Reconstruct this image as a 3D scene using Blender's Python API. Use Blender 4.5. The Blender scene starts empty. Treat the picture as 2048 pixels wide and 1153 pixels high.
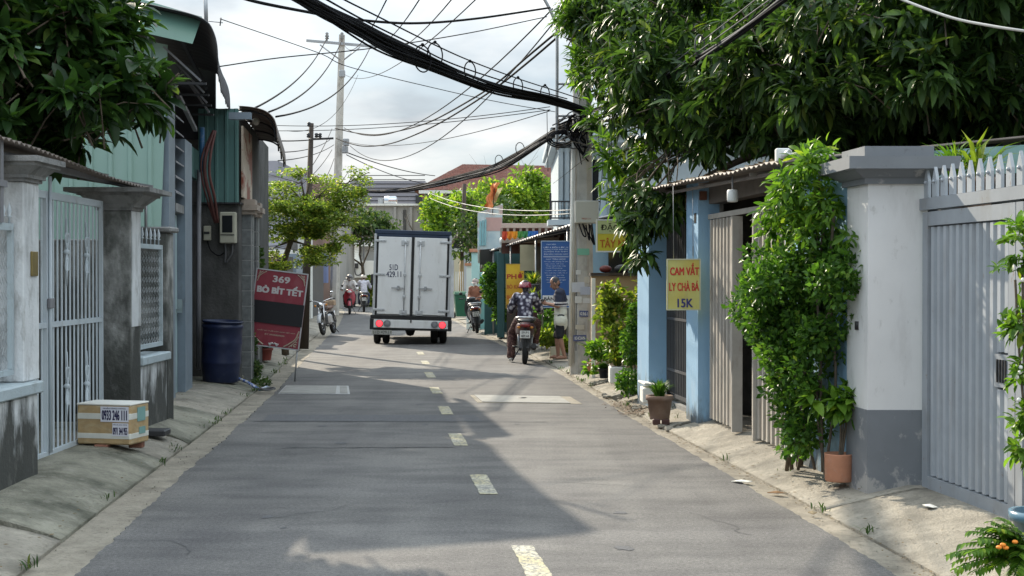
import bpy, math, random
import numpy as np
from mathutils import Vector, Matrix, noise as mnoise

random.seed(7)
RNG = np.random.default_rng(11)
scene = bpy.context.scene
COL = scene.collection

# ------------------------------------------------------------------ camera, sky, sun, exposure
F = 2750.0                      # focal length in photo pixels (2048 wide)
CH = 1.63                       # eye height
TH = math.atan(26.5 / F)        # slight downward pitch
cam_d = bpy.data.cameras.new('camera')
cam_d.sensor_width = 36.0
cam_d.sensor_fit = 'HORIZONTAL'
cam_d.lens = F / 2048 * 36.0
cam_d.clip_start = 0.1
cam_d.clip_end = 3000
cam = bpy.data.objects.new('camera', cam_d)
COL.objects.link(cam)
cam.location = (0, 0, CH)
cam.rotation_euler = (math.pi / 2 - TH, 0, 0)
scene.camera = cam

SUN_AZ = math.radians(30.0)     # to the left of straight ahead
SUN_EL = math.radians(29.5)
sun_dir = Vector((-math.sin(SUN_AZ) * math.cos(SUN_EL), math.cos(SUN_AZ) * math.cos(SUN_EL), math.sin(SUN_EL)))

world = bpy.data.worlds.new('World')
scene.world = world
world.use_nodes = True
wn = world.node_tree.nodes
wl = world.node_tree.links
wn.clear()
w_out = wn.new('ShaderNodeOutputWorld')
w_bg = wn.new('ShaderNodeBackground')
w_sky = wn.new('ShaderNodeTexSky')
w_sky.sky_type = 'NISHITA'
w_sky.sun_disc = False
w_sky.sun_elevation = SUN_EL
w_sky.sun_rotation = -SUN_AZ
w_sky.air_density = 1.0
w_sky.dust_density = 1.6
w_sky.ozone_density = 1.2
w_tc = wn.new('ShaderNodeTexCoord')
w_sep = wn.new('ShaderNodeSeparateXYZ')
w_add = wn.new('ShaderNodeMath'); w_add.operation = 'ADD'; w_add.inputs[1].default_value = 0.22
w_abs = wn.new('ShaderNodeMath'); w_abs.operation = 'ABSOLUTE'
w_dx = wn.new('ShaderNodeMath'); w_dx.operation = 'DIVIDE'
w_dy = wn.new('ShaderNodeMath'); w_dy.operation = 'DIVIDE'
w_cmb = wn.new('ShaderNodeCombineXYZ')
w_n1 = wn.new('ShaderNodeTexNoise')
w_n1.inputs['Scale'].default_value = 1.25
w_n1.inputs['Detail'].default_value = 9
w_n1.inputs['Roughness'].default_value = 0.52
w_n1.inputs['Distortion'].default_value = 0.35
w_rmp = wn.new('ShaderNodeValToRGB')
w_rmp.color_ramp.elements[0].position = 0.40
w_rmp.color_ramp.elements[0].color = (0.05, 0.05, 0.05, 1)
w_rmp.color_ramp.elements[1].position = 0.60
w_rmp.color_ramp.elements[1].color = (0.96, 0.96, 0.96, 1)
w_n2 = wn.new('ShaderNodeTexNoise')
w_n2.inputs['Scale'].default_value = 2.0
w_n2.inputs['Detail'].default_value = 6
w_rmp2 = wn.new('ShaderNodeValToRGB')
w_rmp2.color_ramp.elements[0].position = 0.36
w_rmp2.color_ramp.elements[0].color = (3.1, 3.45, 3.75, 1)
w_rmp2.color_ramp.elements[1].position = 0.62
w_rmp2.color_ramp.elements[1].color = (6.9, 6.85, 6.7, 1)
w_mix = wn.new('ShaderNodeMix'); w_mix.data_type = 'RGBA'
w_tint = wn.new('ShaderNodeMix'); w_tint.data_type = 'RGBA'; w_tint.blend_type = 'MIX'
w_tint.inputs[0].default_value = 0.8
w_tint.inputs[7].default_value = (2.7, 3.6, 4.3, 1)
wl.new(w_tc.outputs['Generated'], w_sep.inputs[0])
wl.new(w_sep.outputs['Z'], w_abs.inputs[0])
wl.new(w_abs.outputs[0], w_add.inputs[0])
wl.new(w_sep.outputs['X'], w_dx.inputs[0]); wl.new(w_add.outputs[0], w_dx.inputs[1])
wl.new(w_sep.outputs['Y'], w_dy.inputs[0]); wl.new(w_add.outputs[0], w_dy.inputs[1])
wl.new(w_dx.outputs[0], w_cmb.inputs[0]); wl.new(w_dy.outputs[0], w_cmb.inputs[1])
wl.new(w_cmb.outputs[0], w_n1.inputs['Vector']); wl.new(w_cmb.outputs[0], w_n2.inputs['Vector'])
wl.new(w_n1.outputs['Fac'], w_rmp.inputs[0]); wl.new(w_n2.outputs['Fac'], w_rmp2.inputs[0])
wl.new(w_sky.outputs[0], w_tint.inputs[6])
wl.new(w_rmp.outputs[0], w_mix.inputs[0])
wl.new(w_tint.outputs[2], w_mix.inputs[6])
wl.new(w_rmp2.outputs[0], w_mix.inputs[7])
# cloudy skies brighten upwards; slope made steeper here to add fill light to shade
w_fill = wn.new('ShaderNodeMath'); w_fill.operation = 'MULTIPLY_ADD'; w_fill.inputs[1].default_value = 2.6; w_fill.inputs[2].default_value = 0.74
wl.new(w_abs.outputs[0], w_fill.inputs[0])
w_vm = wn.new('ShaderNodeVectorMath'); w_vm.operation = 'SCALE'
wl.new(w_mix.outputs[2], w_vm.inputs[0]); wl.new(w_fill.outputs[0], w_vm.inputs['Scale'])
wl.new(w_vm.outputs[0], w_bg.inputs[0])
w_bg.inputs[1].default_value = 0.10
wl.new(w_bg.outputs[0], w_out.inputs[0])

sun_d = bpy.data.lights.new('sun', 'SUN')
sun_d.energy = 4.4
sun_d.angle = math.radians(0.6)
sun_d.color = (1.0, 0.89, 0.72)
sun = bpy.data.objects.new('sun', sun_d)
COL.objects.link(sun)
sun.rotation_euler = sun_dir.to_track_quat('Z', 'Y').to_euler()
sun.location = sun_dir * 60

vs = scene.view_settings
vs.view_transform = 'Standard'
vs.look = 'None'
vs.gamma = 1.0
vs.exposure = 0.74
try:
    vs.use_curve_mapping = False
except Exception:
    pass
scene.cycles.use_denoising = True
scene.cycles.max_bounces = 8
scene.cycles.diffuse_bounces = 4
scene.cycles.transparent_max_bounces = 8

# ------------------------------------------------------------------ helpers
MW = {}

def P(x, y, Y):
    """world point at depth Y that the photo shows at pixel (x, y)"""
    u = (x - 1024.0) / F
    v = (576.5 - y) / F
    c, s = math.cos(TH), math.sin(TH)
    dy = c + v * s
    dz = -s + v * c
    t = Y / dy
    return Vector((u * t, Y, CH + dz * t))

def G(x, y, z=0.0):
    """point of the plane at height z that the photo shows at pixel (x, y)"""
    v = (576.5 - y) / F
    c, s = math.cos(TH), math.sin(TH)
    t = (z - CH) / (-s + v * c)
    return Vector(((x - 1024.0) / F * t, (c + v * s) * t, z))

def lerp_tab(tab):
    ys = [a for a, b in tab]; xs = [b for a, b in tab]
    return lambda Y: float(np.interp(Y, ys, xs))

def thing(name, label, cat, loc=(0, 0, 0), rotz=0.0, group=None, kind=None, rot=None):
    o = bpy.data.objects.new(name, None)
    COL.objects.link(o)
    o.empty_display_size = 0.2
    o.location = loc
    o.rotation_euler = rot if rot else (0, 0, rotz)
    MW[o.name] = Matrix.Translation(Vector(loc)) @ o.rotation_euler.to_matrix().to_4x4()
    if label:
        o['label'] = label
    if cat:
        o['category'] = cat
    if group:
        o['group'] = group
    if kind:
        o['kind'] = kind
    return o

def tag(o, label=None, cat=None, group=None, kind=None):
    if label: o['label'] = label
    if cat: o['category'] = cat
    if group: o['group'] = group
    if kind: o['kind'] = kind
    return o

class MB:
    def __init__(self):
        self.v = []; self.f = []; self.m = []; self.sm = []
        self.mi = 0; self.smooth = False

    def _add(self, vs, fs, smooth=None):
        b = len(self.v)
        self.v.extend([tuple(p) for p in vs])
        for f in fs:
            self.f.append(tuple(i + b for i in f)); self.m.append(self.mi)
            self.sm.append(self.smooth if smooth is None else smooth)
        return b

    def hexa(self, p):
        """p: 8 corners, bottom 0-3 ccw, top 4-7"""
        self._add(p, [(3, 2, 1, 0), (4, 5, 6, 7), (0, 1, 5, 4), (1, 2, 6, 5), (2, 3, 7, 6), (3, 0, 4, 7)], False)
        return self

    def box(self, x0, x1, y0, y1, z0, z1, bev=0.0, M=None):
        if x0 > x1: x0, x1 = x1, x0
        if y0 > y1: y0, y1 = y1, y0
        if z0 > z1: z0, z1 = z1, z0
        b = min(bev, (x1 - x0) * .45, (y1 - y0) * .45, (z1 - z0) * .45)
        if b <= 0:
            vs = [(x0, y0, z0), (x1, y0, z0), (x1, y1, z0), (x0, y1, z0), (x0, y0, z1), (x1, y0, z1), (x1, y1, z1), (x0, y1, z1)]
            fs = [(3, 2, 1, 0), (4, 5, 6, 7), (0, 1, 5, 4), (1, 2, 6, 5), (2, 3, 7, 6), (3, 0, 4, 7)]
        else:
            vs = []; idx = {}
            for i, (cx, sx) in enumerate(((x0, 1), (x1, -1))):
                for j, (cy, sy) in enumerate(((y0, 1), (y1, -1))):
                    for k, (cz, sz) in enumerate(((z0, 1), (z1, -1))):
                        for a in range(3):
                            q = [cx + sx * b, cy + sy * b, cz + sz * b]
                            q[a] = (cx, cy, cz)[a]
                            idx[(i, j, k, a)] = len(vs); vs.append(tuple(q))
            fs = []
            def quad(keys, n):
                p = [Vector(vs[idx[k]]) for k in keys]
                nn = (p[1] - p[0]).cross(p[2] - p[0])
                ii = [idx[k] for k in keys]
                fs.append(tuple(ii if nn.dot(Vector(n)) > 0 else ii[::-1]))
            for a in range(3):
                o = [q for q in range(3) if q != a]
                for s in (0, 1):
                    ks = []
                    for (u, w) in ((0, 0), (1, 0), (1, 1), (0, 1)):
                        c = [0, 0, 0]; c[a] = s; c[o[0]] = u; c[o[1]] = w
                        ks.append((*c, a))
                    n = [0, 0, 0]; n[a] = -1 if s == 0 else 1
                    quad(ks, n)
                for u in (0, 1):
                    for w in (0, 1):
                        c0 = [0, 0, 0]; c0[o[0]] = u; c0[o[1]] = w
                        c1 = list(c0); c1[a] = 1
                        n = [0, 0, 0]; n[o[0]] = -1 if u == 0 else 1; n[o[1]] = -1 if w == 0 else 1
                        quad([(*c0, o[0]), (*c0, o[1]), (*c1, o[1]), (*c1, o[0])], n)
            for i in (0, 1):
                for j in (0, 1):
                    for k in (0, 1):
                        quad([(i, j, k, 0), (i, j, k, 1), (i, j, k, 2)], (-1 if i == 0 else 1, -1 if j == 0 else 1, -1 if k == 0 else 1))
        if M is not None:
            vs = [M @ Vector(p) for p in vs]
        self._add(vs, fs, False)
        return self

    def tube(self, pts, r, n=8, cap=True, smooth=True, flat=1.0):
        pts = [Vector(p) for p in pts]
        rs = r if isinstance(r, (list, tuple)) else [r] * len(pts)
        vs = []; fs = []
        up = None
        for i, p in enumerate(pts):
            t = (pts[min(i + 1, len(pts) - 1)] - pts[max(i - 1, 0)])
            if t.length < 1e-9: t = Vector((0, 0, 1))
            t.normalize()
            if up is None:
                up = Vector((0, 0, 1)) if abs(t.z) < .9 else Vector((1, 0, 0))
            s = t.cross(up)
            if s.length < 1e-6: s = t.orthogonal()
            s.normalize(); up = s.cross(t).normalized()
            for k in range(n):
                a = 2 * math.pi * (k + .5) / n
                vs.append(p + s * (math.cos(a) * rs[i]) + up * (math.sin(a) * rs[i] * flat))
        for i in range(len(pts) - 1):
            for k in range(n):
                k2 = (k + 1) % n
                fs.append((i * n + k, i * n + k2, (i + 1) * n + k2, (i + 1) * n + k))
        self._add(vs, fs, smooth)
        if cap:
            b = len(self.v) - len(vs)
            self.f.append(tuple(b + k for k in range(n))[::-1]); self.m.append(self.mi); self.sm.append(False)
            b2 = b + (len(pts) - 1) * n
            self.f.append(tuple(b2 + k for k in range(n))); self.m.append(self.mi); self.sm.append(False)
        return self

    def lathe(self, prof, n=20, M=None, smooth=True, cap=True):
        vs = []; fs = []
        for (r, z) in prof:
            for k in range(n):
                a = 2 * math.pi * k / n
                vs.append(Vector((r * math.cos(a), r * math.sin(a), z)))
        for i in range(len(prof) - 1):
            for k in range(n):
                k2 = (k + 1) % n
                fs.append((i * n + k, i * n + k2, (i + 1) * n + k2, (i + 1) * n + k))
        if cap:
            fs.append(tuple(range(n))[::-1])
            fs.append(tuple((len(prof) - 1) * n + k for k in range(n)))
        if M is not None:
            vs = [M @ p for p in vs]
        b = self._add(vs, fs, smooth)
        return self

    def ball(self, c, r, n=12, m=8, sc=(1, 1, 1)):
        prof = [(max(1e-4, r * math.sin(math.pi * i / m)), -r * math.cos(math.pi * i / m)) for i in range(m + 1)]
        return self.lathe(prof, n, Matrix.Translation(Vector(c)) @ Matrix.Diagonal((*sc, 1)), True, False)

    def prism(self, poly, axis, a, b, M=None):
        """extrude a 2D polygon along axis 0/1/2 from a to b; polygon coords are the two other axes in order"""
        o = [q for q in range(3) if q != axis]
        def mk(p, t):
            q = [0, 0, 0]; q[axis] = t; q[o[0]] = p[0]; q[o[1]] = p[1]
            return Vector(q)
        n = len(poly)
        vs = [mk(p, a) for p in poly] + [mk(p, b) for p in poly]
        if M is not None: vs = [M @ p for p in vs]
        fs = [tuple(range(n))[::-1], tuple(range(n, 2 * n))] + [(i, (i + 1) % n, n + (i + 1) % n, n + i) for i in range(n)]
        self._add(vs, fs, False)
        return self

    def grid(self, fn, nu, nv, smooth=True, close_u=False):
        vs = [fn(i / nu, j / nv) for j in range(nv + 1) for i in range(nu + 1)]
        w = nu + 1
        fs = [(j * w + i, j * w + i + 1, (j + 1) * w + i + 1, (j + 1) * w + i) for j in range(nv) for i in range(nu)]
        self._add(vs, fs, smooth)
        return self

    def mesh(self, name, mats, M=None, recalc=True):
        me = bpy.data.meshes.new(name)
        vs = self.v if M is None else [tuple(M @ Vector(p)) for p in self.v]
        me.from_pydata(vs, [], self.f)
        if not isinstance(mats, (list, tuple)): mats = [mats]
        for m in mats: me.materials.append(m)
        me.polygons.foreach_set('material_index', self.m)
        me.polygons.foreach_set('use_smooth', self.sm)
        me.update()
        if recalc:
            import bmesh
            bm = bmesh.new(); bm.from_mesh(me)
            bmesh.ops.recalc_face_normals(bm, faces=bm.faces)
            bm.to_mesh(me); bm.free()
        return me

    def build(self, name, mats, parent=None, local=False, recalc=True):
        M = None
        if parent is not None and not local:
            M = MW[parent.name].inverted()
        me = self.mesh(name, mats, M, recalc)
        return link(name, me, parent)

def link(name, me, parent=None, loc=None, rot=None, scale=None):
    o = bpy.data.objects.new(name, me)
    COL.objects.link(o)
    if parent is not None:
        o.parent = parent
        MW[o.name] = MW[parent.name]
    else:
        MW[o.name] = Matrix.Identity(4)
    if loc is not None: o.location = loc
    if rot is not None: o.rotation_euler = rot
    if scale is not None: o.scale = scale
    return o

def bx(x0, x1, y0, y1, z0, z1, bev=0.0):
    return MB().box(x0, x1, y0, y1, z0, z1, bev)

def tb(pts, r, n=8):
    return MB().tube(pts, r, n)

def bez(p0, p1, sag, n=20):
    p0 = Vector(p0); p1 = Vector(p1)
    out = []
    for i in range(n + 1):
        t = i / n
        q = p0.lerp(p1, t); q.z -= sag * 4 * t * (1 - t)
        out.append(q)
    return out

def spline(pts, n=10):
    """Catmull-Rom through points"""
    pts = [Vector(p) for p in pts]
    if len(pts) < 3: return pts
    out = []
    ext = [pts[0] * 2 - pts[1]] + pts + [pts[-1] * 2 - pts[-2]]
    for i in range(1, len(ext) - 2):
        a, b, c, d = ext[i - 1:i + 3]
        for k in range(n):
            t = k / n
            out.append(0.5 * ((2 * b) + (c - a) * t + (2 * a - 5 * b + 4 * c - d) * t * t + (3 * b - a - 3 * c + d) * t ** 3))
    out.append(pts[-1])
    return out

# ------------------------------------------------------------------ materials
def nd(nt, kind, **kw):
    n = nt.nodes.new(kind)
    for k, v in kw.items():
        setattr(n, k, v)
    return n

def mat(name, col, rough=0.7, metal=0.0, var=0.18, vscale=2.5, bump=0.0, bscale=60.0, dirt=None, spec=0.4, emit=None, tint=None, wear=None, coat=0.0, stretch=(1, 1, 1)):
    m = bpy.data.materials.new(name)
    m.use_nodes = True
    nt = m.node_tree
    b = nt.nodes['Principled BSDF']
    L = nt.links.new
    b.inputs['Roughness'].default_value = rough
    b.inputs['Metallic'].default_value = metal
    b.inputs['Specular IOR Level'].default_value = spec
    if coat: b.inputs['Coat Weight'].default_value = coat
    geo = nd(nt, 'ShaderNodeNewGeometry')
    mp = nd(nt, 'ShaderNodeMapping'); mp.inputs['Scale'].default_value = stretch
    L(geo.outputs['Position'], mp.inputs['Vector'])
    n1 = nd(nt, 'ShaderNodeTexNoise')
    n1.inputs['Scale'].default_value = vscale
    n1.inputs['Detail'].default_value = 7
    n1.inputs['Roughness'].default_value = 0.6
    L(mp.outputs[0], n1.inputs['Vector'])
    r1 = nd(nt, 'ShaderNodeValToRGB')
    e = r1.color_ramp.elements
    e[0].position = .28; e[1].position = .74
    c2 = tint if tint else col
    e[0].color = (*[max(0, c * (1 - var)) for c in col], 1)
    e[1].color = (*[min(1, c * (1 + var)) for c in c2], 1)
    L(n1.outputs['Fac'], r1.inputs[0])
    out = r1.outputs[0]
    for d in (dirt if isinstance(dirt, list) else ([dirt] if dirt else [])):
        # (colour, amount, scale, (sx,sy,sz), lo, hi, zlo, zhi)
        dc, amt, sc, st, lo, hi = d[:6]
        mp2 = nd(nt, 'ShaderNodeMapping'); mp2.inputs['Scale'].default_value = st
        L(geo.outputs['Position'], mp2.inputs['Vector'])
        n2 = nd(nt, 'ShaderNodeTexNoise'); n2.inputs['Scale'].default_value = sc
        n2.inputs['Detail'].default_value = 9; n2.inputs['Roughness'].default_value = .65
        L(mp2.outputs[0], n2.inputs['Vector'])
        src = n2.outputs['Fac']
        if len(d) > 6:
            sp = nd(nt, 'ShaderNodeSeparateXYZ'); L(geo.outputs['Position'], sp.inputs[0])
            mr = nd(nt, 'ShaderNodeMapRange'); L(sp.outputs['Z'], mr.inputs[0])
            mr.inputs[1].default_value = d[6]; mr.inputs[2].default_value = d[7]
            mr.inputs[3].default_value = .28; mr.inputs[4].default_value = -.22
            ad = nd(nt, 'ShaderNodeMath', operation='ADD'); L(src, ad.inputs[0]); L(mr.outputs[0], ad.inputs[1])
            src = ad.outputs[0]
        r2 = nd(nt, 'ShaderNodeMapRange'); L(src, r2.inputs[0])
        r2.inputs[1].default_value = lo; r2.inputs[2].default_value = hi
        r2.inputs[3].default_value = 0; r2.inputs[4].default_value = amt
        mx = nd(nt, 'ShaderNodeMix', data_type='RGBA')
        L(r2.outputs[0], mx.inputs[0]); L(out, mx.inputs[6])
        mx.inputs[7].default_value = (*dc, 1)
        out = mx.outputs[2]
    L(out, b.inputs['Base Color'])
    if bump:
        n3 = nd(nt, 'ShaderNodeTexNoise'); n3.inputs['Scale'].default_value = bscale
        n3.inputs['Detail'].default_value = 5
        L(mp.outputs[0], n3.inputs['Vector'])
        bp = nd(nt, 'ShaderNodeBump'); bp.inputs['Strength'].default_value = bump
        bp.inputs['Distance'].default_value = 0.02
        L(n3.outputs['Fac'], bp.inputs['Height']); L(bp.outputs[0], b.inputs['Normal'])
    if emit:
        b.inputs['Emission Color'].default_value = (*emit[0], 1)
        b.inputs['Emission Strength'].default_value = emit[1]
    return m

def leaf_mat(name, dark, light, trans=0.35, rough=0.4, tcol=None):
    m = bpy.data.materials.new(name); m.use_nodes = True
    nt = m.node_tree; L = nt.links.new
    b = nt.nodes['Principled BSDF']
    at = nd(nt, 'ShaderNodeAttribute', attribute_name='rnd')
    r = nd(nt, 'ShaderNodeValToRGB')
    r.color_ramp.elements[0].color = (*dark, 1); r.color_ramp.elements[1].color = (light[0] * 1.6, light[1] * 1.1, light[2], 1)
    e_ = r.color_ramp.elements.new(.90); e_.color = (*light, 1)
    e_ = r.color_ramp.elements.new(.45); e_.color = (*[(a * .62 + b * .38) for a, b in zip(dark, light)], 1)
    L(at.outputs['Fac'], r.inputs[0])
    L(r.outputs[0], b.inputs['Base Color'])
    b.inputs['Roughness'].default_value = rough
    b.inputs['Specular IOR Level'].default_value = 0.2
    t = nd(nt, 'ShaderNodeBsdfTranslucent')
    mul = nd(nt, 'ShaderNodeMix', data_type='RGBA', blend_type='MULTIPLY'); mul.inputs[0].default_value = 1
    L(r.outputs[0], mul.inputs[6]); mul.inputs[7].default_value = (*(tcol or (1.9, 2.0, 0.9)), 1)
    L(mul.outputs[2], t.inputs[0])
    ms = nd(nt, 'ShaderNodeMixShader'); ms.inputs[0].default_value = trans
    L(b.outputs[0], ms.inputs[1]); L(t.outputs[0], ms.inputs[2])
    L(ms.outputs[0], nt.nodes['Material Output'].inputs[0])
    return m

WH = (1, 1, 1)
MOLD = (0.045, 0.047, 0.042)
M = {}
M['paint_white'] = mat('weathered white paint', (.66, .68, .69), .75, var=.12, dirt=[((.13, .13, .12), .75, 3.0, (1, 1, .35), .50, .74), (MOLD, .97, 2.8, (1.4, 1.4, .5), .40, .58, 0.05, 1.15), ((.20, .195, .18), .7, 9, (1, 1, .35), .54, .7)], bump=.25, bscale=35)
M['mold_wall'] = mat('mouldy render', (.40, .40, .385), .9, var=.25, vscale=4, dirt=[((.10, .105, .095), .92, 3.4, (1, 1, .6), .38, .58), (MOLD, .95, 4.5, (1, 1, .5), .36, .60, 0.1, 1.9)], bump=.5, bscale=30)
M['sill_blue'] = mat('pale blue sill paint', (.42, .49, .52), .7, var=.15, dirt=((.16, .16, .15), .7, 5, (1, 1, 1), .52, .75), bump=.2)
M['gate_blue'] = mat('pale blue gate paint', (.52, .58, .62), .5, var=.10, vscale=3, dirt=((.22, .20, .17), .5, 7, (1, 1, .4), .58, .78))
M['mesh_wire'] = mat('grey wire', (.40, .43, .44), .5, metal=.2)
M['cornice'] = mat('weathered cornice', (.24, .24, .235), .85, var=.25, vscale=5, dirt=(MOLD, .8, 5, (1, 1, .6), .5, .7), bump=.4, bscale=40)
M['green_tin'] = mat('pale green painted tin', (.29, .425, .37), .45, var=.07, vscale=1.2, dirt=((.32, .44, .40), .5, 2.0, (2, 2, .25), .55, .8))
M['green_tin_dark'] = mat('bluish green painted tin', (.095, .19, .18), .5, var=.10, vscale=2, dirt=((.05, .08, .08), .5, 4, (2, 2, .2), .5, .8))
M['green_flash'] = mat('green tin flashing', (.105, .20, .16), .45, var=.08, vscale=1.5)
M['dark_tin'] = mat('dark brown tin', (.035, .033, .038), .55, var=.2, vscale=3)
M['brown_tin'] = mat('brown painted tin', (.10, .075, .062), .5, var=.2, vscale=4, dirt=((.16, .13, .11), .5, 5, (1, 1, 1), .5, .8))
M['steel_blue'] = mat('blue grey painted steel', (.20, .245, .29), .5, var=.12, vscale=5, dirt=((.10, .09, .08), .5, 8, (1, 1, .4), .58, .75))
M['steel_grey'] = mat('grey painted steel', (.22, .22, .235), .5, var=.15, vscale=5)
M['door_blue'] = mat('pale turquoise door paint', (.34, .46, .48), .5, var=.1, dirt=((.16, .2, .2), .6, 6, (1, 1, .4), .5, .75))
M['steel_dark'] = mat('dark steel', (.03, .03, .033), .5, var=.2)
M['black'] = mat('black plastic', (.015, .015, .016), .5, var=.2)
M['rubber'] = mat('tyre rubber', (.018, .018, .018), .85, var=.3, vscale=20)
M['dark_wall'] = mat('dark stained render', (.088, .086, .084), .9, var=.35, vscale=3, dirt=(MOLD, .85, 3, (1, 1, .5), .42, .66), bump=.5, bscale=25)
M['tile_grey'] = mat('grey stone tile', (.15, .16, .16), .5, var=.3, vscale=14)
M['tile_joint'] = mat('pale tile joint', (.38, .38, .37), .8)
M['cream_trim'] = mat('dusty cream trim', (.36, .30, .25), .8, var=.2, vscale=6, dirt=(MOLD, .6, 5, (1, 1, .6), .5, .75))
M['barrel_blue'] = mat('blue barrel plastic', (.011, .018, .055), .42, var=.25, vscale=3, dirt=((.06, .07, .09), .4, 6, (1, 1, 1), .52, .8))
M['concrete'] = mat('pavement concrete', (.285, .26, .215), .9, var=.24, vscale=3.5, dirt=[((.11, .10, .08), .8, 1.6, (1, 1, 1), .48, .68), ((.16, .145, .115), .6, 26, (1, 1, 1), .50, .68), ((.42, .38, .31), .6, 7, (1, 1, 1), .55, .75)], bump=.7, bscale=60)
M['concrete_old'] = mat('mossy pavement concrete', (.25, .24, .19), .9, var=.25, vscale=3.8, dirt=[((.06, .062, .045), .9, 1.7, (1, 1, 1), .44, .64), ((.13, .125, .10), .6, 24, (1, 1, 1), .50, .68), ((.36, .34, .29), .6, 7, (1, 1, 1), .55, .75)], bump=.7, bscale=60)
M['gutter'] = mat('gutter concrete', (.28, .25, .20), .9, var=.22, vscale=4, dirt=[((.13, .115, .09), .8, 2.4, (1, 1, 1), .48, .68), ((.15, .13, .10), .6, 30, (1, 1, 1), .50, .66)], bump=.6, bscale=80)
M['pole_conc'] = mat('pole concrete', (.47, .45, .41), .85, var=.18, vscale=4, dirt=[((.16, .14, .12), .6, 3, (1.4, 1.4, .5), .52, .72), ((.50, .48, .45), .4, 9, (1, 1, 1), .58, .72)], bump=.3, bscale=40)
M['galv'] = mat('galvanised steel', (.34, .35, .36), .42, metal=.5, var=.15, vscale=6)
M['cable'] = mat('black cable sheath', (.013, .013, .015), .9, var=.2, spec=.08)
M['cable_grey'] = mat('sun bleached grey cable', (.12, .12, .125), .85, var=.3, spec=.15)
M['cable_white'] = mat('pale cable', (.50, .48, .44), .6)
M['wall_blue'] = mat('sky blue wall paint', (.24, .40, .56), .8, var=.08, vscale=2, dirt=[((.36, .46, .55), .5, 4, (1, 1, .4), .54, .76), ((.10, .095, .08), .85, 4.5, (1, 1, .4), .56, .76, .1, .7)], bump=.15)
M['iron_dark'] = mat('dark grey iron', (.07, .072, .078), .5, var=.2)
M['gate_beige'] = mat('beige folding gate paint', (.40, .37, .33), .55, var=.15, vscale=5, dirt=((.20, .15, .11), .6, 8, (1, 1, .4), .55, .75))
M['roof_tin'] = mat('aged tin underside', (.17, .14, .12), .65, var=.25, vscale=3, dirt=((.10, .07, .05), .6, 5, (1, 1, 1), .5, .75))
M['pillar_white'] = mat('off white smooth paint', (.67, .655, .645), .7, var=.06, vscale=2, dirt=[((.44, .42, .40), .6, 3, (1.5, 1.5, .35), .53, .78), ((.30, .28, .25), .5, 14, (1, 1, .5), .60, .74)])
M['pillar_grey'] = mat('slate grey paint', (.175, .185, .20), .7, var=.10, vscale=3, dirt=[((.34, .33, .32), .8, 5.5, (1, 1, 1), .60, .66), ((.36, .345, .33), .9, 6, (1, 1, .8), .62, .68, .05, .5), ((.10, .10, .10), .6, 20, (1, 1, 1), .62, .72)])
M['gate_grey'] = mat('light grey gate paint', (.335, .36, .39), .42, var=.10, vscale=4, dirt=[((.24, .22, .20), .5, 5, (2, 2, .3), .55, .78), ((.20, .12, .07), .7, 16, (1, 1, .6), .64, .72)])
M['gate_grey2'] = mat('grey gate frame paint', (.27, .29, .315), .45, var=.12, vscale=4, dirt=[((.20, .19, .17), .6, 4, (1.5, 1.5, .5), .52, .76), ((.20, .12, .07), .8, 18, (1, 1, .8), .63, .72)])
M['teal_band'] = mat('faded teal paint', (.22, .36, .34), .7, var=.15, vscale=3, dirt=((.35, .42, .38), .5, 3, (1, 1, 1), .5, .75))
M['terracotta'] = mat('terracotta', (.46, .21, .125), .85, var=.15, vscale=7, dirt=((.40, .32, .27), .6, 6, (1, 1, 1), .55, .75), bump=.2)
M['pot_brown'] = mat('weathered brown pot', (.19, .12, .085), .85, var=.25, vscale=6, dirt=((.27, .22, .18), .5, 6, (1, 1, 1), .5, .75), bump=.2)
M['foam'] = mat('white foam', (.72, .71, .66), .8, var=.08, vscale=6, dirt=((.42, .37, .28), .5, 5, (1, 1, 1), .56, .76))
M['foam_tan'] = mat('taped foam box', (.44, .31, .16), .42, var=.22, vscale=9, dirt=[((.50, .42, .28), .6, 8, (1, 1, 3), .5, .68), ((.20, .13, .07), .5, 6, (1, 1, 1), .55, .7)])
M['tape'] = mat('pale tape', (.66, .66, .60), .45, var=.1, vscale=9)
M['paper'] = mat('white paper', (.66, .66, .72), .7, var=.05)
M['ink_navy'] = mat('navy ink', (.02, .018, .07), .6, var=.05)
M['soil'] = mat('potting soil', (.05, .038, .028), .95, var=.3, vscale=20)
M['glass_dark'] = mat('dark glass', (.02, .022, .025), .12, var=.1, spec=.6)
M['white_plastic'] = mat('white plastic', (.70, .70, .68), .4, var=.04)
M['meter_plastic'] = mat('yellowed plastic', (.42, .41, .33), .5, var=.08)
M['wood_dark'] = mat('dark weathered wood', (.06, .045, .035), .85, var=.3, vscale=10, stretch=(1, 1, .2))
M['bark'] = mat('grey brown bark', (.12, .095, .07), .95, var=.35, vscale=18, bump=.6, bscale=60, stretch=(1, 1, .4))
M['skin'] = mat('skin', (.30, .155, .10), .55, var=.06, vscale=12)
M['skin_light'] = mat('lighter skin', (.42, .25, .18), .55, var=.06, vscale=12)
M['hair'] = mat('black hair', (.016, .014, .013), .5, var=.2, vscale=60)
M['chrome'] = mat('chrome', (.55, .55, .56), .18, metal=1.0, var=.05)
M['alu'] = mat('cast aluminium', (.42, .42, .43), .38, metal=.8, var=.1)
M['red_lens'] = mat('red lens', (.16, .012, .012), .2, var=.05)
M['amber_lens'] = mat('amber lens', (.45, .17, .02), .25, var=.05)
M['lamp_lit'] = mat('lit brake lamp', (.8, .05, .05), .3, emit=((1.0, .05, .07), 1.1), var=.02)
M['plate_white'] = mat('plate white', (.68, .68, .66), .45, var=.04)
M['leaf_left'] = leaf_mat('left tree leaf', (.012, .030, .010), (.052, .115, .026), .28, .38)
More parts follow.
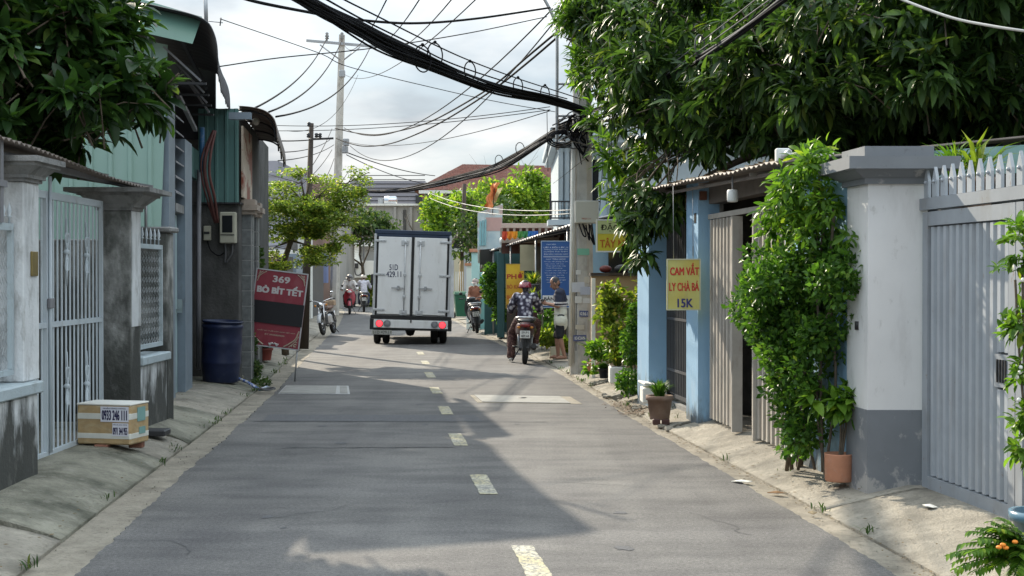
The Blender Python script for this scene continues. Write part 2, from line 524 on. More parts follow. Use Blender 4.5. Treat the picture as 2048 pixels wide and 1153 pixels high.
M['leaf_mango'] = leaf_mat('mango leaf', (.014, .034, .011), (.072, .135, .032), .32, .42)
M['leaf_bright'] = leaf_mat('fresh leaf', (.040, .10, .013), (.14, .25, .032), .42, .40)
M['leaf_bush'] = leaf_mat('bush leaf', (.028, .075, .013), (.10, .205, .032), .38, .38)
M['leaf_yellow'] = leaf_mat('yellow green leaf', (.07, .125, .016), (.23, .27, .045), .42, .45)
M['leaf_tree'] = leaf_mat('small tree leaf', (.07, .125, .026), (.27, .32, .075), .5, .45)
M['leaf_far'] = leaf_mat('far tree leaf', (.06, .13, .02), (.24, .34, .045), .45, .5)
M['leaf_dusty'] = leaf_mat('dusty dark leaf', (.03, .06, .02), (.09, .14, .045), .3, .6)
M['flower_white'] = mat('white petals', (.75, .75, .70), .7)
M['flower_orange'] = mat('orange petals', (.75, .25, .03), .6)

# ------------------------------------------------------------------ text
def text_mesh(s, w, h, bold=0.0, name='lettering'):
    """flat text fitted into w x h, centred on the origin, in the local XZ plane facing -Y"""
    cu = bpy.data.curves.new('t', 'FONT')
    cu.body = s; cu.size = 1.0; cu.offset = 0.0
    cu.align_x = 'CENTER'; cu.resolution_u = 3
    o = bpy.data.objects.new('t', cu); COL.objects.link(o)
    dg = bpy.context.evaluated_depsgraph_get()
    me = bpy.data.meshes.new_from_object(o.evaluated_get(dg))
    bpy.data.objects.remove(o); bpy.data.curves.remove(cu)
    n = len(me.vertices)
    a = np.empty(n * 3); me.vertices.foreach_get('co', a); a = a.reshape(-1, 3)
    lo = a.min(0); hi = a.max(0)
    b = np.zeros_like(a)
    b[:, 0] = ((a[:, 0] - lo[0]) / max(1e-6, hi[0] - lo[0]) - .5) * w
    b[:, 2] = ((a[:, 1] - lo[1]) / max(1e-6, hi[1] - lo[1]) - .5) * h
    me.vertices.foreach_set('co', b.ravel()); me.update()
    me.name = name
    if bold > .005:      # heavier strokes: shifted layers of the same glyphs
        mb = MB()
        e = bold * h * 1.1; kx = 1 - 2 * e / max(w, 1e-6); kz = 1 - 1.2 * e / max(h, 1e-6)
        fs = [tuple(p.vertices) for p in me.polygons]
        for k, (dx, dz) in enumerate(((0, 0), (-1, .6), (1, .6), (-1, -.6), (1, -.6), (-.5, 0), (.5, 0))):
            mb._add([(p[0] * kx + dx * e, -.00012 * k, p[2] * kz + dz * e) for p in b], fs, False)
        bpy.data.meshes.remove(me)
        me = mb.mesh(name, [], recalc=False)
    return me

def put_text(parent, s, x, z, w, h, y, m, bold=0.01, rot=None, name='lettering', loc=None):
    me = text_mesh(s, w, h, bold)
    me.materials.clear(); me.materials.append(m)
    return link(name, me, parent, loc=loc if loc else (x, y, z), rot=rot)

def flat_mat(name, col, rough=.55):
    if name not in M:
        M[name] = mat(name, col, rough, var=.06, vscale=8)
    return M[name]

# ------------------------------------------------------------------ foliage
def leaf_template(kind):
    """verts (n,3) with x across, y along, z up; faces"""
    if kind == 'long':      # mango
        st = [(0.0, 0.0, 0), (.22, .105, .02), (.5, .135, .0), (.78, .085, -.07), (1.0, 0.0, -.16)]
    elif kind == 'oval':
        st = [(0.0, 0.0, 0), (.25, .22, .02), (.55, .25, .0), (.82, .15, -.05), (1.0, 0.0, -.10)]
    elif kind == 'small':
        st = [(0.0, 0.0, 0), (.5, .27, .0), (1.0, 0.0, -.06)]
    elif kind == 'blade':
        st = [(0.0, .015, 0), (.35, .035, .10), (.7, .03, .08), (1.0, 0.0, -.12)]
    v = []; f = []; rows = []
    for (t, w, z) in st:
        if w == 0.0:
            rows.append([len(v)]); v.append((0, t, z))
        else:
            b = len(v); rows.append([b, b + 1, b + 2])
            v += [(-w, t, z + w * .35), (0, t, z), (w, t, z + w * .35)]
    for a, b in zip(rows[:-1], rows[1:]):
        if len(a) == 1 and len(b) == 3:
            f += [(a[0], b[1], b[0]), (a[0], b[2], b[1])]
        elif len(a) == 3 and len(b) == 1:
            f += [(a[0], a[1], b[0]), (a[1], a[2], b[0])]
        else:
            f += [(a[0], a[1], b[1]), (a[0], b[1], b[0]), (a[1], a[2], b[2]), (a[1], b[2], b[1])]
    return np.array(v, float), np.array(f, int)

LT = {k: leaf_template(k) for k in ('long', 'oval', 'small', 'blade')}

def leaf_mesh(name, pos, dirs, ups, size, kind, m, width=1.0):
    """pos,dirs,ups (N,3), size (N,) -> one mesh with a per-leaf random attribute"""
    pos = np.asarray(pos, float); N = len(pos)
    tv, tf = LT[kind]
    d = dirs / np.maximum(1e-9, np.linalg.norm(dirs, axis=1, keepdims=True))
    x = np.cross(d, ups); x /= np.maximum(1e-9, np.linalg.norm(x, axis=1, keepdims=True))
    z = np.cross(x, d)
    V = (tv[None, :, 0, None] * width * x[:, None, :] + tv[None, :, 1, None] * d[:, None, :] + tv[None, :, 2, None] * z[:, None, :]) * size[:, None, None] + pos[:, None, :]
    n = len(tv)
    Fc = (tf[None] + (np.arange(N) * n)[:, None, None]).reshape(-1, 3)
    me = bpy.data.meshes.new(name)
    me.vertices.add(N * n); me.vertices.foreach_set('co', V.reshape(-1))
    nf = len(Fc)
    me.loops.add(nf * 3); me.loops.foreach_set('vertex_index', Fc.reshape(-1))
    me.polygons.add(nf)
    me.polygons.foreach_set('loop_start', np.arange(nf) * 3)
    me.polygons.foreach_set('loop_total', np.full(nf, 3))
    me.update()
    me.polygons.foreach_set('use_smooth', np.ones(nf, bool))
    at = me.attributes.new('rnd', 'FLOAT', 'POINT')
    r = RNG.random(N) ** 1.3
    at.data.foreach_set('value', np.repeat(r, n))
    me.materials.append(m)
    me.validate()
    return me

def rosettes(centres, axes, per, size, droop=.35, spread=1.1, jit=.25):
    """leaves radiating from twig ends. returns pos, dirs, ups, sizes"""
    C = np.repeat(np.asarray(centres, float), per, axis=0)
    A = np.repeat(np.asarray(axes, float), per, axis=0)
    A /= np.linalg.norm(A, axis=1, keepdims=True)
    n = len(C)
    ref = np.where(np.abs(A[:, 2:3]) < .9, np.array([[0, 0, 1.]]), np.array([[1., 0, 0]]))
    s = np.cross(A, ref); s /= np.linalg.norm(s, axis=1, keepdims=True)
    t = np.cross(s, A)
    k = np.tile(np.arange(per), len(centres))
    ph = k * 2.39996 + RNG.normal(0, .3, n) + np.repeat(RNG.random(len(centres)) * 6.28, per)
    op = spread * (.35 + .65 * (k + 1) / per) + RNG.normal(0, .15, n)
    d = A * np.cos(op)[:, None] + (s * np.cos(ph)[:, None] + t * np.sin(ph)[:, None]) * np.sin(op)[:, None]
    d[:, 2] -= droop * (0.4 + RNG.random(n) * 1.0)
    d /= np.linalg.norm(d, axis=1, keepdims=True)
    pos = C - A * (RNG.random(n) * .10 * (size / .2))[:, None] + RNG.normal(0, .01, (n, 3))
    up = np.array([[0, 0, 1.]]) + A * .6 + RNG.normal(0, jit, (n, 3))
    sz = size * (.45 + .75 * RNG.random(n)) * np.repeat(.75 + .5 * RNG.random(len(centres)), per)
    return pos, d, up, sz

def in_ellipsoids(ells, n, shell=0.0):
    """random points in a union of ellipsoids (centre, radii, weight) and the outward direction there"""
    w = np.array([e[2] if len(e) > 2 else e[1][0] * e[1][1] * e[1][2] for e in ells], float); w /= w.sum()
    idx = RNG.choice(len(ells), n, p=w)
    u = RNG.normal(size=(n, 3)); u /= np.linalg.norm(u, axis=1, keepdims=True)
    r = RNG.random(n) ** (1 / 3)
    r = shell + (1 - shell) * r
    c = np.array([e[0] for e in ells], float)[idx]; rad = np.array([e[1] for e in ells], float)[idx]
    return c + u * r[:, None] * rad, u

def branch_tree(mb, start, d, length, r, depth, tips, seed_spread=.6, up=.15, n=5):
    p = Vector(start); d = Vector(d).normalized()
    pts = [p.copy()]; rr = [r]
    seg = length / 4
    for i in range(4):
        d = (d + Vector((random.gauss(0, .12), random.gauss(0, .12), random.gauss(0, .08) + up * .2))).normalized()
        p = p + d * seg
        pts.append(p.copy()); rr.append(r * (1 - .13 * (i + 1)))
    mb.tube(pts, rr, n if depth > 1 else 4, cap=False)
    if depth <= 0:
        tips.append((p.copy(), d.copy()))
        return
    k = random.choice((2, 3, 3))
    a0 = random.random() * 6.28
    for i in range(k):
        a = a0 + i * 6.28 / k + random.gauss(0, .3)
        s = d.orthogonal().normalized(); t = d.cross(s)
        nd_ = (d + (s * math.cos(a) + t * math.sin(a)) * random.uniform(.6, 1.0) * seed_spread * 1.3).normalized()
        branch_tree(mb, p, nd_, length * random.uniform(.62, .82), rr[-1] * .72, depth - 1, tips, seed_spread, up, n)
    if depth >= 2:
        tips.append((p.copy(), d.copy()))

# ------------------------------------------------------------------ bodies
def remeshed(caps, voxel, smooth=4, extra=None):
    """union of tapered capsules -> one continuous smooth mesh. caps: (p0, p1, r0, r1[, flat])"""
    mb = MB()
    for c in caps:
        p0, p1, r0, r1 = Vector(c[0]), Vector(c[1]), c[2], c[3]
        ax = p1 - p0
        L_ = ax.length
        q = ax.to_track_quat('Z', 'Y').to_matrix().to_4x4() if L_ > 1e-6 else Matrix.Identity(4)
        prof = []
        for i in range(5):
            a = -math.pi / 2 + i * math.pi / 8
            prof.append((max(1e-4, r0 * math.cos(a)), r0 * math.sin(a)))
        for i in range(5):
            a = i * math.pi / 8
            prof.append((max(1e-4, r1 * math.cos(a)), L_ + r1 * math.sin(a)))
        Mx = Matrix.Translation(p0) @ q
        if len(c) > 4:   # squash along a world axis (axis, factor)
            axx, fac = c[4]
            S = Matrix.Identity(4); S[axx][axx] = fac
            mid = p0
            Mx = Matrix.Translation(mid) @ S @ Matrix.Translation(-mid) @ Mx
        mb.lathe(prof, 14, Mx, True, True)
    me = mb.mesh('b', M['skin'])
    o = bpy.data.objects.new('b', me); COL.objects.link(o)
    md = o.modifiers.new('r', 'REMESH'); md.mode = 'VOXEL'; md.voxel_size = voxel
    if smooth:
        m2 = o.modifiers.new('s', 'SMOOTH'); m2.factor = .5; m2.iterations = smooth
    dg = bpy.context.evaluated_depsgraph_get()
    out = bpy.data.meshes.new_from_object(o.evaluated_get(dg))
    bpy.data.objects.remove(o); bpy.data.meshes.remove(me)
    out.materials.clear()
    out.polygons.foreach_set('use_smooth', np.ones(len(out.polygons), bool))
    return out

def cloth_part(name, caps, voxel, m, parent, cut=None, smooth=3):
    me = remeshed(caps, voxel, smooth)
    # soft cloth folds
    n = len(me.vertices); co = np.empty(n * 3); me.vertices.foreach_get('co', co); no = np.empty(n * 3); me.vertices.foreach_get('normal', no)
    co = co.reshape(-1, 3); no = no.reshape(-1, 3)
    d = np.array([mnoise.noise(Vector((p[0] * 9 + p[2] * 5, p[1] * 9 - p[2] * 3, p[2] * 13))) for p in co])
    co += no * (d * .011)[:, None]
    me.vertices.foreach_set('co', co.ravel()); me.update()
    me.materials.append(m)
    return link(name, me, parent)

# ------------------------------------------------------------------ street plan
roadL = lerp_tab([(-10, -1.0), (5, -2.16), (7.45, -2.37), (11.07, -2.68), (13.6, -2.85), (19.5, -3.32), (25, -3.85), (32, -4.47), (45, -5.65), (60, -7.3), (75, -9.4), (95, -13.5)])
kerbL = lerp_tab([(-10, -1.3), (5, -2.46), (7.45, -2.67), (9.4, -2.83), (13.8, -3.15), (19.5, -3.60), (25, -4.15), (32, -4.8), (45, -5.95), (60, -7.6), (75, -9.7), (95, -13.8)])
wallL = lerp_tab([(-10, -2.9), (5, -3.5), (10, -3.78), (14.2, -3.78), (14.3, -4.3), (20, -4.6), (22, -4.9), (25, -5.3), (32, -5.7), (45, -6.9), (60, -8.6), (75, -10.8), (95, -15)])
roadR = lerp_tab([(-10, 3.6), (5, 2.31), (7.47, 2.09), (10, 1.87), (13, 1.60), (15.45, 1.365), (19, 1.08), (23, .74), (28, .22), (34.5, -.55), (42.7, -1.46), (50, -2.2), (60, -3.3), (75, -5.2), (95, -9)])
kerbR = lerp_tab([(-10, 3.85), (5, 2.52), (7.47, 2.30), (10, 2.06), (14.55, 1.60), (19, 1.22), (23, .88), (28, .38), (34.5, -.38), (42.7, -1.28), (50, -2.0), (60, -3.1), (75, -5), (95, -8.7)])
wallR = lerp_tab([(-10, 4.5), (5, 3.05), (9.55, 2.62), (15, 2.05), (20, 1.75), (24, 1.75), (30, 1.3), (38, .3), (45, -.6), (60, -2.3), (75, -4.2), (95, -8)])

def noise2(x, y, s=1.0):
    return mnoise.noise(Vector((x * s, y * s, .37)))

def asphalt_mat():
    m = bpy.data.materials.new('asphalt'); m.use_nodes = True
    nt = m.node_tree; L = nt.links.new; b = nt.nodes['Principled BSDF']
    geo = nd(nt, 'ShaderNodeNewGeometry')
    def noise(sc, det=6, st=(1, 1, 1), ro=.6):
        mp = nd(nt, 'ShaderNodeMapping'); mp.inputs['Scale'].default_value = st
        L(geo.outputs['Position'], mp.inputs[0])
        n = nd(nt, 'ShaderNodeTexNoise'); n.inputs['Scale'].default_value = sc; n.inputs['Detail'].default_value = det; n.inputs['Roughness'].default_value = ro
        L(mp.outputs[0], n.inputs['Vector']); return n.outputs['Fac']
    def ramp(src, a, b_, c0, c1):
        r = nd(nt, 'ShaderNodeValToRGB'); r.color_ramp.elements[0].position = a; r.color_ramp.elements[1].position = b_
        r.color_ramp.elements[0].color = (*c0, 1); r.color_ramp.elements[1].color = (*c1, 1)
        L(src, r.inputs[0]); return r.outputs[0]
    def mul(a, b_, f=1.0):
        x = nd(nt, 'ShaderNodeMix', data_type='RGBA', blend_type='MULTIPLY'); x.inputs[0].default_value = f
        L(a, x.inputs[6]); L(b_, x.inputs[7]); return x.outputs[2]
    base = ramp(noise(.55, 5), .3, .72, (.110, .106, .104), (.152, .146, .138))
    speck = mul(ramp(noise(150, 3), .34, .70, (.56, .56, .56), (1.5, 1.5, 1.5)), ramp(noise(42, 5), .36, .66, (.76, .76, .76), (1.24, 1.24, 1.24)))
    blot = ramp(noise(1.3, 8, (1, 2.2, 1)), .42, .64, (1.05, 1.05, 1.05), (.74, .74, .76))
    tracks = ramp(noise(1.4, 3, (1, .05, 1)), .35, .65, (.86, .86, .87), (1.14, 1.14, 1.12))
    band = ramp(noise(.9, 2, (.08, 1, 1)), .42, .60, (.92, .92, .92), (1.06, 1.06, 1.06))
    spots = ramp(noise(7, 3), .66, .72, (1, 1, 1), (.78, .78, .78))
    c = mul(mul(mul(mul(mul(base, speck), blot), tracks), band), spots, .6)
    L(c, b.inputs['Base Color'])
    b.inputs['Roughness'].default_value = .82
    b.inputs['Specular IOR Level'].default_value = .35
    bp = nd(nt, 'ShaderNodeBump'); bp.inputs['Strength'].default_value = .55; bp.inputs['Distance'].default_value = .012
    L(noise(170, 4), bp.inputs['Height']); L(bp.outputs[0], b.inputs['Normal'])
    return m
M['asphalt'] = asphalt_mat()
M['earth'] = mat('dusty earth', (.26, .22, .17), .95, var=.25, vscale=.6, bump=.4)
M['road_paint'] = mat('worn yellow white road paint', (.40, .36, .22), .8, var=.16, vscale=9, dirt=[((.40, .39, .34), .8, 3, (1, 1, 1), .46, .60), ((.14, .137, .13), 1.0, 38, (1, 1, 1), .47, .58), ((.15, .147, .14), .9, 7, (1, 1, 1), .54, .66)])
M['frame_steel'] = mat('worn steel frame', (.30, .30, .30), .45, metal=.4, var=.2, vscale=20)
M['cover_conc'] = mat('pale concrete cover', (.27, .265, .245), .85, var=.15, vscale=5, dirt=((.2, .195, .18), .6, 7, (1, 1, 1), .5, .75), bump=.3, bscale=60)

def strip(name, fa, fb, ys, za, zb, m, parent=None, jita=0.0, jitb=0.0, skirt=0.05, nx=1, kind='structure'):
    mb = MB(); vs = []; fs = []
    w = nx + 3
    for Y in ys:
        a = fa(Y) + (jita * (.9 * noise2(Y, 3, 2.3) + .5 * noise2(Y, 9, 13) + .7 * noise2(Y, 4, 37)) if jita else 0)
        b = fb(Y) + (jitb * (.9 * noise2(Y, 31, 2.3) + .5 * noise2(Y, 39, 13) + .7 * noise2(Y, 34, 37)) if jitb else 0)
        z0 = za(Y) if callable(za) else za; z1 = zb(Y) if callable(zb) else zb
        row = [(a, Y, min(z0, z1) - skirt)] + [(a + (b - a) * i / nx, Y, z0 + (z1 - z0) * i / nx) for i in range(nx + 1)] + [(b, Y, min(z0, z1) - skirt)]
        vs += row
    for j in range(len(ys) - 1):
        for i in range(w - 1):
            fs.append((j * w + i, j * w + i + 1, (j + 1) * w + i + 1, (j + 1) * w + i))
    mb._add(vs, fs, False)
    o = mb.build(name, m, parent, recalc=True)
    if parent is None: o['kind'] = kind
    return o

# one ground sheet out to the horizon
g = MB(); g._add([(-900, -40, -.07), (900, -40, -.07), (900, 1800, -.07), (-900, 1800, -.07)], [(0, 1, 2, 3)], False)
tag(g.build('ground', M['earth']), kind='structure')

ys_f = [y for y in np.concatenate([np.arange(-8, 4, 1.0), np.arange(4, 26, .06), np.arange(26, 46, .25), np.arange(46, 96, 1.0)])]
road = strip('road', roadL, roadR, ys_f, .0, .0, M['asphalt'], None, .03, .025, skirt=.02, nx=4)
ys_c = list(np.concatenate([np.arange(-8, 4, 1.0), np.arange(4, 60, .5), np.arange(60, 96, 2)]))
strip('gutter_left', lambda Y: kerbL(Y) - .02, lambda Y: roadL(Y) + .14, ys_c, -.006, -.012, M['gutter'], skirt=.03)
strip('gutter_right', lambda Y: roadR(Y) - .14, lambda Y: kerbR(Y) + .02, ys_c, -.012, -.006, M['gutter'], skirt=.03)

def slab(name, fa, fb, y0, y1, prof, m, parent, amp=.012, seed=0.0, gap=.012, edge=None):
    """paving slab between two lines; prof(t) height across from kerb (t=0) to wall (t=1)"""
    nx = 12; ny = max(6, int((y1 - y0) / .09)); ny = min(ny, 60)
    mb = MB()
    def fn(u, v):
        Y = y0 + gap + (y1 - y0 - 2 * gap) * v
        a = fa(Y); b = fb(Y)
        x = a + (b - a) * u
        z = prof(u) + .6 * amp * (noise2(x + seed, Y, 1.1) + .5 * noise2(x + seed, Y, 3.1))
        if edge and edge(x, Y): z -= .06
        return Vector((x, Y, z))
    mb.grid(fn, nx, ny)
    # rim
    w = nx + 1
    ring = [i for i in range(w)] + [j * w + nx for j in range(1, ny + 1)] + [ny * w + i for i in range(nx - 1, -1, -1)] + [j * w for j in range(ny - 1, 0, -1)]
    b = len(mb.v)
    for i in ring:
        x, y, z = mb.v[i]; mb.v.append((x, y, -.05))
    for k in range(len(ring)):
        k2 = (k + 1) % len(ring)
        mb.f.append((ring[k], ring[k2], b + k2, b + k)); mb.m.append(0); mb.sm.append(False)
    return mb.build(name, m, parent)

amp_k = .55
def prof_left(u):
    return .015 + .135 * min(1, u / .42) ** .8 + .03 * max(0, u - .42)
def prof_right(u):
    return .012 + .155 * min(1, u / .75) ** .9 + .01 * max(0, u - .75)

pl = thing('pavement_left', None, None, (0, 0, 0), kind='structure')
cuts = [-8, -3, 1, 3.6, 5.6, 8.35, 11.9, 13.15, 15.6, 18.7]
for i in range(len(cuts) - 1):
    lift = (.0, .012, -.01, .008, -.006, .015)[i % 6]
    slab('slab', kerbL, lambda Y: wallL(Y) - .3, cuts[i], cuts[i + 1], (lambda u, l=lift: prof_left(u) + l * min(1, u * 4)), M['concrete_old'] if i % 2 else M['concrete'], pl, .012, i * 3.7)
slab('slab', kerbL, lambda Y: wallL(Y) - .3, 18.7, 24.5, lambda u: prof_left(u) * .9, M['concrete_old'], pl, .035, 91)
slab('slab', kerbL, lambda Y: wallL(Y) - .3, 24.5, 32, lambda u: prof_left(u) * .9, M['concrete'], pl, .02, 55)
slab('slab', kerbL, lambda Y: wallL(Y) - .3, 32, 46, lambda u: prof_left(u) * .9, M['concrete'], pl, .02, 58)
slab('slab', kerbL, lambda Y: wallL(Y) - .3, 46, 95, lambda u: prof_left(u) * .9, M['concrete'], pl, .02, 59)

pr = thing('pavement_right', None, None, (0, 0, 0), kind='structure')
cutsr = [-8, -2, 2, 5.2, 9.4, 14.35]
for i in range(len(cutsr) - 1):
    slab('slab', kerbR, lambda Y: wallR(Y) + .35, cutsr[i], cutsr[i + 1], prof_right, M['concrete'], pr, .010, 20 + i * 2.1, gap=.004)
slab('slab', kerbR, lambda Y: wallR(Y) + .3, 14.5, 16.35, lambda u: prof_right(u) * .95, M['concrete'], pr, .03, 44)
slab('slab', lambda Y: kerbR(Y) + .06, lambda Y: wallR(Y) + .3, 16.5, 17.9, lambda u: prof_right(u) * .8, M['concrete'], pr, .02, 47)
slab('slab', kerbR, lambda Y: wallR(Y) + .3, 18.15, 19.9, lambda u: prof_right(u) * 1.0, M['concrete'], pr, .02, 49)
slab('slab', lambda Y: kerbR(Y) + .02, lambda Y: wallR(Y) + .3, 20.1, 22.6, lambda u: prof_right(u) * 1.05, M['concrete'], pr, .02, 52)
slab('slab', kerbR, lambda Y: wallR(Y) + .3, 22.7, 25.6, lambda u: prof_right(u) * .75, M['concrete'], pr, .03, 63)
slab('slab', kerbR, lambda Y: wallR(Y) + .3, 25.8, 30.5, lambda u: prof_right(u) * .8, M['concrete'], pr, .03, 65)
slab('slab', kerbR, lambda Y: wallR(Y) + .5, 30.7, 40, lambda u: prof_right(u) * .8, M['concrete'], pr, .03, 67)
slab('slab', kerbR, lambda Y: wallR(Y) + .8, 40, 95, lambda u: prof_right(u) * .7, M['concrete'], pr, .02, 69)

# lane dashes: worn paint sheets just above the asphalt
for (cx, cy, ln) in ((.115, 7.72, 1.05), (-.225, 10.68, 1.0), (-.535, 13.58, 1.0), (-.80, 16.5, 1.0), (-1.075, 19.35, 1.05), (-1.335, 22.35, 1.2), (-1.61, 25.5, 1.0), (-1.9, 28.5, 1.0), (-.10 + .35, 4.8, 1.0)):
    mb = MB()
    def fn(u, v):
        y = cy + (v - .5) * ln
        x = cx - .108 * (y - cy) + (u - .5) * .135
        j = .010
        e = 1 if u in (0.0, 1.0) else 0
        x += e * j * noise2(y, u * 7 + cy, 14)
        y += (1 if v in (0.0, 1.0) else 0) * .018 * noise2(x, v * 5 + cy, 16)
        return Vector((x, y, .0045))
    mb.grid(fn, 4, 24, smooth=False)
    mb.build('lane_dash', M['road_paint'], road, recalc=False)

# tar seams and a trench repair across the lane
M['tar'] = mat('tar seam', (.055, .055, .058), .7, var=.3, vscale=20)
M['asphalt_patch'] = mat('darker asphalt patch', (.092, .092, .098), .85, var=.25, vscale=22, dirt=((.15, .15, .145), .7, 60, (1, 1, 1), .5, .66), bump=.6, bscale=160)
def road_sheet(name, quad, m, z, jit=.02):
    a, b, c, d = [Vector((*q, 0)) for q in quad]
    mb = MB()
    def fn(u, v):
        p = a.lerp(b, u).lerp(d.lerp(c, u), v)
        e = 1 if (u in (0.0, 1.0) or v in (0.0, 1.0)) else 0
        return Vector((p.x + e * jit * noise2(p.x + 3, p.y, 9), p.y + e * jit * noise2(p.x, p.y + 8, 9), z))
    mb.grid(fn, 40, 8, smooth=False); return mb.build(name, m, road, recalc=False)
road_sheet('repair_patch', ((roadL(15.9) + .25, 15.3), (roadR(15.3) - 1.7, 15.25), (roadR(15.9) - 1.75, 15.95), (roadL(16.5) + .25, 16.0)), M['asphalt_patch'], .0025)
road_sheet('tar_seam', ((roadL(15.2) + .1, 15.22), (roadR(15.2) - 1.0, 15.18), (roadR(15.2) - 1.0, 15.22), (roadL(15.2) + .1, 15.27)), M['tar'], .003, .03)
road_sheet('tar_seam', ((roadL(12.2) + .6, 12.9), (roadL(12.2) + 2.2, 12.95), (roadL(12.2) + 2.2, 12.98), (roadL(12.2) + .6, 12.93)), M['tar'], .003, .05)
# cracks and oil drips
rc = random.Random(21)
for (x, y, a0, n, L_) in ((-1.6, 9.2, .3, 16, 1.5), (-2.0, 12.2, 1.2, 14, 1.2), (.9, 10.6, 2.0, 18, 1.6), (-.9, 17.8, .2, 14, 1.6), (.3, 20.8, 2.6, 12, 1.4), (-1.9, 8.0, 1.9, 12, .9), (1.5, 8.6, 1.7, 12, 1.0)):
    p = Vector((x, y, .003)); a = a0; L2 = []; R2 = []
    for i in range(n):
        a += rc.gauss(0, .35); d_ = Vector((math.cos(a), math.sin(a), 0)); s_ = Vector((-d_.y, d_.x, 0)) * (.0028 * (1 - i / n) + .001)
        L2.append(p + s_); R2.append(p - s_); p = p + d_ * (L_ / n)
    mb = MB(); mb._add(L2 + R2, [(i, i + 1, n + i + 1, n + i) for i in range(n - 1)], False); mb.build('crack', M['tar'], road, recalc=False)
for k in range(16):
    yy = rc.uniform(7, 24); xx = rc.uniform(roadL(yy) + .8, roadR(yy) - .8); r = rc.uniform(.02, .07)
    mb = MB(); n = 11; ring = [Vector((xx + math.cos(6.283 * i / n) * r * rc.uniform(.6, 1.2), yy + math.sin(6.283 * i / n) * r * rc.uniform(.8, 1.7), .0028)) for i in range(n)]
    mb._add(ring, [tuple(range(n))], False); mb.build('oil_drip', M['asphalt_patch'], road, recalc=False)
# drain covers
t = thing('drain_cover', 'long pale drain cover with steel end, set in the shaded road beside the red sign', 'drain cover', G(632, 781))
a0, a1, b1, b0 = G(556, 789), G(700, 790), G(697, 773), G(572, 772)
def lay(mb, q, z0, z1):
    mb.hexa([Vector((p.x, p.y, z0)) for p in q] + [Vector((p.x, p.y, z1)) for p in q])
mb = MB(); lay(mb, [a0, a1, b1, b0], -.01, .008); mb.build('frame', M['frame_steel'], t)
def inset(q, k):
    c = sum(q, Vector()) / 4
    return [p + (c - p).normalized() * k for p in q]
qq = [a0.lerp(a1, .02).lerp(b0, .06), a0.lerp(a1, .80).lerp(b0.lerp(b1, .8), .06), b0.lerp(b1, .80).lerp(a1, .06), b0.lerp(b1, .02).lerp(a0, .06)]
mb = MB(); lay(mb, qq, .0, .014); mb.build('panel', M['cover_conc'], t)
qq = [a0.lerp(a1, .86).lerp(b0.lerp(b1, .86), .08), a0.lerp(a1, .97).lerp(b0.lerp(b1, .97), .08), b0.lerp(b1, .97).lerp(a0.lerp(a1, .97), .08), b0.lerp(b1, .86).lerp(a0.lerp(a1, .86), .08)]
mb = MB(); lay(mb, qq, .0, .014); mb.build('panel', M['cover_conc'], t)
t = thing('drain_cover', 'wide worn concrete drain cover with lifting hole, in the sunlit right lane', 'drain cover', G(1050, 799))
q = [G(955, 806), G(1165, 809), G(1140, 794), G(940, 791)]
mb = MB(); lay(mb, q, -.01, .004); mb.build('frame', M['gutter'], t)
q2 = [q[0].lerp(q[2], .05), q[1].lerp(q[3], .03).lerp(q[0], .08), q[2].lerp(q[0], .05).lerp(q[3], .06), q[3].lerp(q[1], .04)]
mb = MB(); lay(mb, q2, .0, .012); mb.build('panel', M['cover_conc'], t)
c = G(1045, 798)
MB().lathe([(.055, .0125), (.055, .0165)], 12, Matrix.Translation(c)).build('lifting_hole', M['black'], t)

# ------------------------------------------------------------------ shared building pieces
def corrugated(mb, o, u, v, W, H, nrm, period=.2, ribw=.05, depth=.025, th=.006):
    """trapezoid ribbed sheet: ribs run along v, repeat along u"""
    o = Vector(o); u = Vector(u).normalized(); v = Vector(v).normalized(); nrm = Vector(nrm).normalized()
    prof = []
    s = 0.0
    while s < W - 1e-6:
        for (ds, d) in ((0, 0), (period - ribw - .02, 0), (period - ribw - .005, depth), (period - .015, depth), (period, 0)):
            if s + ds <= W: prof.append((s + ds, d))
        s += period
    prof.append((W, 0))
    q = []
    for p in prof:
        if not q or p[0] - q[-1][0] > 1e-5: q.append(p)
    n = len(q)
    vs = [o + u * a + nrm * d for a, d in q] + [o + u * a + nrm * d + v * H for a, d in q]
    vs += [p - nrm * th for p in vs]
    fs = []
    for i in range(n - 1):
        fs += [(i, i + 1, n + i + 1, n + i), (2 * n + i + 1, 2 * n + i, 3 * n + i, 3 * n + i + 1), (i, 2 * n + i, 2 * n + i + 1, i + 1), (n + i + 1, 3 * n + i + 1, 3 * n + i, n + i)]
    fs += [(0, n, 3 * n, 2 * n), (n - 1, 3 * n - 1, 4 * n - 1, 2 * n - 1)]
    mb._add(vs, fs, False)
    return mb

def wavy(mb, fn, nu, nv, amp, waves, th=.006, nrm=(0, 0, 1), along='v'):
    """wavy sheet over fn(u,v); waves repeat along 'along'"""
    N = Vector(nrm)
    def f(u, v):
        t = v if along == 'v' else u
        return Vector(fn(u, v)) + N * (amp * math.sin(t * waves * 2 * math.pi))
    mb.grid(f, nu, nv)
    b = len(mb.v)
    mb.grid(lambda u, v: f(u, v) - N * th, nu, nv)
    w = nu + 1
    b0 = b - (nu + 1) * (nv + 1)
    ring = [i for i in range(w)] + [j * w + nu for j in range(1, nv + 1)] + [nv * w + i for i in range(nu - 1, -1, -1)] + [j * w for j in range(nv - 1, 0, -1)]
    for k in range(len(ring)):
        k2 = (k + 1) % len(ring)
        mb.f.append((b0 + ring[k], b0 + ring[k2], b + ring[k2], b + ring[k])); mb.m.append(mb.mi); mb.sm.append(False)
    return mb

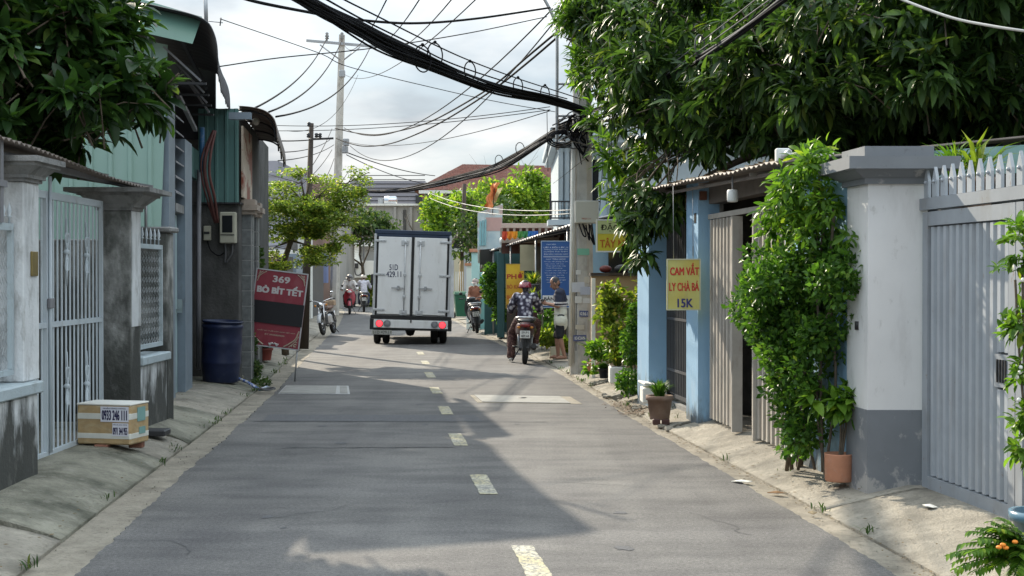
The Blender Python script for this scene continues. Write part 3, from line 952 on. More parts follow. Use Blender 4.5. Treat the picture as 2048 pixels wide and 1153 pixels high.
def chain_link(mb, o, u, v, W, H, cell=.055, r=.0022):
    """woven diamond wire: zig-zag wires up the panel"""
    o = Vector(o); u = Vector(u).normalized(); v = Vector(v).normalized()
    n = u.cross(v)
    k = int(W / cell)
    for i in range(k):
        pts = []
        s = i * cell + cell * .5
        m = int(H / cell)
        for j in range(m + 1):
            side = (1 if (j % 2) else -1)
            a = min(max(s + side * cell * .5, 0), W)
            pts.append(o + u * a + v * min(H, j * cell) + n * (.003 * (1 if (i + j) % 2 else -1)))
        mb.tube(pts, r, 4, cap=False, smooth=False)
    return mb

def cap_stack(mb, x0, x1, y0, y1, zs):
    """stack of (z0, z1, overhang_bottom, overhang_top)"""
    for (z0, z1, a, b) in zs:
        mb.hexa([(x0 - a, y0 - a, z0), (x1 + a, y0 - a, z0), (x1 + a, y1 + a, z0), (x0 - a, y1 + a, z0),
                 (x0 - b, y0 - b, z1), (x1 + b, y0 - b, z1), (x1 + b, y1 + b, z1), (x0 - b, y1 + b, z1)])
    return mb

def spike(mb, p, h=.14, r=.012):
    """cast spear point"""
    mb.lathe([(r * .6, 0), (r * .6, h * .28), (r * 1.7, h * .34), (r * .7, h * .40), (r * 1.5, h * .56), (r * .9, h * .8), (.001, h)], 8, Matrix.Translation(Vector(p)))
    return mb

# ------------------------------------------------------------------ left boundary wall with gate
wl_ = thing('boundary_wall', 'mouldy white boundary wall with mesh panel and cornice, before the pale blue gate', 'wall', (-3.6, 9.0, 0))
bx(-3.78, -3.47, 3.0, 10.06, -.05, .765, .012).build('lower_wall', M['paint_white'], wl_)
bx(-3.80, -3.435, 3.0, 10.10, .768, .855, .01).build('sill', M['sill_blue'], wl_)
bx(-3.84, -3.50, 9.86, 10.18, .858, 2.30, .008).build('pillar', M['paint_white'], wl_)
mb = cap_stack(MB(), -3.84, -3.50, 9.86, 10.18, [(2.30, 2.325, .02, .02), (2.325, 2.35, .04, .04), (2.35, 2.41, .04, .10), (2.41, 2.435, .12, .12), (2.435, 2.475, .15, .15)])
mb.build('cornice', M['cornice'], wl_)
mb = MB(); mb.box(-3.60, -3.565, 6.0, 9.84, 1.945, 1.995); mb.box(-3.60, -3.565, 6.0, 9.84, .915, .955); mb.box(-3.60, -3.565, 9.80, 9.845, .957, 1.943); mb.box(-3.60, -3.565, 8.0, 8.04, .957, 1.943)
pf = mb.build('panel_frame', M['sill_blue'], wl_)
chain_link(MB(), (-3.582, 8.05, .957), (0, 1, 0), (0, 0, 1), 1.74, .985).build('chain_link', M['mesh_wire'], pf)['kind'] = 'stuff'
for yy in (9.2, 9.36, 9.52, 9.68, 9.80):
    spike(MB(), (-3.582, yy, 1.995), .15).build('spike', M['gate_blue'], pf)
bx(-3.60, -3.55, 9.56, 9.61, 1.995, 2.59).build('roof_post', M['steel_grey'], wl_)
bx(-3.62, -3.54, 9.0, 9.66, 2.245, 2.29).build('roof_rail', M['steel_grey'], wl_)

# left steel gate, two leaves
def gate_bars(parent, ys, x, z0, z1, m, w=.024):
    me = bx(-.006, .006, -.010, .010, 0, z1 - z0, .002).mesh('bar', m)
    for yy in ys:
        link('bar', me, parent, loc=Vector((x, yy, z0)) - MW[parent.name].translation)

def ornament(mb, p, s=1.0):
    p = Vector(p)
    for (dz, r) in ((0, .030), (.055, .016), (-.055, .016)):
        mb.lathe([(.002, -.03 * s), (r * s, 0), (.002, .03 * s)], 6, Matrix.Translation(p + Vector((0, 0, dz * s))))
    for sg in (-1, 1):
        for up in (-1, 1):
            pts = [p + Vector((.004, sg * a * s, up * b * s)) for a, b in ((.004, .015), (.022, .05), (.036, .10), (.028, .135), (.014, .125))]
            mb.tube(spline(pts, 3), .006 * s, 5, cap=True)
        mb.tube([p + Vector((0, 0, sg * .06 * s)), p + Vector((0, 0, sg * .25 * s))], [.012 * s, .004 * s], 6)
    return mb

gt = thing('metal_gate', 'pale blue barred steel gate with cast ornaments behind the foam box', 'gate', (-3.74, 11.6, .13))
def leaf_frame(mb, y0, y1, x, z0, z1, mid, w=.045):
    mb.box(x - .016, x + .016, y0, y0 + w * .8, z0, z1); mb.box(x - .016, x + .016, y1 - w * .8, y1, z0, z1)
    for (a, b) in ((z0, z0 + .05), (mid - .022, mid + .022), (z1 - .06, z1)):
        mb.box(x - .014, x + .014, y0 + w * .8 + .001, y1 - w * .8 - .001, a, b)
    return mb
XG = -3.74
f1 = leaf_frame(MB(), 10.72, 11.04, XG, .16, 2.30, 1.225).build('narrow_leaf', M['gate_blue'], gt)
f2 = leaf_frame(MB(), 11.055, 12.53, XG, .16, 2.30, 1.225).build('wide_leaf', M['gate_blue'], gt)
gate_bars(f1, (10.83, 10.93), XG, .21, 1.203, M['gate_blue']); gate_bars(f1, (10.83, 10.93), XG, 1.247, 2.24, M['gate_blue'])
yy = [11.055 + .045 + (1.475 - .09) * (i + 1) / 13 for i in range(12)]
gate_bars(f2, yy, XG, .21, 1.203, M['gate_blue']); gate_bars(f2, yy, XG, 1.247, 2.24, M['gate_blue'])
for (a, z) in ((yy[2], 1.82), (yy[7], 1.80), (yy[2], .70), (yy[7], .68)):
    ornament(MB(), (XG + .026, a + .05, z), 1.15).build('ornament', M['gate_blue'], f2)
tb([(XG + .03, 11.05, .2), (XG + .03, 11.05, 2.42)], .014).build('drop_bolt', M['gate_blue'], gt)
bx(XG + .02, XG + .05, 11.0, 11.1, 1.36, 1.44, .005).build('latch', M['steel_grey'], gt)

# second pillar with fence bay
wl2 = thing('boundary_wall', 'short boundary wall bay with peeling pillar, chain link panel and spear points', 'wall', (-3.6, 13.2, 0))
bx(-3.80, -3.50, 12.62, 12.96, -.05, 2.22, .008).build('pillar', M['mold_wall'], wl2)
bx(-3.4995, -3.492, 12.64, 12.94, 1.15, 2.218, .002).build('paint_layer', M['paint_white'], wl2)
cap_stack(MB(), -3.80, -3.50, 12.62, 12.96, [(2.22, 2.25, .02, .02), (2.25, 2.275, .04, .04), (2.275, 2.355, .04, .13), (2.355, 2.38, .15, .15), (2.38, 2.42, .24, .24)]).build('cornice', M['cornice'], wl2)
bx(-3.74, -3.515, 12.965, 14.0, -.05, .765, .01).build('lower_wall', M['paint_white'], wl2)
bx(-3.76, -3.475, 12.975, 14.02, .768, .85, .01).build('sill', M['sill_blue'], wl2)
mb = MB(); X = -3.56
mb.box(X - .018, X + .018, 12.99, 13.95, 1.885, 1.93); mb.box(X - .018, X + .018, 12.99, 13.95, .915, .955)
mb.box(X - .018, X + .018, 12.99, 13.02, .957, 1.883); mb.box(X - .018, X + .018, 13.92, 13.95, .957, 1.883)
pf = mb.build('panel_frame', M['sill_blue'], wl2)
chain_link(MB(), (X, 13.02, .957), (0, 1, 0), (0, 0, 1), .90, .925, .05).build('chain_link', M['mesh_wire'], pf)['kind'] = 'stuff'
for i in range(6):
    spike(MB(), (X, 13.08 + i * .155, 1.93), .16).build('spike', M['gate_blue'], pf)
bx(-3.84, -3.52, 14.03, 14.3, -.05, 2.06, .01).build('end_pier', M['mold_wall'], wl2)
bx(-3.88, -3.47, 13.99, 14.34, 2.063, 2.12, .015).build('pier_cap', M['cornice'], wl2)
tb([(-3.62, 13.6, 1.93), (-3.62, 13.6, 2.45)], .014).build('conduit', M['galv'], wl2)
# small bronze number plaque on the first pillar
bx(-3.4995, -3.485, 9.99, 10.12, 1.62, 1.80, .004).build('plaque', mat('brass plaque', (.25, .19, .07), .4, metal=.5), wl_)

# tin canopy over the wall
cn = thing('tin_canopy', 'sagging corrugated tin canopy over the mouldy wall and pale blue gate', 'canopy', (-4.4, 11.8, 2.4))
def canopy(u, v):
    Y = 8.6 + 5.4 * v
    zl = 2.575 - .022 * (Y - 8.6) + .02 * math.sin(v * 7)
    return (-3.50 - 1.9 * u, Y, zl + .30 * u)
wavy(MB(), canopy, 6, 190, .012, 54).build('sheet', M['roof_tin'], cn)
bx(-3.70, -3.66, 8.6, 13.95, 2.46, 2.51).build('purlin', M['steel_grey'], cn)
for yy in (9.0, 10.5, 12.1, 13.6):
    mb = MB(); mb.tube([(-3.55, yy, 2.50), (-5.3, yy, 2.80)], .02, 4, smooth=False); mb.build('rafter', M['steel_grey'], cn)

# yard behind the gate
yd = thing('yard_wall', 'dim grey house front across the yard behind the pale blue gate', 'wall', (-6.4, 12, 0))
bx(-6.6, -6.4, 5.0, 15.9, -.05, 3.0).build('render', M['dark_wall'], yd)
bx(-6.39, -3.86, 14.32, 14.5, -.05, 2.0, .01).build('cross_wall', M['mold_wall'], yd)
bx(-6.39, -3.86, 5.0, 14.3, -.06, .10).build('yard_floor', M['concrete_old'], yd)
bx(-6.398, -6.36, 10.4, 11.5, 0.0, 2.2, .01).build('door', M['wood_dark'], yd)

# ------------------------------------------------------------------ green tin building
gb = thing('tin_building', 'pale green corrugated tin building with dark curled awning over its street side', 'building', (-4.3, 17.5, 0))
fx = lambda Y: -4.05 - .1125 * (Y - 16.0)
mb = MB(); corrugated(mb, (-9.0, 16.0, 0.0), (1, 0, 0), (0, 0, 1), 5.0, 4.75, (0, -1, 0), .23, .05, .026)
# clip the free edge to a slant and the top to the roof pitch
for i, (x, y, z) in enumerate(mb.v):
    xr = -4.17 + .055 * z
    if x > xr: x = xr
    if z > 4.4: z = 4.30 + .235 * (-4.0 - x) * .9
    mb.v[i] = (x, y, z)
mb.build('end_wall', M['green_tin'], gb)
q = [P(150, 34, 15.55), P(385, 88, 15.55), P(404, 34, 15.85), P(150, -40, 15.85)]
mb = MB(); mb.hexa([q[0], q[1], q[2], q[3], q[0] + Vector((0, .02, -.008)), q[1] + Vector((-.008, .02, .0)), q[2] + Vector((-.008, .03, -.006)), q[3] + Vector((0, .03, -.01))])
mb.build('flashing', M['green_flash'], gb)
prof = [(-5.6, 4.98), (-4.6, 4.80), (-3.95, 4.66), (-3.62, 4.58), (-3.46, 4.50), (-3.385, 4.38), (-3.345, 4.22), (-3.335, 4.0)]
prof = [(p.x, p.z) for p in spline([Vector((a, 0, b)) for a, b in prof], 4)]
def awn1(u, v):
    i = u * (len(prof) - 1); k = min(int(i), len(prof) - 2); f = i - k
    x = prof[k][0] * (1 - f) + prof[k + 1][0] * f; z = prof[k][1] * (1 - f) + prof[k + 1][1] * f
    Y = 15.62 + 4.5 * v
    jag = .07 * noise2(Y, 2, 5) * (1 if u > .96 else 0)
    return (x - .95 * v + .17 * v * v, Y, z + .03 * v + jag)
wavy(MB(), awn1, 28, 170, .011, 52, nrm=(.5, 0, .85)).build('awning', M['dark_tin'], gb)
bx(-6.2, -4.32, 20.05, 20.1, 3.6, 4.72).build('far_gable', M['dark_tin'], gb)
# street side: steel posts, louvre, door, shutter
def fr_box(mb, Y0, Y1, o0, o1, z0, z1):
    """box along the facade: o0..o1 outwards from it"""
    mb.hexa([(fx(Y0) + o1, Y0, z0), (fx(Y1) + o1, Y1, z0), (fx(Y1) + o0, Y1, z0), (fx(Y0) + o0, Y0, z0),
             (fx(Y0) + o1, Y0, z1), (fx(Y1) + o1, Y1, z1), (fx(Y1) + o0, Y1, z1), (fx(Y0) + o0, Y0, z1)])
    return mb
fr_box(MB(), 16.08, 20.0, -.5, -.42, 0, 4.4).build('street_wall', M['dark_wall'], gb)
fr_box(MB(), 16.06, 16.62, -.06, .05, .1, 3.75).build('post', M['steel_blue'], gb)
fr_box(MB(), 17.42, 18.15, -.06, .07, .1, 3.35).build('post', M['steel_blue'], gb)
dr = fr_box(MB(), 16.64, 17.40, -.10, -.03, .14, 2.38).build('door', M['door_blue'], gb)
fr_box(MB(), 16.72, 17.32, -.03, -.02, .35, 1.0).build('panel', M['door_blue'], dr)
fr_box(MB(), 16.72, 17.32, -.03, -.02, 1.2, 2.2).build('panel', M['door_blue'], dr)
fr_box(MB(), 17.30, 17.36, -.03, .05, 1.15, 1.32).build('handle', M['chrome'], dr)
fr_box(MB(), 16.64, 17.40, -.06, .06, 2.40, 2.50).build('lintel', M['cornice'], gb)
for i in range(7):
    z = 2.62 + i * .185
    mb = MB(); mb.hexa([(fx(16.64) + .06, 16.64, z), (fx(17.4) + .06, 17.4, z), (fx(17.4) - .08, 17.4, z + .09), (fx(16.64) - .08, 16.64, z + .09),
                        (fx(16.64) + .06, 16.64, z + .02), (fx(17.4) + .06, 17.4, z + .02), (fx(17.4) - .08, 17.4, z + .11), (fx(16.64) - .08, 16.64, z + .11)])
    mb.build('louvre_slat', M['steel_grey'], gb)
sh = fr_box(MB(), 18.16, 19.97, -.40, -.34, .1, 3.0).build('shutter', M['steel_dark'], gb)
for i in range(9):
    fr_box(MB(), 18.2, 19.9, -.338, -.325, .3 + i * .29, .32 + i * .29).build('shutter_rib', M['steel_grey'], sh)
fr_box(MB(), 18.16, 19.97, -.40, -.05, 3.0, 3.42).build('shutter_box', M['green_tin_dark'], gb)
for i in range(4):
    Y = 16.0 + i * .78
    z = 3.86 - .03 * i
    a = Vector((fx(Y), Y, z)); tip = Vector((-3.48 - .18 * (Y - 15.6), Y, z - .01))
    mb = MB(); mb.tube([a, tip], .018, 4, smooth=False); br = mb.build('bracket', M['steel_dark'], gb)
    mb = MB(); mb.tube([Vector((fx(Y), Y, z + .42)), tip + Vector((-.06, 0, .03))], .016, 4, smooth=False); mb.build('brace', M['steel_grey'], br)
mb = MB(); mb.tube([(fx(15.9) + .03, 15.9, 4.02), (fx(18.9) + .03, 18.9, 3.62)], .035, 4, smooth=False); mb.build('eave_beam', M['steel_grey'], gb)
mb = MB(); mb.tube([(fx(15.9) + .28, 15.7, 4.30), (fx(18.3) + .25, 18.3, 4.1)], .025, 4, smooth=False); mb.build('eave_beam', M['steel_dark'], gb)
tb([P(398, 340, 19.6), P(397, 740, 19.6)], .033).build('drain_pipe', M['steel_grey'], gb)
tb([P(404, 255, 19.5), P(404, 345, 19.5)], .038).build('drain_pipe', mat('blue pvc', (.05, .16, .33), .4, dirt=((.3, .3, .3), .5, 10, (1, 1, 3), .52, .7)), gb)
M['hose'] = mat('red brown corrugated hose', (.13, .05, .045), .5, var=.2)
for k, (dx, w) in enumerate(((0, .026), (9, .02), (-7, .014))):
    pts = [P(428 + dx * .3, 262, 19.5), P(412 + dx, 310, 19.4), P(410 + dx, 350, 19.4), P(420 + dx, 395, 19.5), P(432 + dx * .4, 445, 19.8)]
    tb(spline(pts, 6), w).build('hose', M['hose'], gb)

# ------------------------------------------------------------------ dark meter wall and tiled house
hs = thing('tiled_house', 'narrow house with dark side wall, tiled columns, red banner and curled brown awning', 'building', (-4.5, 21.5, 0))
hx = lambda Y: -3.97 - .10 * (Y - 20.0)
bx(-4.75, -3.97, 20.0, 20.22, -.05, 2.66, .01).build('side_wall', M['dark_wall'], hs)
mb = MB(); corrugated(mb, (-4.55, 19.97, 2.68), (1, 0, 0), (0, 0, 1), .585, 1.36, (0, -1, 0), .145, .04, .02); mb.build('green_cladding', M['green_tin_dark'], hs)
bx(-4.6, -3.94, 19.93, 20.2, 2.655, 2.68).build('ledge', M['steel_dark'], hs)
mb = MB(); mb.hexa([(hx(20.23), 20.23, 0), (hx(25.6), 25.6, 0), (hx(25.6) - 3, 25.6, 0), (-7.5, 20.23, 0), (hx(20.23), 20.23, 4.0), (hx(25.6), 25.6, 4.0), (hx(25.6) - 3, 25.6, 4.0), (-7.5, 20.23, 4.0)])
mb.build('street_wall', M['dark_wall'], hs)
M['banner_cream'] = mat('faded cream and rust banner', (.50, .42, .34), .6, var=.15, vscale=2, dirt=((.24, .055, .03), .95, 1.6, (1.2, 1.2, 1.6), .50, .56))
def hxb(mb, Y0, Y1, o0, o1, z0, z1):
    mb.hexa([(hx(Y0) + o1, Y0, z0), (hx(Y1) + o1, Y1, z0), (hx(Y1) + o0, Y1, z0), (hx(Y0) + o0, Y0, z0),
             (hx(Y0) + o1, Y0, z1), (hx(Y1) + o1, Y1, z1), (hx(Y1) + o0, Y1, z1), (hx(Y0) + o0, Y0, z1)])
    return mb
hxb(MB(), 20.05, 21.5, .03, .06, 2.76, 3.80).build('banner', M['banner_cream'], hs)
for (a, b) in ((20.30, 20.62), (21.25, 21.55)):
    c = hxb(MB(), a, b, .002, .16, .0, 2.52).build('column', M['tile_joint'], hs)
    for i in range(11):
        z = .05 + i * .225
        hxb(MB(), a + .012, b - .012, .1602, .168, z, z + .21).build('tile', M['tile_grey'], c)
        mb = MB(); mb.hexa([(hx(a) + .012, a - .007, z), (hx(a) + .148, a - .007, z), (hx(a) + .148, a, z), (hx(a) + .012, a, z),
                            (hx(a) + .012, a - .007, z + .21), (hx(a) + .148, a - .007, z + .21), (hx(a) + .148, a, z + .21), (hx(a) + .012, a, z + .21)])
        mb.build('tile', M['tile_grey'], c)
    for (z0, z1, k) in ((2.52, 2.58, .05), (2.58, 2.66, .09), (2.66, 2.74, .05)):
        hxb(MB(), a - k, b + k, .004, .16 + k, z0, z1).build('moulding', M['cream_trim'], c)
prof2 = [(0.0, .30), (.20, .28), (.38, .23), (.50, .13), (.545, .0), (.56, -.17)]
prof2 = [(p.x, p.z) for p in spline([Vector((a, 0, b)) for a, b in prof2], 4)]
def awn2(u, v):
    i = u * (len(prof2) - 1); k = min(int(i), len(prof2) - 2); f = i - k
    o = prof2[k][0] * (1 - f) + prof2[k + 1][0] * f; z = prof2[k][1] * (1 - f) + prof2[k + 1][1] * f
    Y = 19.95 + 3.6 * v
    return (hx(Y) + o * (1 - .18 * v), Y, 3.78 + z - .12 * v)
wavy(MB(), awn2, 22, 80, .014, 11, nrm=(.55, 0, .8)).build('awning', M['brown_tin'], hs)
for v in (0.05, .35, .65, .95):
    pts = [Vector(awn2(u / 14, v)) - Vector((.03, 0, .035)) for u in range(15)]
    tb(pts, .014, 5).build('awning_rib', M['steel_dark'], hs)
MB().ball(P(512, 243, 20.6), .06).build('bulb', mat('lamp bulb glass', (.5, .46, .40), .3), hs)
bx(*(lambda p: (p.x - .03, p.x + .28, p.y - .02, p.y + .1, p.z - .08, p.z + .02))(P(462, 228, 19.7))).build('awning_plate', M['steel_blue'], hs)

mt = thing('meter_box', 'yellowed electric meter box with dark window on dark wall under green cladding', 'meter box', P(456, 487, 19.9))
p = P(456, 487, 19.9)
bx(p.x - .115, p.x + .115, 19.86, 19.995, p.z, p.z + .45, .012).build('case', M['meter_plastic'], mt)
bx(p.x - .075, p.x + .075, 19.85, 19.859, p.z + .155, p.z + .40, .004).build('window', M['glass_dark'], mt)
bx(p.x - .1, p.x + .1, 19.852, 19.8595, p.z + .115, p.z + .128).build('seam', M['steel_dark'], mt)
for sx in (-.05, .06):
    tb(spline([(p.x + sx, 19.93, p.z), (p.x + sx * .8, 19.93, p.z - .15), (p.x + sx * .2 - .05, 19.95, p.z - .28)], 5), .014, 6).build('cable', M['cable_grey'], mt)
br = thing('breaker_box', 'small yellowed breaker box left of the meter box on dark wall', 'breaker box', P(413, 481, 19.9))
p = P(413, 481, 19.9)
bx(p.x - .05, p.x + .05, 19.92, 19.995, p.z, p.z + .21, .008).build('case', M['meter_plastic'], br)
bx(p.x - .04, p.x + .04, 19.912, 19.919, p.z + .09, p.z + .125).build('slot', M['steel_dark'], br)
tb(spline([(p.x, 19.96, p.z), (p.x + .05, 19.95, p.z - .14), (p.x + .16, 19.96, p.z - .22), (p.x + .24, 19.97, p.z - .18)], 5), .008, 6).build('cable', M['cable'], br)

# ------------------------------------------------------------------ right side: frame along the facade
def XR(Y):
    return 2.47 - .105 * (Y - 9.55)

def rb(mb, Y0, Y1, o0, o1, z0, z1):
    """box along the right facade; o = metres away from the street behind the facade line"""
    if Y0 > Y1: Y0, Y1 = Y1, Y0
    a, b = XR(Y0), XR(Y1)
    mb.hexa([(a + o0, Y0, z0), (a + o1, Y0, z0), (b + o1, Y1, z0), (b + o0, Y1, z0),
             (a + o0, Y0, z1), (a + o1, Y0, z1), (b + o1, Y1, z1), (b + o0, Y1, z1)])
    return mb

# big gate pillar
pp = thing('gate_pillar', 'tall white gate pillar with slate grey base and stepped cap beside the slatted gate', 'pillar', (XR(9.6) + .2, 9.7, .1))
rb(MB(), 9.55, 9.97, 0, .42, .0, .69).build('base', M['pillar_grey'], pp)
rb(MB(), 9.553, 9.967, .003, .417, .69, 2.26).build('shaft', M['pillar_white'], pp)
mb = MB()
for (z0, z1, a, b) in ((2.26, 2.30, .03, .03), (2.30, 2.355, .04, .12), (2.355, 2.44, .17, .17), (2.44, 2.52, .03, .03)):
    Y0, Y1 = 9.55, 9.97
    def rg(k, z): return [(XR(Y0) - k, Y0 - k, z), (XR(Y0) + .42 + k, Y0 - k, z), (XR(Y1) + .42 + k, Y1 + k, z), (XR(Y1) - k, Y1 + k, z)]
    mb.hexa(rg(a, z0) + rg(b, z1))
mb.build('cap', M['pillar_grey'], pp)
tb([(XR(9.62) - .012, 9.75, 1.24), (XR(9.62) - .012, 9.75, 1.30)], .02, 8).build('doorbell', M['black'], pp)

# slatted steel gate
M['gate_back'] = mat('darkened backing sheet', (.115, .125, .14), .55, var=.15, vscale=4)  # gap shade between the slats is put into this darker colour
sg = thing('slatted_gate', 'light grey steel gate of vertical slats topped by spear points', 'gate', (XR(8.0) + .2, 8.0, .13))
O = .36
def gate_leaf(name, Y0, Y1, lock):
    mb = MB()
    lo, hi = min(Y0, Y1), max(Y0, Y1)
    rb(mb, lo, lo + .085, O, O + .05, .14, 2.06); rb(mb, hi - .085, hi, O, O + .05, .14, 2.06)
    rb(mb, lo + .086, hi - .086, O + .002, O + .048, .14, .25); rb(mb, lo + .086, hi - .086, O + .002, O + .048, 1.965, 2.06)
    lf = mb.build(name, M['gate_grey2'], sg)
    rb(MB(), lo + .087, hi - .087, O + .044, O + .050, .252, 1.963).build('backing_sheet', M['gate_back'], lf)
    n = int((hi - lo - .17) / .098)
    w = .066
    d = Vector((-.105, .9945, 0))
    def slat(z0, z1, Y):
        mb = MB()
        a = [(-w / 2, .018), (-w / 2 + .012, -.012), (w / 2 - .012, -.012), (w / 2, .018)]
        ang = math.atan2(-.105, .9945)
        Rz = Matrix.Rotation(-ang, 4, 'Z')
        vs = []
        for z in (z0, z1):
            for (s, o) in a:
                vs.append(Vector((XR(Y + s) + O + .024 + o, Y + s, z)))
        mb._add(vs, [(0, 1, 5, 4), (1, 2, 6, 5), (2, 3, 7, 6), (3, 0, 4, 7), (3, 2, 1, 0), (4, 5, 6, 7)], False)
        mb.build('slat', M['gate_grey'], lf)
    for i in range(n):
        Y = lo + .087 + (hi - lo - .174) * (i + .5) / n
        if lock and i < 2:
            slat(.26, .93, Y); slat(1.16, 1.955, Y)
        else:
            slat(.26, 1.955, Y)
    if lock:
        y0 = lo + .09
        rb(MB(), y0, y0 + .20, O + .01, O + .035, .945, 1.145).build('lock_plate', M['gate_grey2'], lf)
        for k in range(4):
            rb(MB(), y0 + .035 + k * .036, y0 + .05 + k * .036, O + .002, O + .0095, .975, 1.115).build('lock_slot', M['black'], lf)
    return lf
gate_leaf('gate_leaf', 8.14, 9.50, True)
gate_leaf('gate_leaf', 6.6, 8.13, False)
mb = MB(); rb(mb, 4.2, 9.54, O - .005, O + .06, 2.075, 2.155); rb(mb, 4.2, 9.54, O + .0, O + .055, .045, .12)
mb.build('gate_rail', M['gate_grey2'], sg)
for i in range(22):
    Y = 9.44 - i * .135
    def fl(a, z): return (XR(Y + a) + O, Y + a, z)
    pts = [(-.036, 2.157), (.036, 2.157), (.036, 2.27), (.0, 2.36), (-.036, 2.27)]
    mb = MB(); f_ = [Vector(fl(a, z)) for a, z in pts]; b_ = [p + Vector((.02, 0, 0)) for p in f_]
    mb._add(f_ + b_, [(4, 3, 2, 1, 0), (5, 6, 7, 8, 9)] + [(k, (k + 1) % 5, 5 + (k + 1) % 5, 5 + k) for k in range(5)], False)
    mb.ball(Vector(fl(0, 2.262)) + Vector((-.004, 0, 0)), .013, 6, 4)
    mb.build('spear_point', M['gate_grey'], sg)

# house behind: teal band and dim carport
hb = thing('carport_house', 'low house behind the gates with faded teal roof band and dim carport', 'building', (4.5, 11, 0))
mb = MB(); a = P(1555, 322, 11.6); b = P(2110, 286, 9.9)
mb.hexa([a + Vector((0, 0, -.22)), b + Vector((0, 0, -.20)), b + Vector((0, .1, -.20)), a + Vector((0, .1, -.22)), a, b, b + Vector((0, .1, 0)), a + Vector((0, .1, 0))])
mb.build('roof_band', M['teal_band'], hb)
rb(MB(), 5.0, 11.2, 3.0, 3.2, 0, 3.0).build('back_wall', M['teal_band'], hb)
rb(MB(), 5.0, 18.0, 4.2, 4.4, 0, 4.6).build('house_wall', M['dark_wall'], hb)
mb = MB(); mb.hexa([(2.5, 11.8, 2.60), (8, 11.8, 2.60), (8, 17.4, 2.72), (2.0, 17.4, 2.72), (2.5, 11.8, 2.64), (8, 11.8, 2.64), (8, 17.4, 2.76), (2.0, 17.4, 2.76)])
mb.build('flat_roof', M['roof_tin'], hb)

# ------------------------------------------------------------------ sky blue front with folding gates
bf = thing('blue_house_front', 'sky blue house front with tin eave between the white pillar and foam boxes', 'building', (XR(14) + .2, 14, .1))
rb(MB(), 9.98, 11.5, .02, .22, .0, 2.44).build('wall_panel', M['wall_blue'], bf)
rb(MB(), 14.2, 14.72, -.06, .16, .0, 2.62).build('pillar', M['wall_blue'], bf)
rb(MB(), 16.4, 17.08, -.12, .10, .0, 2.62).build('pillar', M['wall_blue'], bf)
rb(MB(), 14.195, 14.725, .162, .20, 1.6, 2.6).build('rough_edge', M['mold_wall'], bf)
rb(MB(), 11.5, 14.2, .05, .20, 2.36, 2.62).build('lintel', M['roof_tin'], bf)
rb(MB(), 14.73, 16.39, .06, .20, 2.36, 2.62).build('lintel', M['roof_tin'], bf)
rb(MB(), 11.5, 14.2, .04, .07, 2.20, 2.25).build('gate_track', M['gate_beige'], bf)
rb(MB(), 11.0, 17.0, 1.6, 1.75, 0, 2.7).build('inner_wall', M['dark_wall'], bf)  # shade inside the doorway is put into the dark wall colour
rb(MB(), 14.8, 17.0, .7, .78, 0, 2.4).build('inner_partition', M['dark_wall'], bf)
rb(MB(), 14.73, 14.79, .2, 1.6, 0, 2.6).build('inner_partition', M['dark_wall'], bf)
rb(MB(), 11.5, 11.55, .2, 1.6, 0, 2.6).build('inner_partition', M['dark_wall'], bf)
rb(MB(), 14.16, 14.8, -.05, .02, 2.40, 2.49).build('rusty_box', mat('rusted steel', (.13, .055, .035), .8, var=.3), bf)
rb(MB(), 14.28, 14.36, -.066, -.061, 2.17, 2.27).build('switch_plate', M['black'], bf)
rb(MB(), 14.40, 14.42, -.066, -.061, 1.83, 1.93).build('switch_plate', M['steel_dark'], bf)
def eave(u, v):
    Y = 10.55 + 6.6 * v
    return (XR(Y) - .30 + 2.2 * u, Y, 2.50 + .02 * (Y - 10.5) + .22 * u + (.018 * noise2(Y, 1, 3) if u < .15 else 0))
wavy(MB(), eave, 5, 190, .011, 46).build('tin_eave', M['roof_tin'], bf)
for yy in (11.6, 13.4, 15.2, 16.9):
    mb = MB(); mb.tube([(XR(yy) - .25, yy, 2.45 + .02 * (yy - 10.5)), (XR(yy) + 1.5, yy, 2.6 + .02 * (yy - 10.5))], .022, 4, smooth=False); mb.build('rafter', M['roof_tin'], bf)
mb = MB(); mb.tube([(XR(10.7) - .18, 10.7, 2.44), (XR(17) - .18, 17.0, 2.56)], .02, 4, smooth=False); mb.build('purlin', M['roof_tin'], bf)

def folding(label, Y0, Y1, n, loc_m):
    t = thing('folding_gate', label, 'gate', (XR((Y0 + Y1) / 2), (Y0 + Y1) / 2, .12))
    for i in range(n):
        a = Y0 + (Y1 - Y0) * i / n; b = Y0 + (Y1 - Y0) * (i + .72) / n
        dz = .025 if i % 2 else -.012
        mb = MB(); rb(mb, a, b, .045 + dz, .065 + dz, .16, 2.19); mb.build('slat', loc_m, t)
    for z in (.30, .85, 1.4, 1.95):
        rb(MB(), Y0, Y1, .085, .10, z, z + .03).build('crossbar', M['iron_dark'], t)
    return t
t1 = folding('beige folding gate leaf half hidden by the leafy bush, bunched before the dark doorway', 11.52, 12.38, 13, M['gate_beige'])
t2 = folding('beige folding gate leaf drawn against the sky blue pillar', 13.14, 14.17, 16, M['gate_beige'])
rb(MB(), 13.10, 13.135, .0, .10, .13, 2.19).build('end_post', M['gate_beige'], t2)
rb(MB(), 12.385, 12.42, .0, .10, .13, 2.19).build('end_post', M['gate_beige'], t1)
MB().lathe([(.022, 0), (.022, .03)], 10, Matrix.Translation((XR(12.4) - .03, 12.40, 1.12)) @ Matrix.Rotation(math.pi / 2, 4, 'Y')).build('padlock', M['steel_dark'], t1)

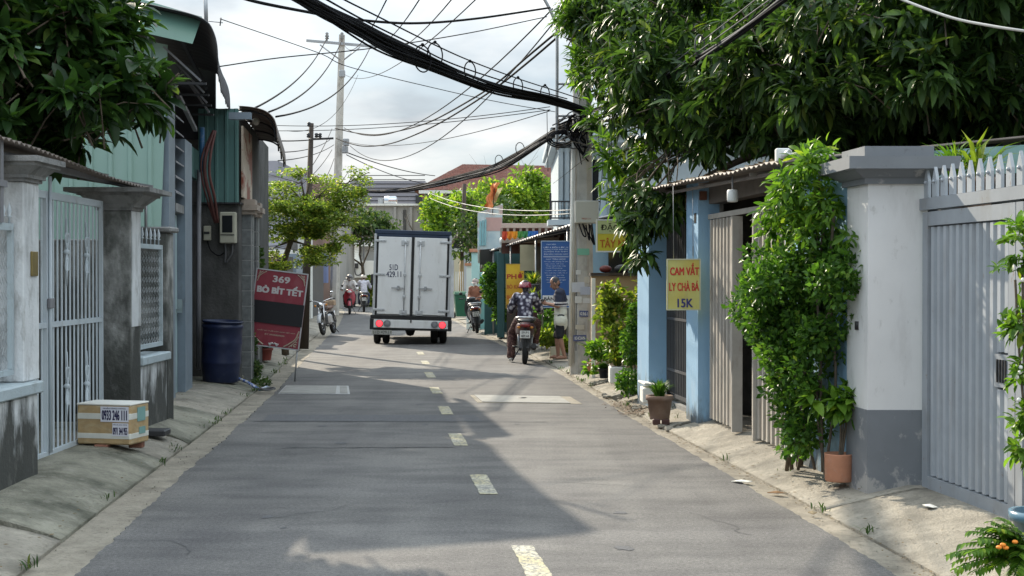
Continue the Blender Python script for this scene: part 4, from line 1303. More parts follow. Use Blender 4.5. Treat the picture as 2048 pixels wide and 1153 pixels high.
ig = thing('iron_gate', 'narrow dark iron bar gate between two sky blue pillars', 'gate', (XR(15.5) + .1, 15.5, .12))
mb = MB()
for (z0, z1) in ((.20, .24), (.50, .53), (1.1, 1.13), (2.24, 2.28)): rb(mb, 14.74, 16.38, .09, .115, z0, z1)
rb(mb, 14.74, 14.77, .088, .118, .15, 2.3); rb(mb, 16.35, 16.38, .088, .118, .15, 2.3)
fr = mb.build('frame', M['iron_dark'], ig)
for i in range(19):
    Y = 14.82 + i * .083
    rb(MB(), Y - .008, Y + .008, .094, .110, .245, 2.235).build('bar', M['iron_dark'], fr)
rb(MB(), 14.80, 14.95, .06, .085, 1.02, 1.22).build('lock_box', M['steel_dark'], ig)
rb(MB(), 14.74, 16.38, .06, .14, .05, .15).build('threshold', M['cornice'], ig)

# signs -------------------------------------------------------------
def sign(name, label, loc, w, h, m, rotz=0, rot=None, th=.025, cat='sign', frame=None, group=None):
    t = thing(name, label, cat, loc, rotz, group, rot=rot)
    bx(-w / 2, w / 2, -th / 2, th / 2, 0, h, .003).build('board', m, t, local=True)
    if frame:
        fm, fw = frame
        for (a, b, c, d) in ((-w / 2, w / 2, 0, fw), (-w / 2, w / 2, h - fw, h), (-w / 2, -w / 2 + fw, fw + .001, h - fw - .001), (w / 2 - fw, w / 2, fw + .001, h - fw - .001)):
            bx(a, b, -th / 2 - .008, -th / 2 - .001, c, d).build('frame_strip', fm, t, local=True)
    return t
M['sign_yellow'] = mat('yellow green sign vinyl', (.58, .48, .10), .5, var=.10, vscale=3, tint=(.50, .52, .20), dirt=[((.40, .36, .18), .6, 6, (1.5, 1.5, .4), .52, .74), ((.25, .22, .14), .5, 20, (1, 1, .6), .62, .74)])
Y = 14.0
p = P(1367, 621, Y); w = 68 * Y / F; h = 103 * Y / F
s = sign('shop_sign', 'small yellow board offering CAM VẮT for 15K, hung before the sky blue pillar', (p.x, Y, p.z), w, h, M['sign_yellow'], rotz=.02, frame=(mat('pale sign edge', (.50, .50, .36), .5), .012))
red = flat_mat('sign red', (.52, .04, .03)); navy = flat_mat('sign navy', (.035, .035, .16))
put_text(s, 'CAM VẮT', .008, h * .80, w * .86, h * .24, -.0165, red, .02)
put_text(s, 'LY CHÀ BÁ', .004, h * .475, w * .88, h * .20, -.0165, red, .018)
put_text(s, '15K', .015, h * .14, w * .46, h * .17, -.0165, navy, .03)
for sx in (-.1, .1):
    tb([(sx, .02, h), (sx, .05, h + .75)], .003, 5).build('hanger', M['galv'], s, local=True)

Y = 20.0
p = P(1238, 505, Y); w = 92 * Y / F; h = 66 * Y / F
M['sign_lemon'] = mat('lemon sign face', (.62, .52, .045), .5, var=.05)
M['sign_pale'] = mat('pale lime sign face', (.50, .54, .25), .5, var=.05)
s = sign('shop_sign', 'yellow shop board behind the concrete pole, half hidden by mango leaves', (p.x, Y, p.z), w, h, M['sign_lemon'], frame=(M['white_plastic'], .02))
bx(-w / 2 + .021, w / 2 - .021, -.0165, -.0135, h * .56, h - .021).build('upper_panel', M['sign_pale'], s, local=True)
put_text(s, 'ĐẶC SẢN', .0, h * .755, w * .80, h * .26, -.018, flat_mat('sign dark', (.05, .055, .02)), .015)
put_text(s, 'TÂY NINH', .0, h * .29, w * .84, h * .30, -.018, flat_mat('sign orange', (.50, .13, .02)), .015)

# tan stall wall under the yellow board
st = thing('stall_wall', 'tan plaster stall wall with dark counter under the yellow board', 'wall', (1.7, 21.6, 0))
M['tan'] = mat('tan plaster', (.34, .25, .15), .85, var=.15, vscale=3, dirt=((.16, .12, .08), .6, 3, (1, 1, .4), .5, .75))
bx(1.24, 3.2, 21.5, 21.65, 0, 1.62, .01).build('plaster', M['tan'], st)
bx(1.22, 3.2, 21.42, 21.7, 1.622, 1.66).build('counter', M['wood_dark'], st)
bx(1.28, 3.4, 23.2, 23.3, 1.0, 2.5).build('back_panel', M['wall_blue'], st)
bx(1.62, 1.95, 23.1, 23.19, 1.6, 2.35).build('dark_window', M['glass_dark'], st)
MB().ball((1.47, 21.6, 1.72), .10, 12, 8, (1, 1, .6)).build('red_basin', flat_mat('dull red plastic', (.14, .025, .02)), st)
MB().ball((1.72, 21.55, 1.72), .10, 12, 8, (1.2, 1, .7)).build('dark_pot', M['steel_dark'], st)
wp = thing('white_post', 'thin white painted post beside the concrete pole', 'post', P(1187, 690, 21.0))
a = P(1187, 557, 21.0); bx(a.x - .028, a.x + .028, 20.97, 21.03, .05, a.z, .004).build('post', M['foam'], wp)

# ------------------------------------------------------------------ shops beyond the pole
sp = thing('noodle_shop', 'open fronted shop with grey tin awning and teal walls beyond the pole', 'building', (1.0, 31, 0))
M['teal_wall'] = mat('teal wall paint', (.055, .135, .14), .7, var=.12, vscale=2)
def aw(u, v):
    Y = 25.4 + 11.8 * v
    x = 1.22 - 1.86 * v; z = 2.60 - .33 * v
    return (x + 2.2 * u, Y, z + .45 * u)
M['awning_grey'] = mat('faded grey tin', (.30, .29, .29), .55, var=.2, vscale=2, dirt=((.16, .12, .10), .6, 2, (1, 1, 1), .5, .75))
wavy(MB(), aw, 5, 150, .02, 38).build('awning_sheet', M['awning_grey'], sp)
for v in (.02, .3, .55, .8, .98):
    a = Vector(aw(0.0, v)); b = Vector(aw(1.0, v)); 
    mb = MB(); mb.tube([a - Vector((0, 0, .04)), b - Vector((0, 0, .04))], .025, 4, smooth=False); mb.build('rafter', M['steel_dark'], sp)
for v in (.12, .42, .72, .97):
    a = Vector(aw(.04, v)); mb = MB(); mb.tube([(a.x, a.y, 0), (a.x, a.y, a.z)], .022, 6); mb.build('awning_post', M['galv'], sp)
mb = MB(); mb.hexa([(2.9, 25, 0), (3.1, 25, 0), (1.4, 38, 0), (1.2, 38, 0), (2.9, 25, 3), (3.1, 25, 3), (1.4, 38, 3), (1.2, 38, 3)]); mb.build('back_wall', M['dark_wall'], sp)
bx(-.75, 1.4, 37.4, 37.55, 0, 2.3).build('end_wall', M['teal_wall'], sp)
a = P(994, 505, 34.5); b = P(1009, 640, 34.5)
bx(a.x, b.x, 34.5, 35.0, 0.05, a.z, .01).build('cabinet', M['teal_wall'], sp)
a = P(1040, 490, 31.0); b = P(1070, 542, 31.0)
bx(a.x, b.x, 31.0, 31.03, b.z, a.z).build('cream_board', mat('cream board', (.42, .37, .24), .8, var=.15), sp)
bx(a.x - .3, a.x + 1.4, 31.3, 31.36, 0, .95).build('counter', M['wood_dark'], sp)
bx(.5, 2.6, 32.5, 32.6, .2, 2.3).build('dark_partition', M['dark_wall'], sp)
# terrace parapet above
pt = thing('terrace_parapet', 'pale terrace parapet with square openings above the tin awning', 'parapet', P(1060, 462, 34))
a = P(1003, 447, 34.0); b = P(1118, 467, 34.0)
bx(a.x, b.x, 34.0, 34.12, b.z + .13, a.z, .005).build('upper_rail', mat('pink cream paint', (.55, .44, .38), .7), pt)
bx(a.x, b.x, 34.0, 34.12, b.z - .24, b.z - .10, .005).build('lower_rail', M['cream_trim'], pt)
n = 9
for i in range(n + 1):
    x = a.x + (b.x - a.x) * i / n
    bx(x - .03, x + .03, 34.01, 34.11, b.z - .099, b.z + .129).build('baluster', M['cream_trim'], pt)
bx(a.x, b.x + 1.2, 34.2, 34.3, b.z - .5, a.z - .05).build('rear_wall', mat('red brown render', (.10, .045, .035), .8), pt)
bn = thing('bunting', 'swagged red, orange, green and blue bunting under the pale parapet', 'bunting', P(1040, 470, 33.2))
cols = [(.55, .07, .03), (.70, .24, .02), (.72, .30, .02), (.08, .26, .06), (.05, .22, .08), (.03, .16, .42), (.04, .14, .45)]
for i, c in enumerate(cols):
    x0, x1 = 1004 + i * 10.3, 1004 + (i + 1) * 10.3
    def fn(u, v):
        x = x0 + (x1 - x0) * u
        top = 463.5 - (x - 1004) * .015
        y = top + v * (13 + 5 * math.sin(math.pi * u)) * (1 - i * .05)
        q = P(x, y, 33.2); q.y += .06 * math.sin(u * 9 + v * 4) * v
        return q
    MB().grid(fn, 6, 4).build('swag', flat_mat('bunting %d' % i, c), bn, recalc=False)

# two-storey pale house behind the pole
ph = thing('two_storey_house', 'pale blue grey two storey house with pilasters and black balcony rail behind the pole', 'house', (2.5, 32, 0))
M['house_pale'] = mat('pale blue grey paint', (.44, .51, .55), .75, var=.07, vscale=1.5, dirt=((.30, .33, .34), .5, 2, (1, 1, .3), .55, .8))
bx(1.02, 6.0, 29.6, 36, 2.7, 4.45).build('upper_wall', M['house_pale'], ph)
bx(1.3, 6.0, 29.8, 36, 0, 2.699).build('lower_wall', M['house_pale'], ph)
for px in (1117, 1129, 1143, 1175, 1215):
    a = P(px, 440, 29.5)
    MB().lathe([(.055, 2.75), (.055, 4.25), (.075, 4.30), (.085, 4.37)], 12, Matrix.Translation((a.x + .05, 29.5, 0))).build('pilaster', M['house_pale'], ph)
bx(.86, 6.1, 29.2, 36.1, 4.44, 4.56, .01).build('cornice', M['house_pale'], ph)
bx(.80, 6.15, 29.1, 36.2, 4.565, 4.74, .01).build('parapet', M['house_pale'], ph)
bx(1.42, 1.85, 29.57, 29.599, 2.9, 4.1).build('window', M['glass_dark'], ph)
a = P(1120, 300, 29.58); b = P(1130, 420, 29.58)
bx(a.x, b.x, 29.55, 29.599, b.z, a.z).build('window', mat('blue grey shutter', (.18, .22, .26), .5), ph)
rl = thing('balcony_rail', 'black iron balcony rail in front of the pale two storey house', 'railing', P(1125, 438, 28.6))
a = P(1101, 402, 28.6); b = P(1200, 438, 28.6)
mb = MB(); mb.box(a.x, b.x, 28.59, 28.62, a.z - .03, a.z); mb.box(a.x, b.x, 28.59, 28.62, b.z, b.z + .03); mb.build('rail', M['steel_dark'], rl)
for i in range(15):
    x = a.x + .03 + i * .068
    tb([(x, 28.605, b.z + .03), (x, 28.605, a.z - .03)], .008, 5).build('bar', M['steel_dark'], rl)
for i in range(3):
    x = a.x + i * .42
    bx(x - .02, x + .02, 28.585, 28.625, b.z - .1, a.z + .16).build('post', M['steel_dark'], rl)
bx(a.x - .05, 3.0, 28.55, 29.55, b.z - .13, b.z - .02).build('balcony_slab', M['house_pale'], ph)

# ------------------------------------------------------------------ far end of the street
def simple_box(name, label, cat, px0, px1, py0, Y, m, depth=4.0, group=None):
    a = P(px0, py0, Y); b = P(px1, py0, Y)
    t = thing(name, label, cat, ((a.x + b.x) / 2, Y, 0), group=group)
    bx(a.x, b.x, Y, Y + depth, -.05, a.z).build('wall', m, t)
    return t, a, b
M['cream_wall'] = mat('cream house paint', (.50, .45, .32), .8, var=.1, vscale=.6)
M['grey_wall'] = mat('grey cement render', (.30, .29, .27), .9, var=.2, vscale=.5, dirt=((.16, .155, .15), .6, .5, (1, 1, .3), .5, .75))
M['clad'] = mat('violet grey cladding', (.25, .25, .29), .6, var=.08, vscale=.6)
M['white_wall'] = mat('white wall paint', (.66, .66, .62), .8, var=.08, vscale=.8)
M['brown_wall'] = mat('brown render', (.22, .14, .11), .85, var=.15, vscale=.5)
M['roof_red'] = mat('red clay tile', (.20, .085, .062), .9, var=.5, vscale=7, dirt=[((.27, .19, .16), .8, 2, (1, 1, 1), .5, .7), ((.08, .045, .04), .8, 9, (1, 1, 1), .52, .66)])
t, a, b = simple_box('far_wall', 'long grey cement wall at the end of the street', 'wall', 694, 848, 412, 84, M['grey_wall'], 3)
for (x0, x1, y0, y1) in ((762, 778, 436, 462), (806, 812, 420, 470)):
    q0 = P(x0, y1, 83.9); q1 = P(x1, y0, 83.9); bx(q0.x, q1.x, 83.9, 83.99, q0.z, q1.z).build('boarded_opening', M['dark_wall'], t)
for px in (730, 790, 822):
    q = P(px, 414, 83.9); bx(q.x - .08, q.x + .08, 83.85, 83.99, 0, q.z).build('pier', M['grey_wall'], t)
bx(a.x - .1, b.x + .1, 83.8, 87.1, a.z, a.z + .12).build('coping', M['white_wall'], t)
t, a, b = simple_box('clad_house', 'house clad in violet grey sheets behind the steel water tank', 'house', 700, 850, 362, 92, M['clad'], 6)
for i in range(14):
    z = 4.6 + i * .28
    bx(a.x, b.x, 91.97, 91.999, z, z + .05).build('siding_joint', M['steel_dark'], t)
bx(P(831, 400, 91.9).x, P(845, 400, 91.9).x, 91.9, 91.99, P(831, 410, 91.9).z, P(831, 391, 91.9).z).build('window', M['glass_dark'], t)
tk = thing('water_tank', 'shiny stainless steel water tank lying on the grey end wall', 'tank', P(782, 413, 85))
p = P(781, 403, 85)
MB().lathe([(.02, -.43), (.24, -.40), (.32, -.33), (.32, -.11), (.335, -.1), (.32, -.09), (.32, .33), (.24, .40), (.02, .43)], 20, Matrix.Translation(p) @ Matrix.Rotation(math.pi / 2, 4, 'Y')).build('drum', M['chrome'], tk)
bx(p.x - .5, p.x + .5, 84.7, 85.3, p.z - .55, p.z - .33).build('cradle', M['galv'], tk)
bx(p.x - .75, p.x - .45, 84.8, 85.2, p.z - .4, p.z + .2).build('stand', M['galv'], tk)

rh = thing('tiled_roof_house', 'cream house with broad red clay tile roof behind the trees', 'house', P(980, 440, 78))
a = P(838, 378, 78); b = P(1135, 378, 78)
bx(a.x + .6, b.x + 6, 78.3, 88, 0, a.z, .02).build('wall', M['cream_wall'], rh)
zr = P(930, 330, 83).z
def roof_face(fn, nu, nv, name):
    mb = MB()
    mb.grid(fn, nu, nv, smooth=False); return mb.build(name, M['roof_red'], rh)
E0 = Vector((a.x - .3, 77.8, a.z - .1)); E1 = Vector((b.x + 6.3, 77.8, a.z - .1)); R0 = P(925, 330, 83); R1 = Vector((b.x + 6.3, 83, R0.z - .2))
def rf1(u, v):
    p0 = E0.lerp(E1, u); p1 = R0.lerp(R1, u)
    q = p0.lerp(p1, v); q.z += .05 * abs(math.sin(u * 150 * math.pi)) + .02 * ((v * 22) % 1.0)
    return q
roof_face(rf1, 300, 22, 'roof')
E2 = Vector((a.x - .3, 88.2, a.z - .1))
roof_face(lambda u, v: E0.lerp(E2, u).lerp(R0, v) + Vector((0, 0, .03 * math.sin(u * 200))), 60, 12, 'roof')
bx(P(838, 378, 77.9).x, P(838, 378, 77.9).x + 6, 77.75, 77.9, a.z - .28, a.z - .1).build('fascia', M['white_wall'], rh)
for px in (862, 905):
    q = P(px, 400, 78.25); bx(q.x - .35, q.x + .35, 78.22, 78.29, q.z - .5, q.z + .4).build('window', M['glass_dark'], rh)

# left row in the distance
def far_left(name, label, cat, px0, px1, pytop, Y0, Y1, m):
    """street-facing block running along the left pavement"""
    a = P(px0, pytop, Y0)
    X0 = wallL(Y0) - .05; X1 = wallL(Y1) - .05
    t = thing(name, label, cat, (X0 - 1, (Y0 + Y1) / 2, 0))
    mb = MB(); mb.hexa([(X0, Y0, -.05), (X1, Y1, -.05), (X1 - 5, Y1, -.05), (X0 - 5, Y0, -.05), (X0, Y0, a.z), (X1, Y1, a.z), (X1 - 5, Y1, a.z), (X0 - 5, Y0, a.z)])
    mb.build('wall', m, t)
    return t, X0, X1, a.z
t, X0, X1, zt = far_left('garden_wall', 'low grey garden wall behind the leaning red sign and small tree', 'wall', 560, 600, 540, 25.7, 33, M['dark_wall'])
t, X0, X1, zt = far_left('shuttered_house', 'dim grey house front with brick pier behind the parked motorbike', 'house', 600, 640, 505, 33.2, 40, M['grey_wall'])
for i in range(8):
    bx(X0 - .0, X0 + .12, 33.25, 33.6, .15 + i * .26, .38 + i * .26).build('pier_block', M['brown_wall'], t)
bx(X0 - .3, X0 + .05, 35.0, 36.5, .1, 2.1).build('shutter', M['steel_dark'], t)
bx(X0 - .6, X0 + .02, 37.2, 38.8, .1, 2.2).build('shutter', M['steel_blue'], t)
t, X0, X1, zt = far_left('white_house', 'white rendered house front beyond the parked motorbike', 'house', 640, 660, 500, 41, 46, M['white_wall'])
bx(X0 - .4, X0 + .02, 43, 44.5, .1, 2.2).build('door', M['wood_dark'], t)
t, X0, X1, zt = far_left('brown_house', 'brown grey house with concrete gatepost left of the oncoming riders', 'house', 655, 690, 480, 47, 62, M['grey_wall'])
bx(X0 - .1, X0 + .35, 46.7, 47.1, 0, 2.9).build('gatepost', M['white_wall'], t)
bx(X0 - .5, X0 + .05, 48.5, 52, .1, 2.4).build('gate', M['iron_dark'], t)
bx(X0 - .9, X0 - .3, 52.5, 56, 1.3, 2.5).build('blue_sign', mat('faded blue panel', (.15, .2, .4), .6), t)
# end block: white cabin-like structure
eb = thing('roadside_cabin', 'white flat roofed cabin with grey base at the bend behind the riders', 'building', P(720, 618, 76))
a = P(697, 522, 76); b = P(760, 556, 76)
bx(a.x, b.x + 2, 76, 80, b.z, a.z, .01).build('white_panel', M['white_wall'], eb)
bx(a.x + .1, b.x + 2, 76.3, 80, 0, b.z - .001).build('base', M['grey_wall'], eb)
a2 = P(702, 500, 77); bx(a2.x, a2.x + .5, 77, 79, a.z, a2.z + .2).build('pier', M['white_wall'], eb)
bx(a2.x - .35, a2.x + 2.4, 76.8, 79.5, a2.z + .2, a2.z + .4).build('roof_slab', M['white_wall'], eb)
bx(a2.x + .55, a2.x + 2.3, 77.2, 79, a.z, a2.z + .19).build('shaded_panel', M['grey_wall'], eb)
q = P(713, 532, 75.97); bx(q.x - .1, q.x + .1, 75.93, 75.99, q.z - .14, q.z + .14, .01).build('electric_meter', M['steel_dark'], eb)
tb(spline([P(727, 470, 75.9), P(727, 530, 75.9), P(722, 548, 75.9), P(712, 550, 75.9), P(709, 535, 75.9)], 5), .035, 6).build('conduit', M['cable_grey'], eb)
bx(-30, -12.6, 79, 84, 0, 2.2).build('garden_wall', M['grey_wall'], eb)
# left hazy houses on the skyline
gh = thing('gabled_house', 'grey sheet clad gable house rising behind the small tree', 'house', P(545, 400, 45))
a = P(498, 322, 45); b = P(556, 326, 45)
bx(a.x, b.x, 45, 52, 0, a.z).build('wall', M['clad'], gh)
for i in range(10):
    bx(a.x, b.x, 44.97, 44.999, 2.5 + i * .26, 2.53 + i * .26).build('siding_joint', M['steel_grey'], gh)
bh = thing('brown_block', 'brown rendered block behind the small tree and dark pole', 'house', P(600, 380, 50))
a = P(560, 336, 50); b = P(602, 340, 50); bx(a.x, b.x, 50, 58, 0, a.z).build('wall', M['brown_wall'], bh)
a = P(604, 352, 66); b = P(680, 352, 66); bx(a.x, b.x, 66, 72, 0, a.z - 1.4).build('side_block', M['grey_wall'], bh)

# right far: gatehouse, teal fence
gh = thing('gatehouse', 'grey gatehouse with small tiled gable and columns right of the truck', 'gatehouse', P(920, 630, 52))
for px in (899, 936):
    q = P(px, 497, 52); bx(q.x - .16, q.x + .16, 52, 52.35, 0, q.z, .01).build('column', mat('grey stone column', (.40, .41, .42), .7), gh)
q0 = P(893, 497, 52); q1 = P(944, 497, 52); qt = P(918, 466, 52)
M['gable_tile'] = mat('grey roof tile', (.28, .25, .23), .8, var=.3, vscale=8)
mb = MB()
for (e, ) in ((q0,), (q1,)):
    mb.hexa([e + Vector((0, -.3, 0)), qt + Vector((0, -.3, 0)), qt + Vector((0, 1.6, 0)), e + Vector((0, 1.6, 0)), e + Vector((0, -.3, .09)), qt + Vector((0, -.3, .09)), qt + Vector((0, 1.6, .09)), e + Vector((0, 1.6, .09))])
mb.build('roof', M['gable_tile'], gh)
bx(q0.x + .1, q1.x - .1, 52.02, 52.1, q0.z - .12, q0.z).build('beam', M['white_wall'], gh)
mb = MB(); mb._add([q0 + Vector((.2, .1, 0)), q1 + Vector((-.2, .1, 0)), qt + Vector((0, .1, -.12))], [(0, 1, 2)]); mb.build('gable', M['steel_dark'], gh)
for i in range(7):
    x = q0.x + .35 + i * .085
    tb([(x, 52.1, .1), (x, 52.1, 1.75)], .018, 5).build('bar', M['white_wall'], gh)
bx(q1.x + .1, q1.x + 1.2, 52.5, 52.8, 0, 2.2).build('side_wall', M['grey_wall'], gh)

tf = thing('teal_fence', 'pale teal fence wall with orange capped pillar beside the green bin', 'fence', P(955, 640, 40))
a = P(943, 505, 40.5); b = P(959, 505, 40.5)
bx(a.x, b.x, 40.5, 40.75, 0, a.z, .01).build('pillar', mat('pale teal paint', (.36, .56, .54), .7, var=.1), tf)
bx(a.x - .06, b.x + .06, 40.44, 40.82, a.z, a.z + .1, .01).build('pillar_cap', M['terracotta'], tf)
c = P(978, 545, 40.6); bx(b.x + .01, c.x + .3, 40.55, 40.7, 0, c.z, .01).build('panel', mat('teal panel paint', (.22, .45, .44), .7, var=.1), tf)
c = P(936, 532, 41); bx(c.x - .05, a.x - .01, 41, 41.2, 0, c.z, .01).build('white_pier', M['white_wall'], tf)
bx(c.x - .1, a.x + .02, 40.95, 41.25, c.z, c.z + .08).build('pier_cap', M['terracotta'], tf)

# ------------------------------------------------------------------ truck
def wheel_parts(parent, cx, cy, r, w, name='wheel', rim=M['alu'], spokes=0):
    """wheel with axis along local x"""
    Mx = Matrix.Translation((cx, cy, r)) @ Matrix.Rotation(math.pi / 2, 4, 'Y')
    k = w / 2
    prof = [(r * .62, -k * .9), (r * .80, -k), (r * .95, -k * .82), (r, -k * .45), (r, k * .45), (r * .95, k * .82), (r * .80, k), (r * .62, k * .9), (r * .62, -k * .9)]
    wo = MB().lathe(prof, 28, Mx, True, False).build(name, M['rubber'], parent, local=True)
    if spokes:
        mb = MB(); mb.lathe([(r * .60, -k * .5), (r * .68, -k * .6), (r * .68, k * .6), (r * .60, k * .5), (r * .60, -k * .5)], 24, Mx, True, False)
        ro = mb.build('rim', rim, wo, local=True)
        for i in range(spokes):
            a = 2 * math.pi * i / spokes
            p = Vector((cx, cy + math.cos(a) * r * .1, r + math.sin(a) * r * .1)); q = Vector((cx, cy + math.cos(a + .25) * r * .64, r + math.sin(a + .25) * r * .64))
            mb2 = MB().tube([p, q], r * .03 if spokes < 10 else .0025, 5)
            mb2.build('spoke', rim, wo, local=True)
        MB().lathe([(r * .16, -k * .8), (r * .16, k * .8)], 14, Mx).build('hub', rim, wo, local=True)
    else:
        MB().lathe([(.02, -k * .5), (r * .3, -k * .55), (r * .34, -k * .3), (r * .58, -k * .35), (r * .62, -k * .8), (r * .62, k * .8), (.02, k * .4)], 24, Mx, True, False).build('rim', rim, wo, local=True)
    return wo

tr = thing('box_truck', 'white box truck seen from behind with brake lights on, driving down the lane', 'truck', (-2.37, 32.0, 0), .075)
RL = Matrix.Rotation(.030, 4, 'Y')
M['truck_white'] = mat('dusty white truck panel', (.68, .68, .675), .45, var=.05, vscale=2, dirt=[((.48, .46, .43), .55, 4, (1.5, 1.5, .3), .52, .78), ((.30, .27, .24), .5, 12, (1, 1, .5), .62, .74)])
M['truck_trim'] = mat('truck aluminium trim', (.46, .47, .48), .4, metal=.3, var=.1)
M['truck_blue'] = mat('deep blue truck roof edge', (.022, .036, .065), .4)
def tpart(name, mb, m, parent=None):
    mb.v = [tuple(RL @ Vector(v)) for v in mb.v]
    return mb.build(name, m, parent or tr, local=True)
W = .90
box = tpart('cargo_box', bx(-W, W, .02, 3.3, .62, 2.56, .01), M['truck_white'])
tpart('roof_edge', bx(-W + .01, W - .01, -.012, 3.3, 2.562, 2.66, .012), M['truck_blue'])
tpart('rear_header', bx(-W + .06, W - .06, -.02, .019, 2.50, 2.56), M['truck_blue'])
for s in (-1, 1):
    tpart('corner_post', bx(s * (W - .055), s * W, -.03, .019, .56, 2.56, .006), M['truck_trim'])
    tpart('door_seal', bx(s * (W - .10), s * (W - .057), -.018, .018, .68, 2.50), M['black'])
    dm = (.03 if s > 0 else -.795, .795 if s > 0 else -.03)
    d = tpart('door', bx(dm[0], dm[1], -.035, .016, .70, 2.495, .008), M['truck_white'])
    xr = s * .175
    tpart('lock_rod', MB().tube([(xr, -.055, .72), (xr, -.055, 2.47)], .013, 8), M['truck_trim'], d)
    for z in (.75, 1.12, 1.62, 2.38):
        tpart('rod_bracket', bx(xr - .035, xr + .035, -.075, -.036, z - .03, z + .03, .006), M['truck_trim'], d)
    tpart('lever', bx(xr - .02, xr + s * .30, -.075, -.06, 1.30, 1.325), M['galv'], d)
    tpart('lever_lock', bx(xr + s * .11, xr + s * .17, -.08, -.036, 1.27, 1.37, .008), M['galv'], d)
    for z in (.80, 1.62, 2.40):
        h = tpart('hinge', bx(s * .62, s * .885, -.05, -.0355, z - .028, z + .028, .006), M['truck_trim'], d)
        tpart('bolt', MB().ball((s * .66, -.052, z), .012, 6, 4), M['galv'], h)
        tpart('bolt', MB().ball((s * .73, -.052, z), .012, 6, 4), M['galv'], h)
    for z in (2.36, .74):
        tpart('corner_plate', bx(s * .10, s * .27, -.05, -.0365, z - .06, z + .07, .02), M['truck_trim'], d)
tpart('centre_seal', bx(-.028, .028, -.045, .0, .68, 2.50), M['black'])
tpart('rear_sill', bx(-.94, .94, -.04, .12, .60, .675, .008), M['black'])
tpart('rear_bumper', bx(-.95, .95, -.05, .02, .335, .599, .01), M['black'])
lp = tpart('light_panel', bx(-.86, .86, -.066, -.051, .385, .575, .006), M['truck_white'])
for s in (-1, 1):
    for (x, m, nm) in ((.73, 'lamp_lit', 'brake_light'), (.55, 'steel_grey', 'reversing_light')):
        mb = MB().lathe([(.02, .0), (.075, .004), (.078, -.012), (.078, -.02)], 18, Matrix.Translation((s * x, -.068, .48)) @ Matrix.Rotation(math.pi / 2, 4, 'X'))
        l = tpart(nm, mb, M[m], lp)
        mb = MB().lathe([(.078, 0), (.088, 0), (.088, .012), (.078, .012), (.078, 0)], 18, Matrix.Translation((s * x, -.0665, .48)) @ Matrix.Rotation(math.pi / 2, 4, 'X'), True, False)
        tpart('lamp_rim', mb, M['red_lens'] if nm == 'brake_light' else M['galv'], l)
pt_ = tpart('number_plate', bx(-.90, -.43, -.058, -.045, .225, .328), mat('grimy plate', (.34, .34, .31), .6, var=.2, vscale=12))
tx = put_text(pt_, '51D 429.11', 0, 0, .42, .07, 0, flat_mat('plate ink', (.06, .06, .06)), .01, loc=RL @ Vector((-.665, -.060, .277)))
navy_t = flat_mat('truck lettering navy', (.02, .025, .07))
for (s_, z, w, h, x) in (('51D', 1.79, .20, .135, -.435), ('429.11', 1.63, .35, .135, -.43)):
    put_text(box, s_, 0, 0, w, h, 0, navy_t, .014, loc=RL @ Vector((x, -.0375, z)))
tpart('tow_hook', MB().tube([(0, -.05, .6), (0, -.07, .55), (0, -.05, .51)], .02, 6), M['black'])
bx(-.40, -.30, .1, 4.6, .42, .58).build('chassis_rail', M['steel_dark'], tr, local=True)
bx(.30, .40, .1, 4.6, .42, .58).build('chassis_rail', M['steel_dark'], tr, local=True)
MB().lathe([(.04, -.7), (.04, -.12), (.15, -.08), (.17, 0), (.15, .08), (.04, .12), (.04, .7)], 16, Matrix.Translation((0, .75, .34)) @ Matrix.Rotation(math.pi / 2, 4, 'Y')).build('rear_axle', M['steel_dark'], tr, local=True)
for s in (-1, 1):
    wheel_parts(tr, s * .78, .75, .33, .17); wheel_parts(tr, s * .57, .75, .33, .17)
    wheel_parts(tr, s * .72, 3.85, .33, .18)
    bx(s * .50, s * .88, .36, .375, .30, .60).build('mud_flap', M['black'], tr, local=True)
cb = bx(-.84, .84, 3.34, 4.9, .45, 1.95, .08).build('cab', M['truck_white'], tr, local=True)
bx(-.75, .75, 4.88, 4.91, 1.15, 1.8).build('windscreen', M['glass_dark'], cb, local=True)
for s in (-1, 1):
    bx(s * .88, s * 1.04, 4.5, 4.56, 1.35, 1.65, .02).build('wing_mirror', M['black'], tr, local=True)

# ------------------------------------------------------------------ poles
PX_, PY_ = 1.14, 22.4
up = thing('utility_pole', 'thick concrete utility pole with grey box and pasted stickers beside the standing person', 'pole', (PX_, PY_, .1))
MB().lathe([(.210, -.1), (.207, .3), (.172, 3.0), (.15, 5.2), (.12, 8.6)], 8, Matrix.Translation((PX_, PY_, .1)) @ Matrix.Rotation(math.pi / 8, 4, 'Z'), False).build('shaft', M['pole_conc'], up)
for (dx, r, m, z0, z1) in ((-.205, .028, 'foam', .15, 3.9), (-.155, .02, 'cable_white', .2, 4.1), (-.10, .012, 'cable_grey', .4, 2.7)):
    tb([(PX_ + dx, PY_ - .16, z0), (PX_ + dx * .75, PY_ - .14, z1)], r).build('conduit', M[m], up)
q0 = P(1150, 447, 22.05); q1 = P(1197, 402, 22.05)
jb = bx(q0.x, q1.x, 22.0, 22.24, q0.z, q1.z, .012).build('junction_box', mat('pale grey box paint', (.48, .48, .43), .5, var=.06), up)
me = text_mesh('MQ1111', .14, .03, .01); me.materials.clear(); me.materials.append(flat_mat('box red ink', (.4, .08, .07)))
link('lettering', me, jb, loc=Vector(((q0.x + q1.x) / 2 - .01, 21.997, q0.z + .07)) - MW[up.name].translation)
sc = [(.55, .57, .62), (.60, .60, .58), (.07, .09, .22), (.20, .47, .34), (.52, .48, .40), (.62, .62, .60), (.45, .48, .56)]
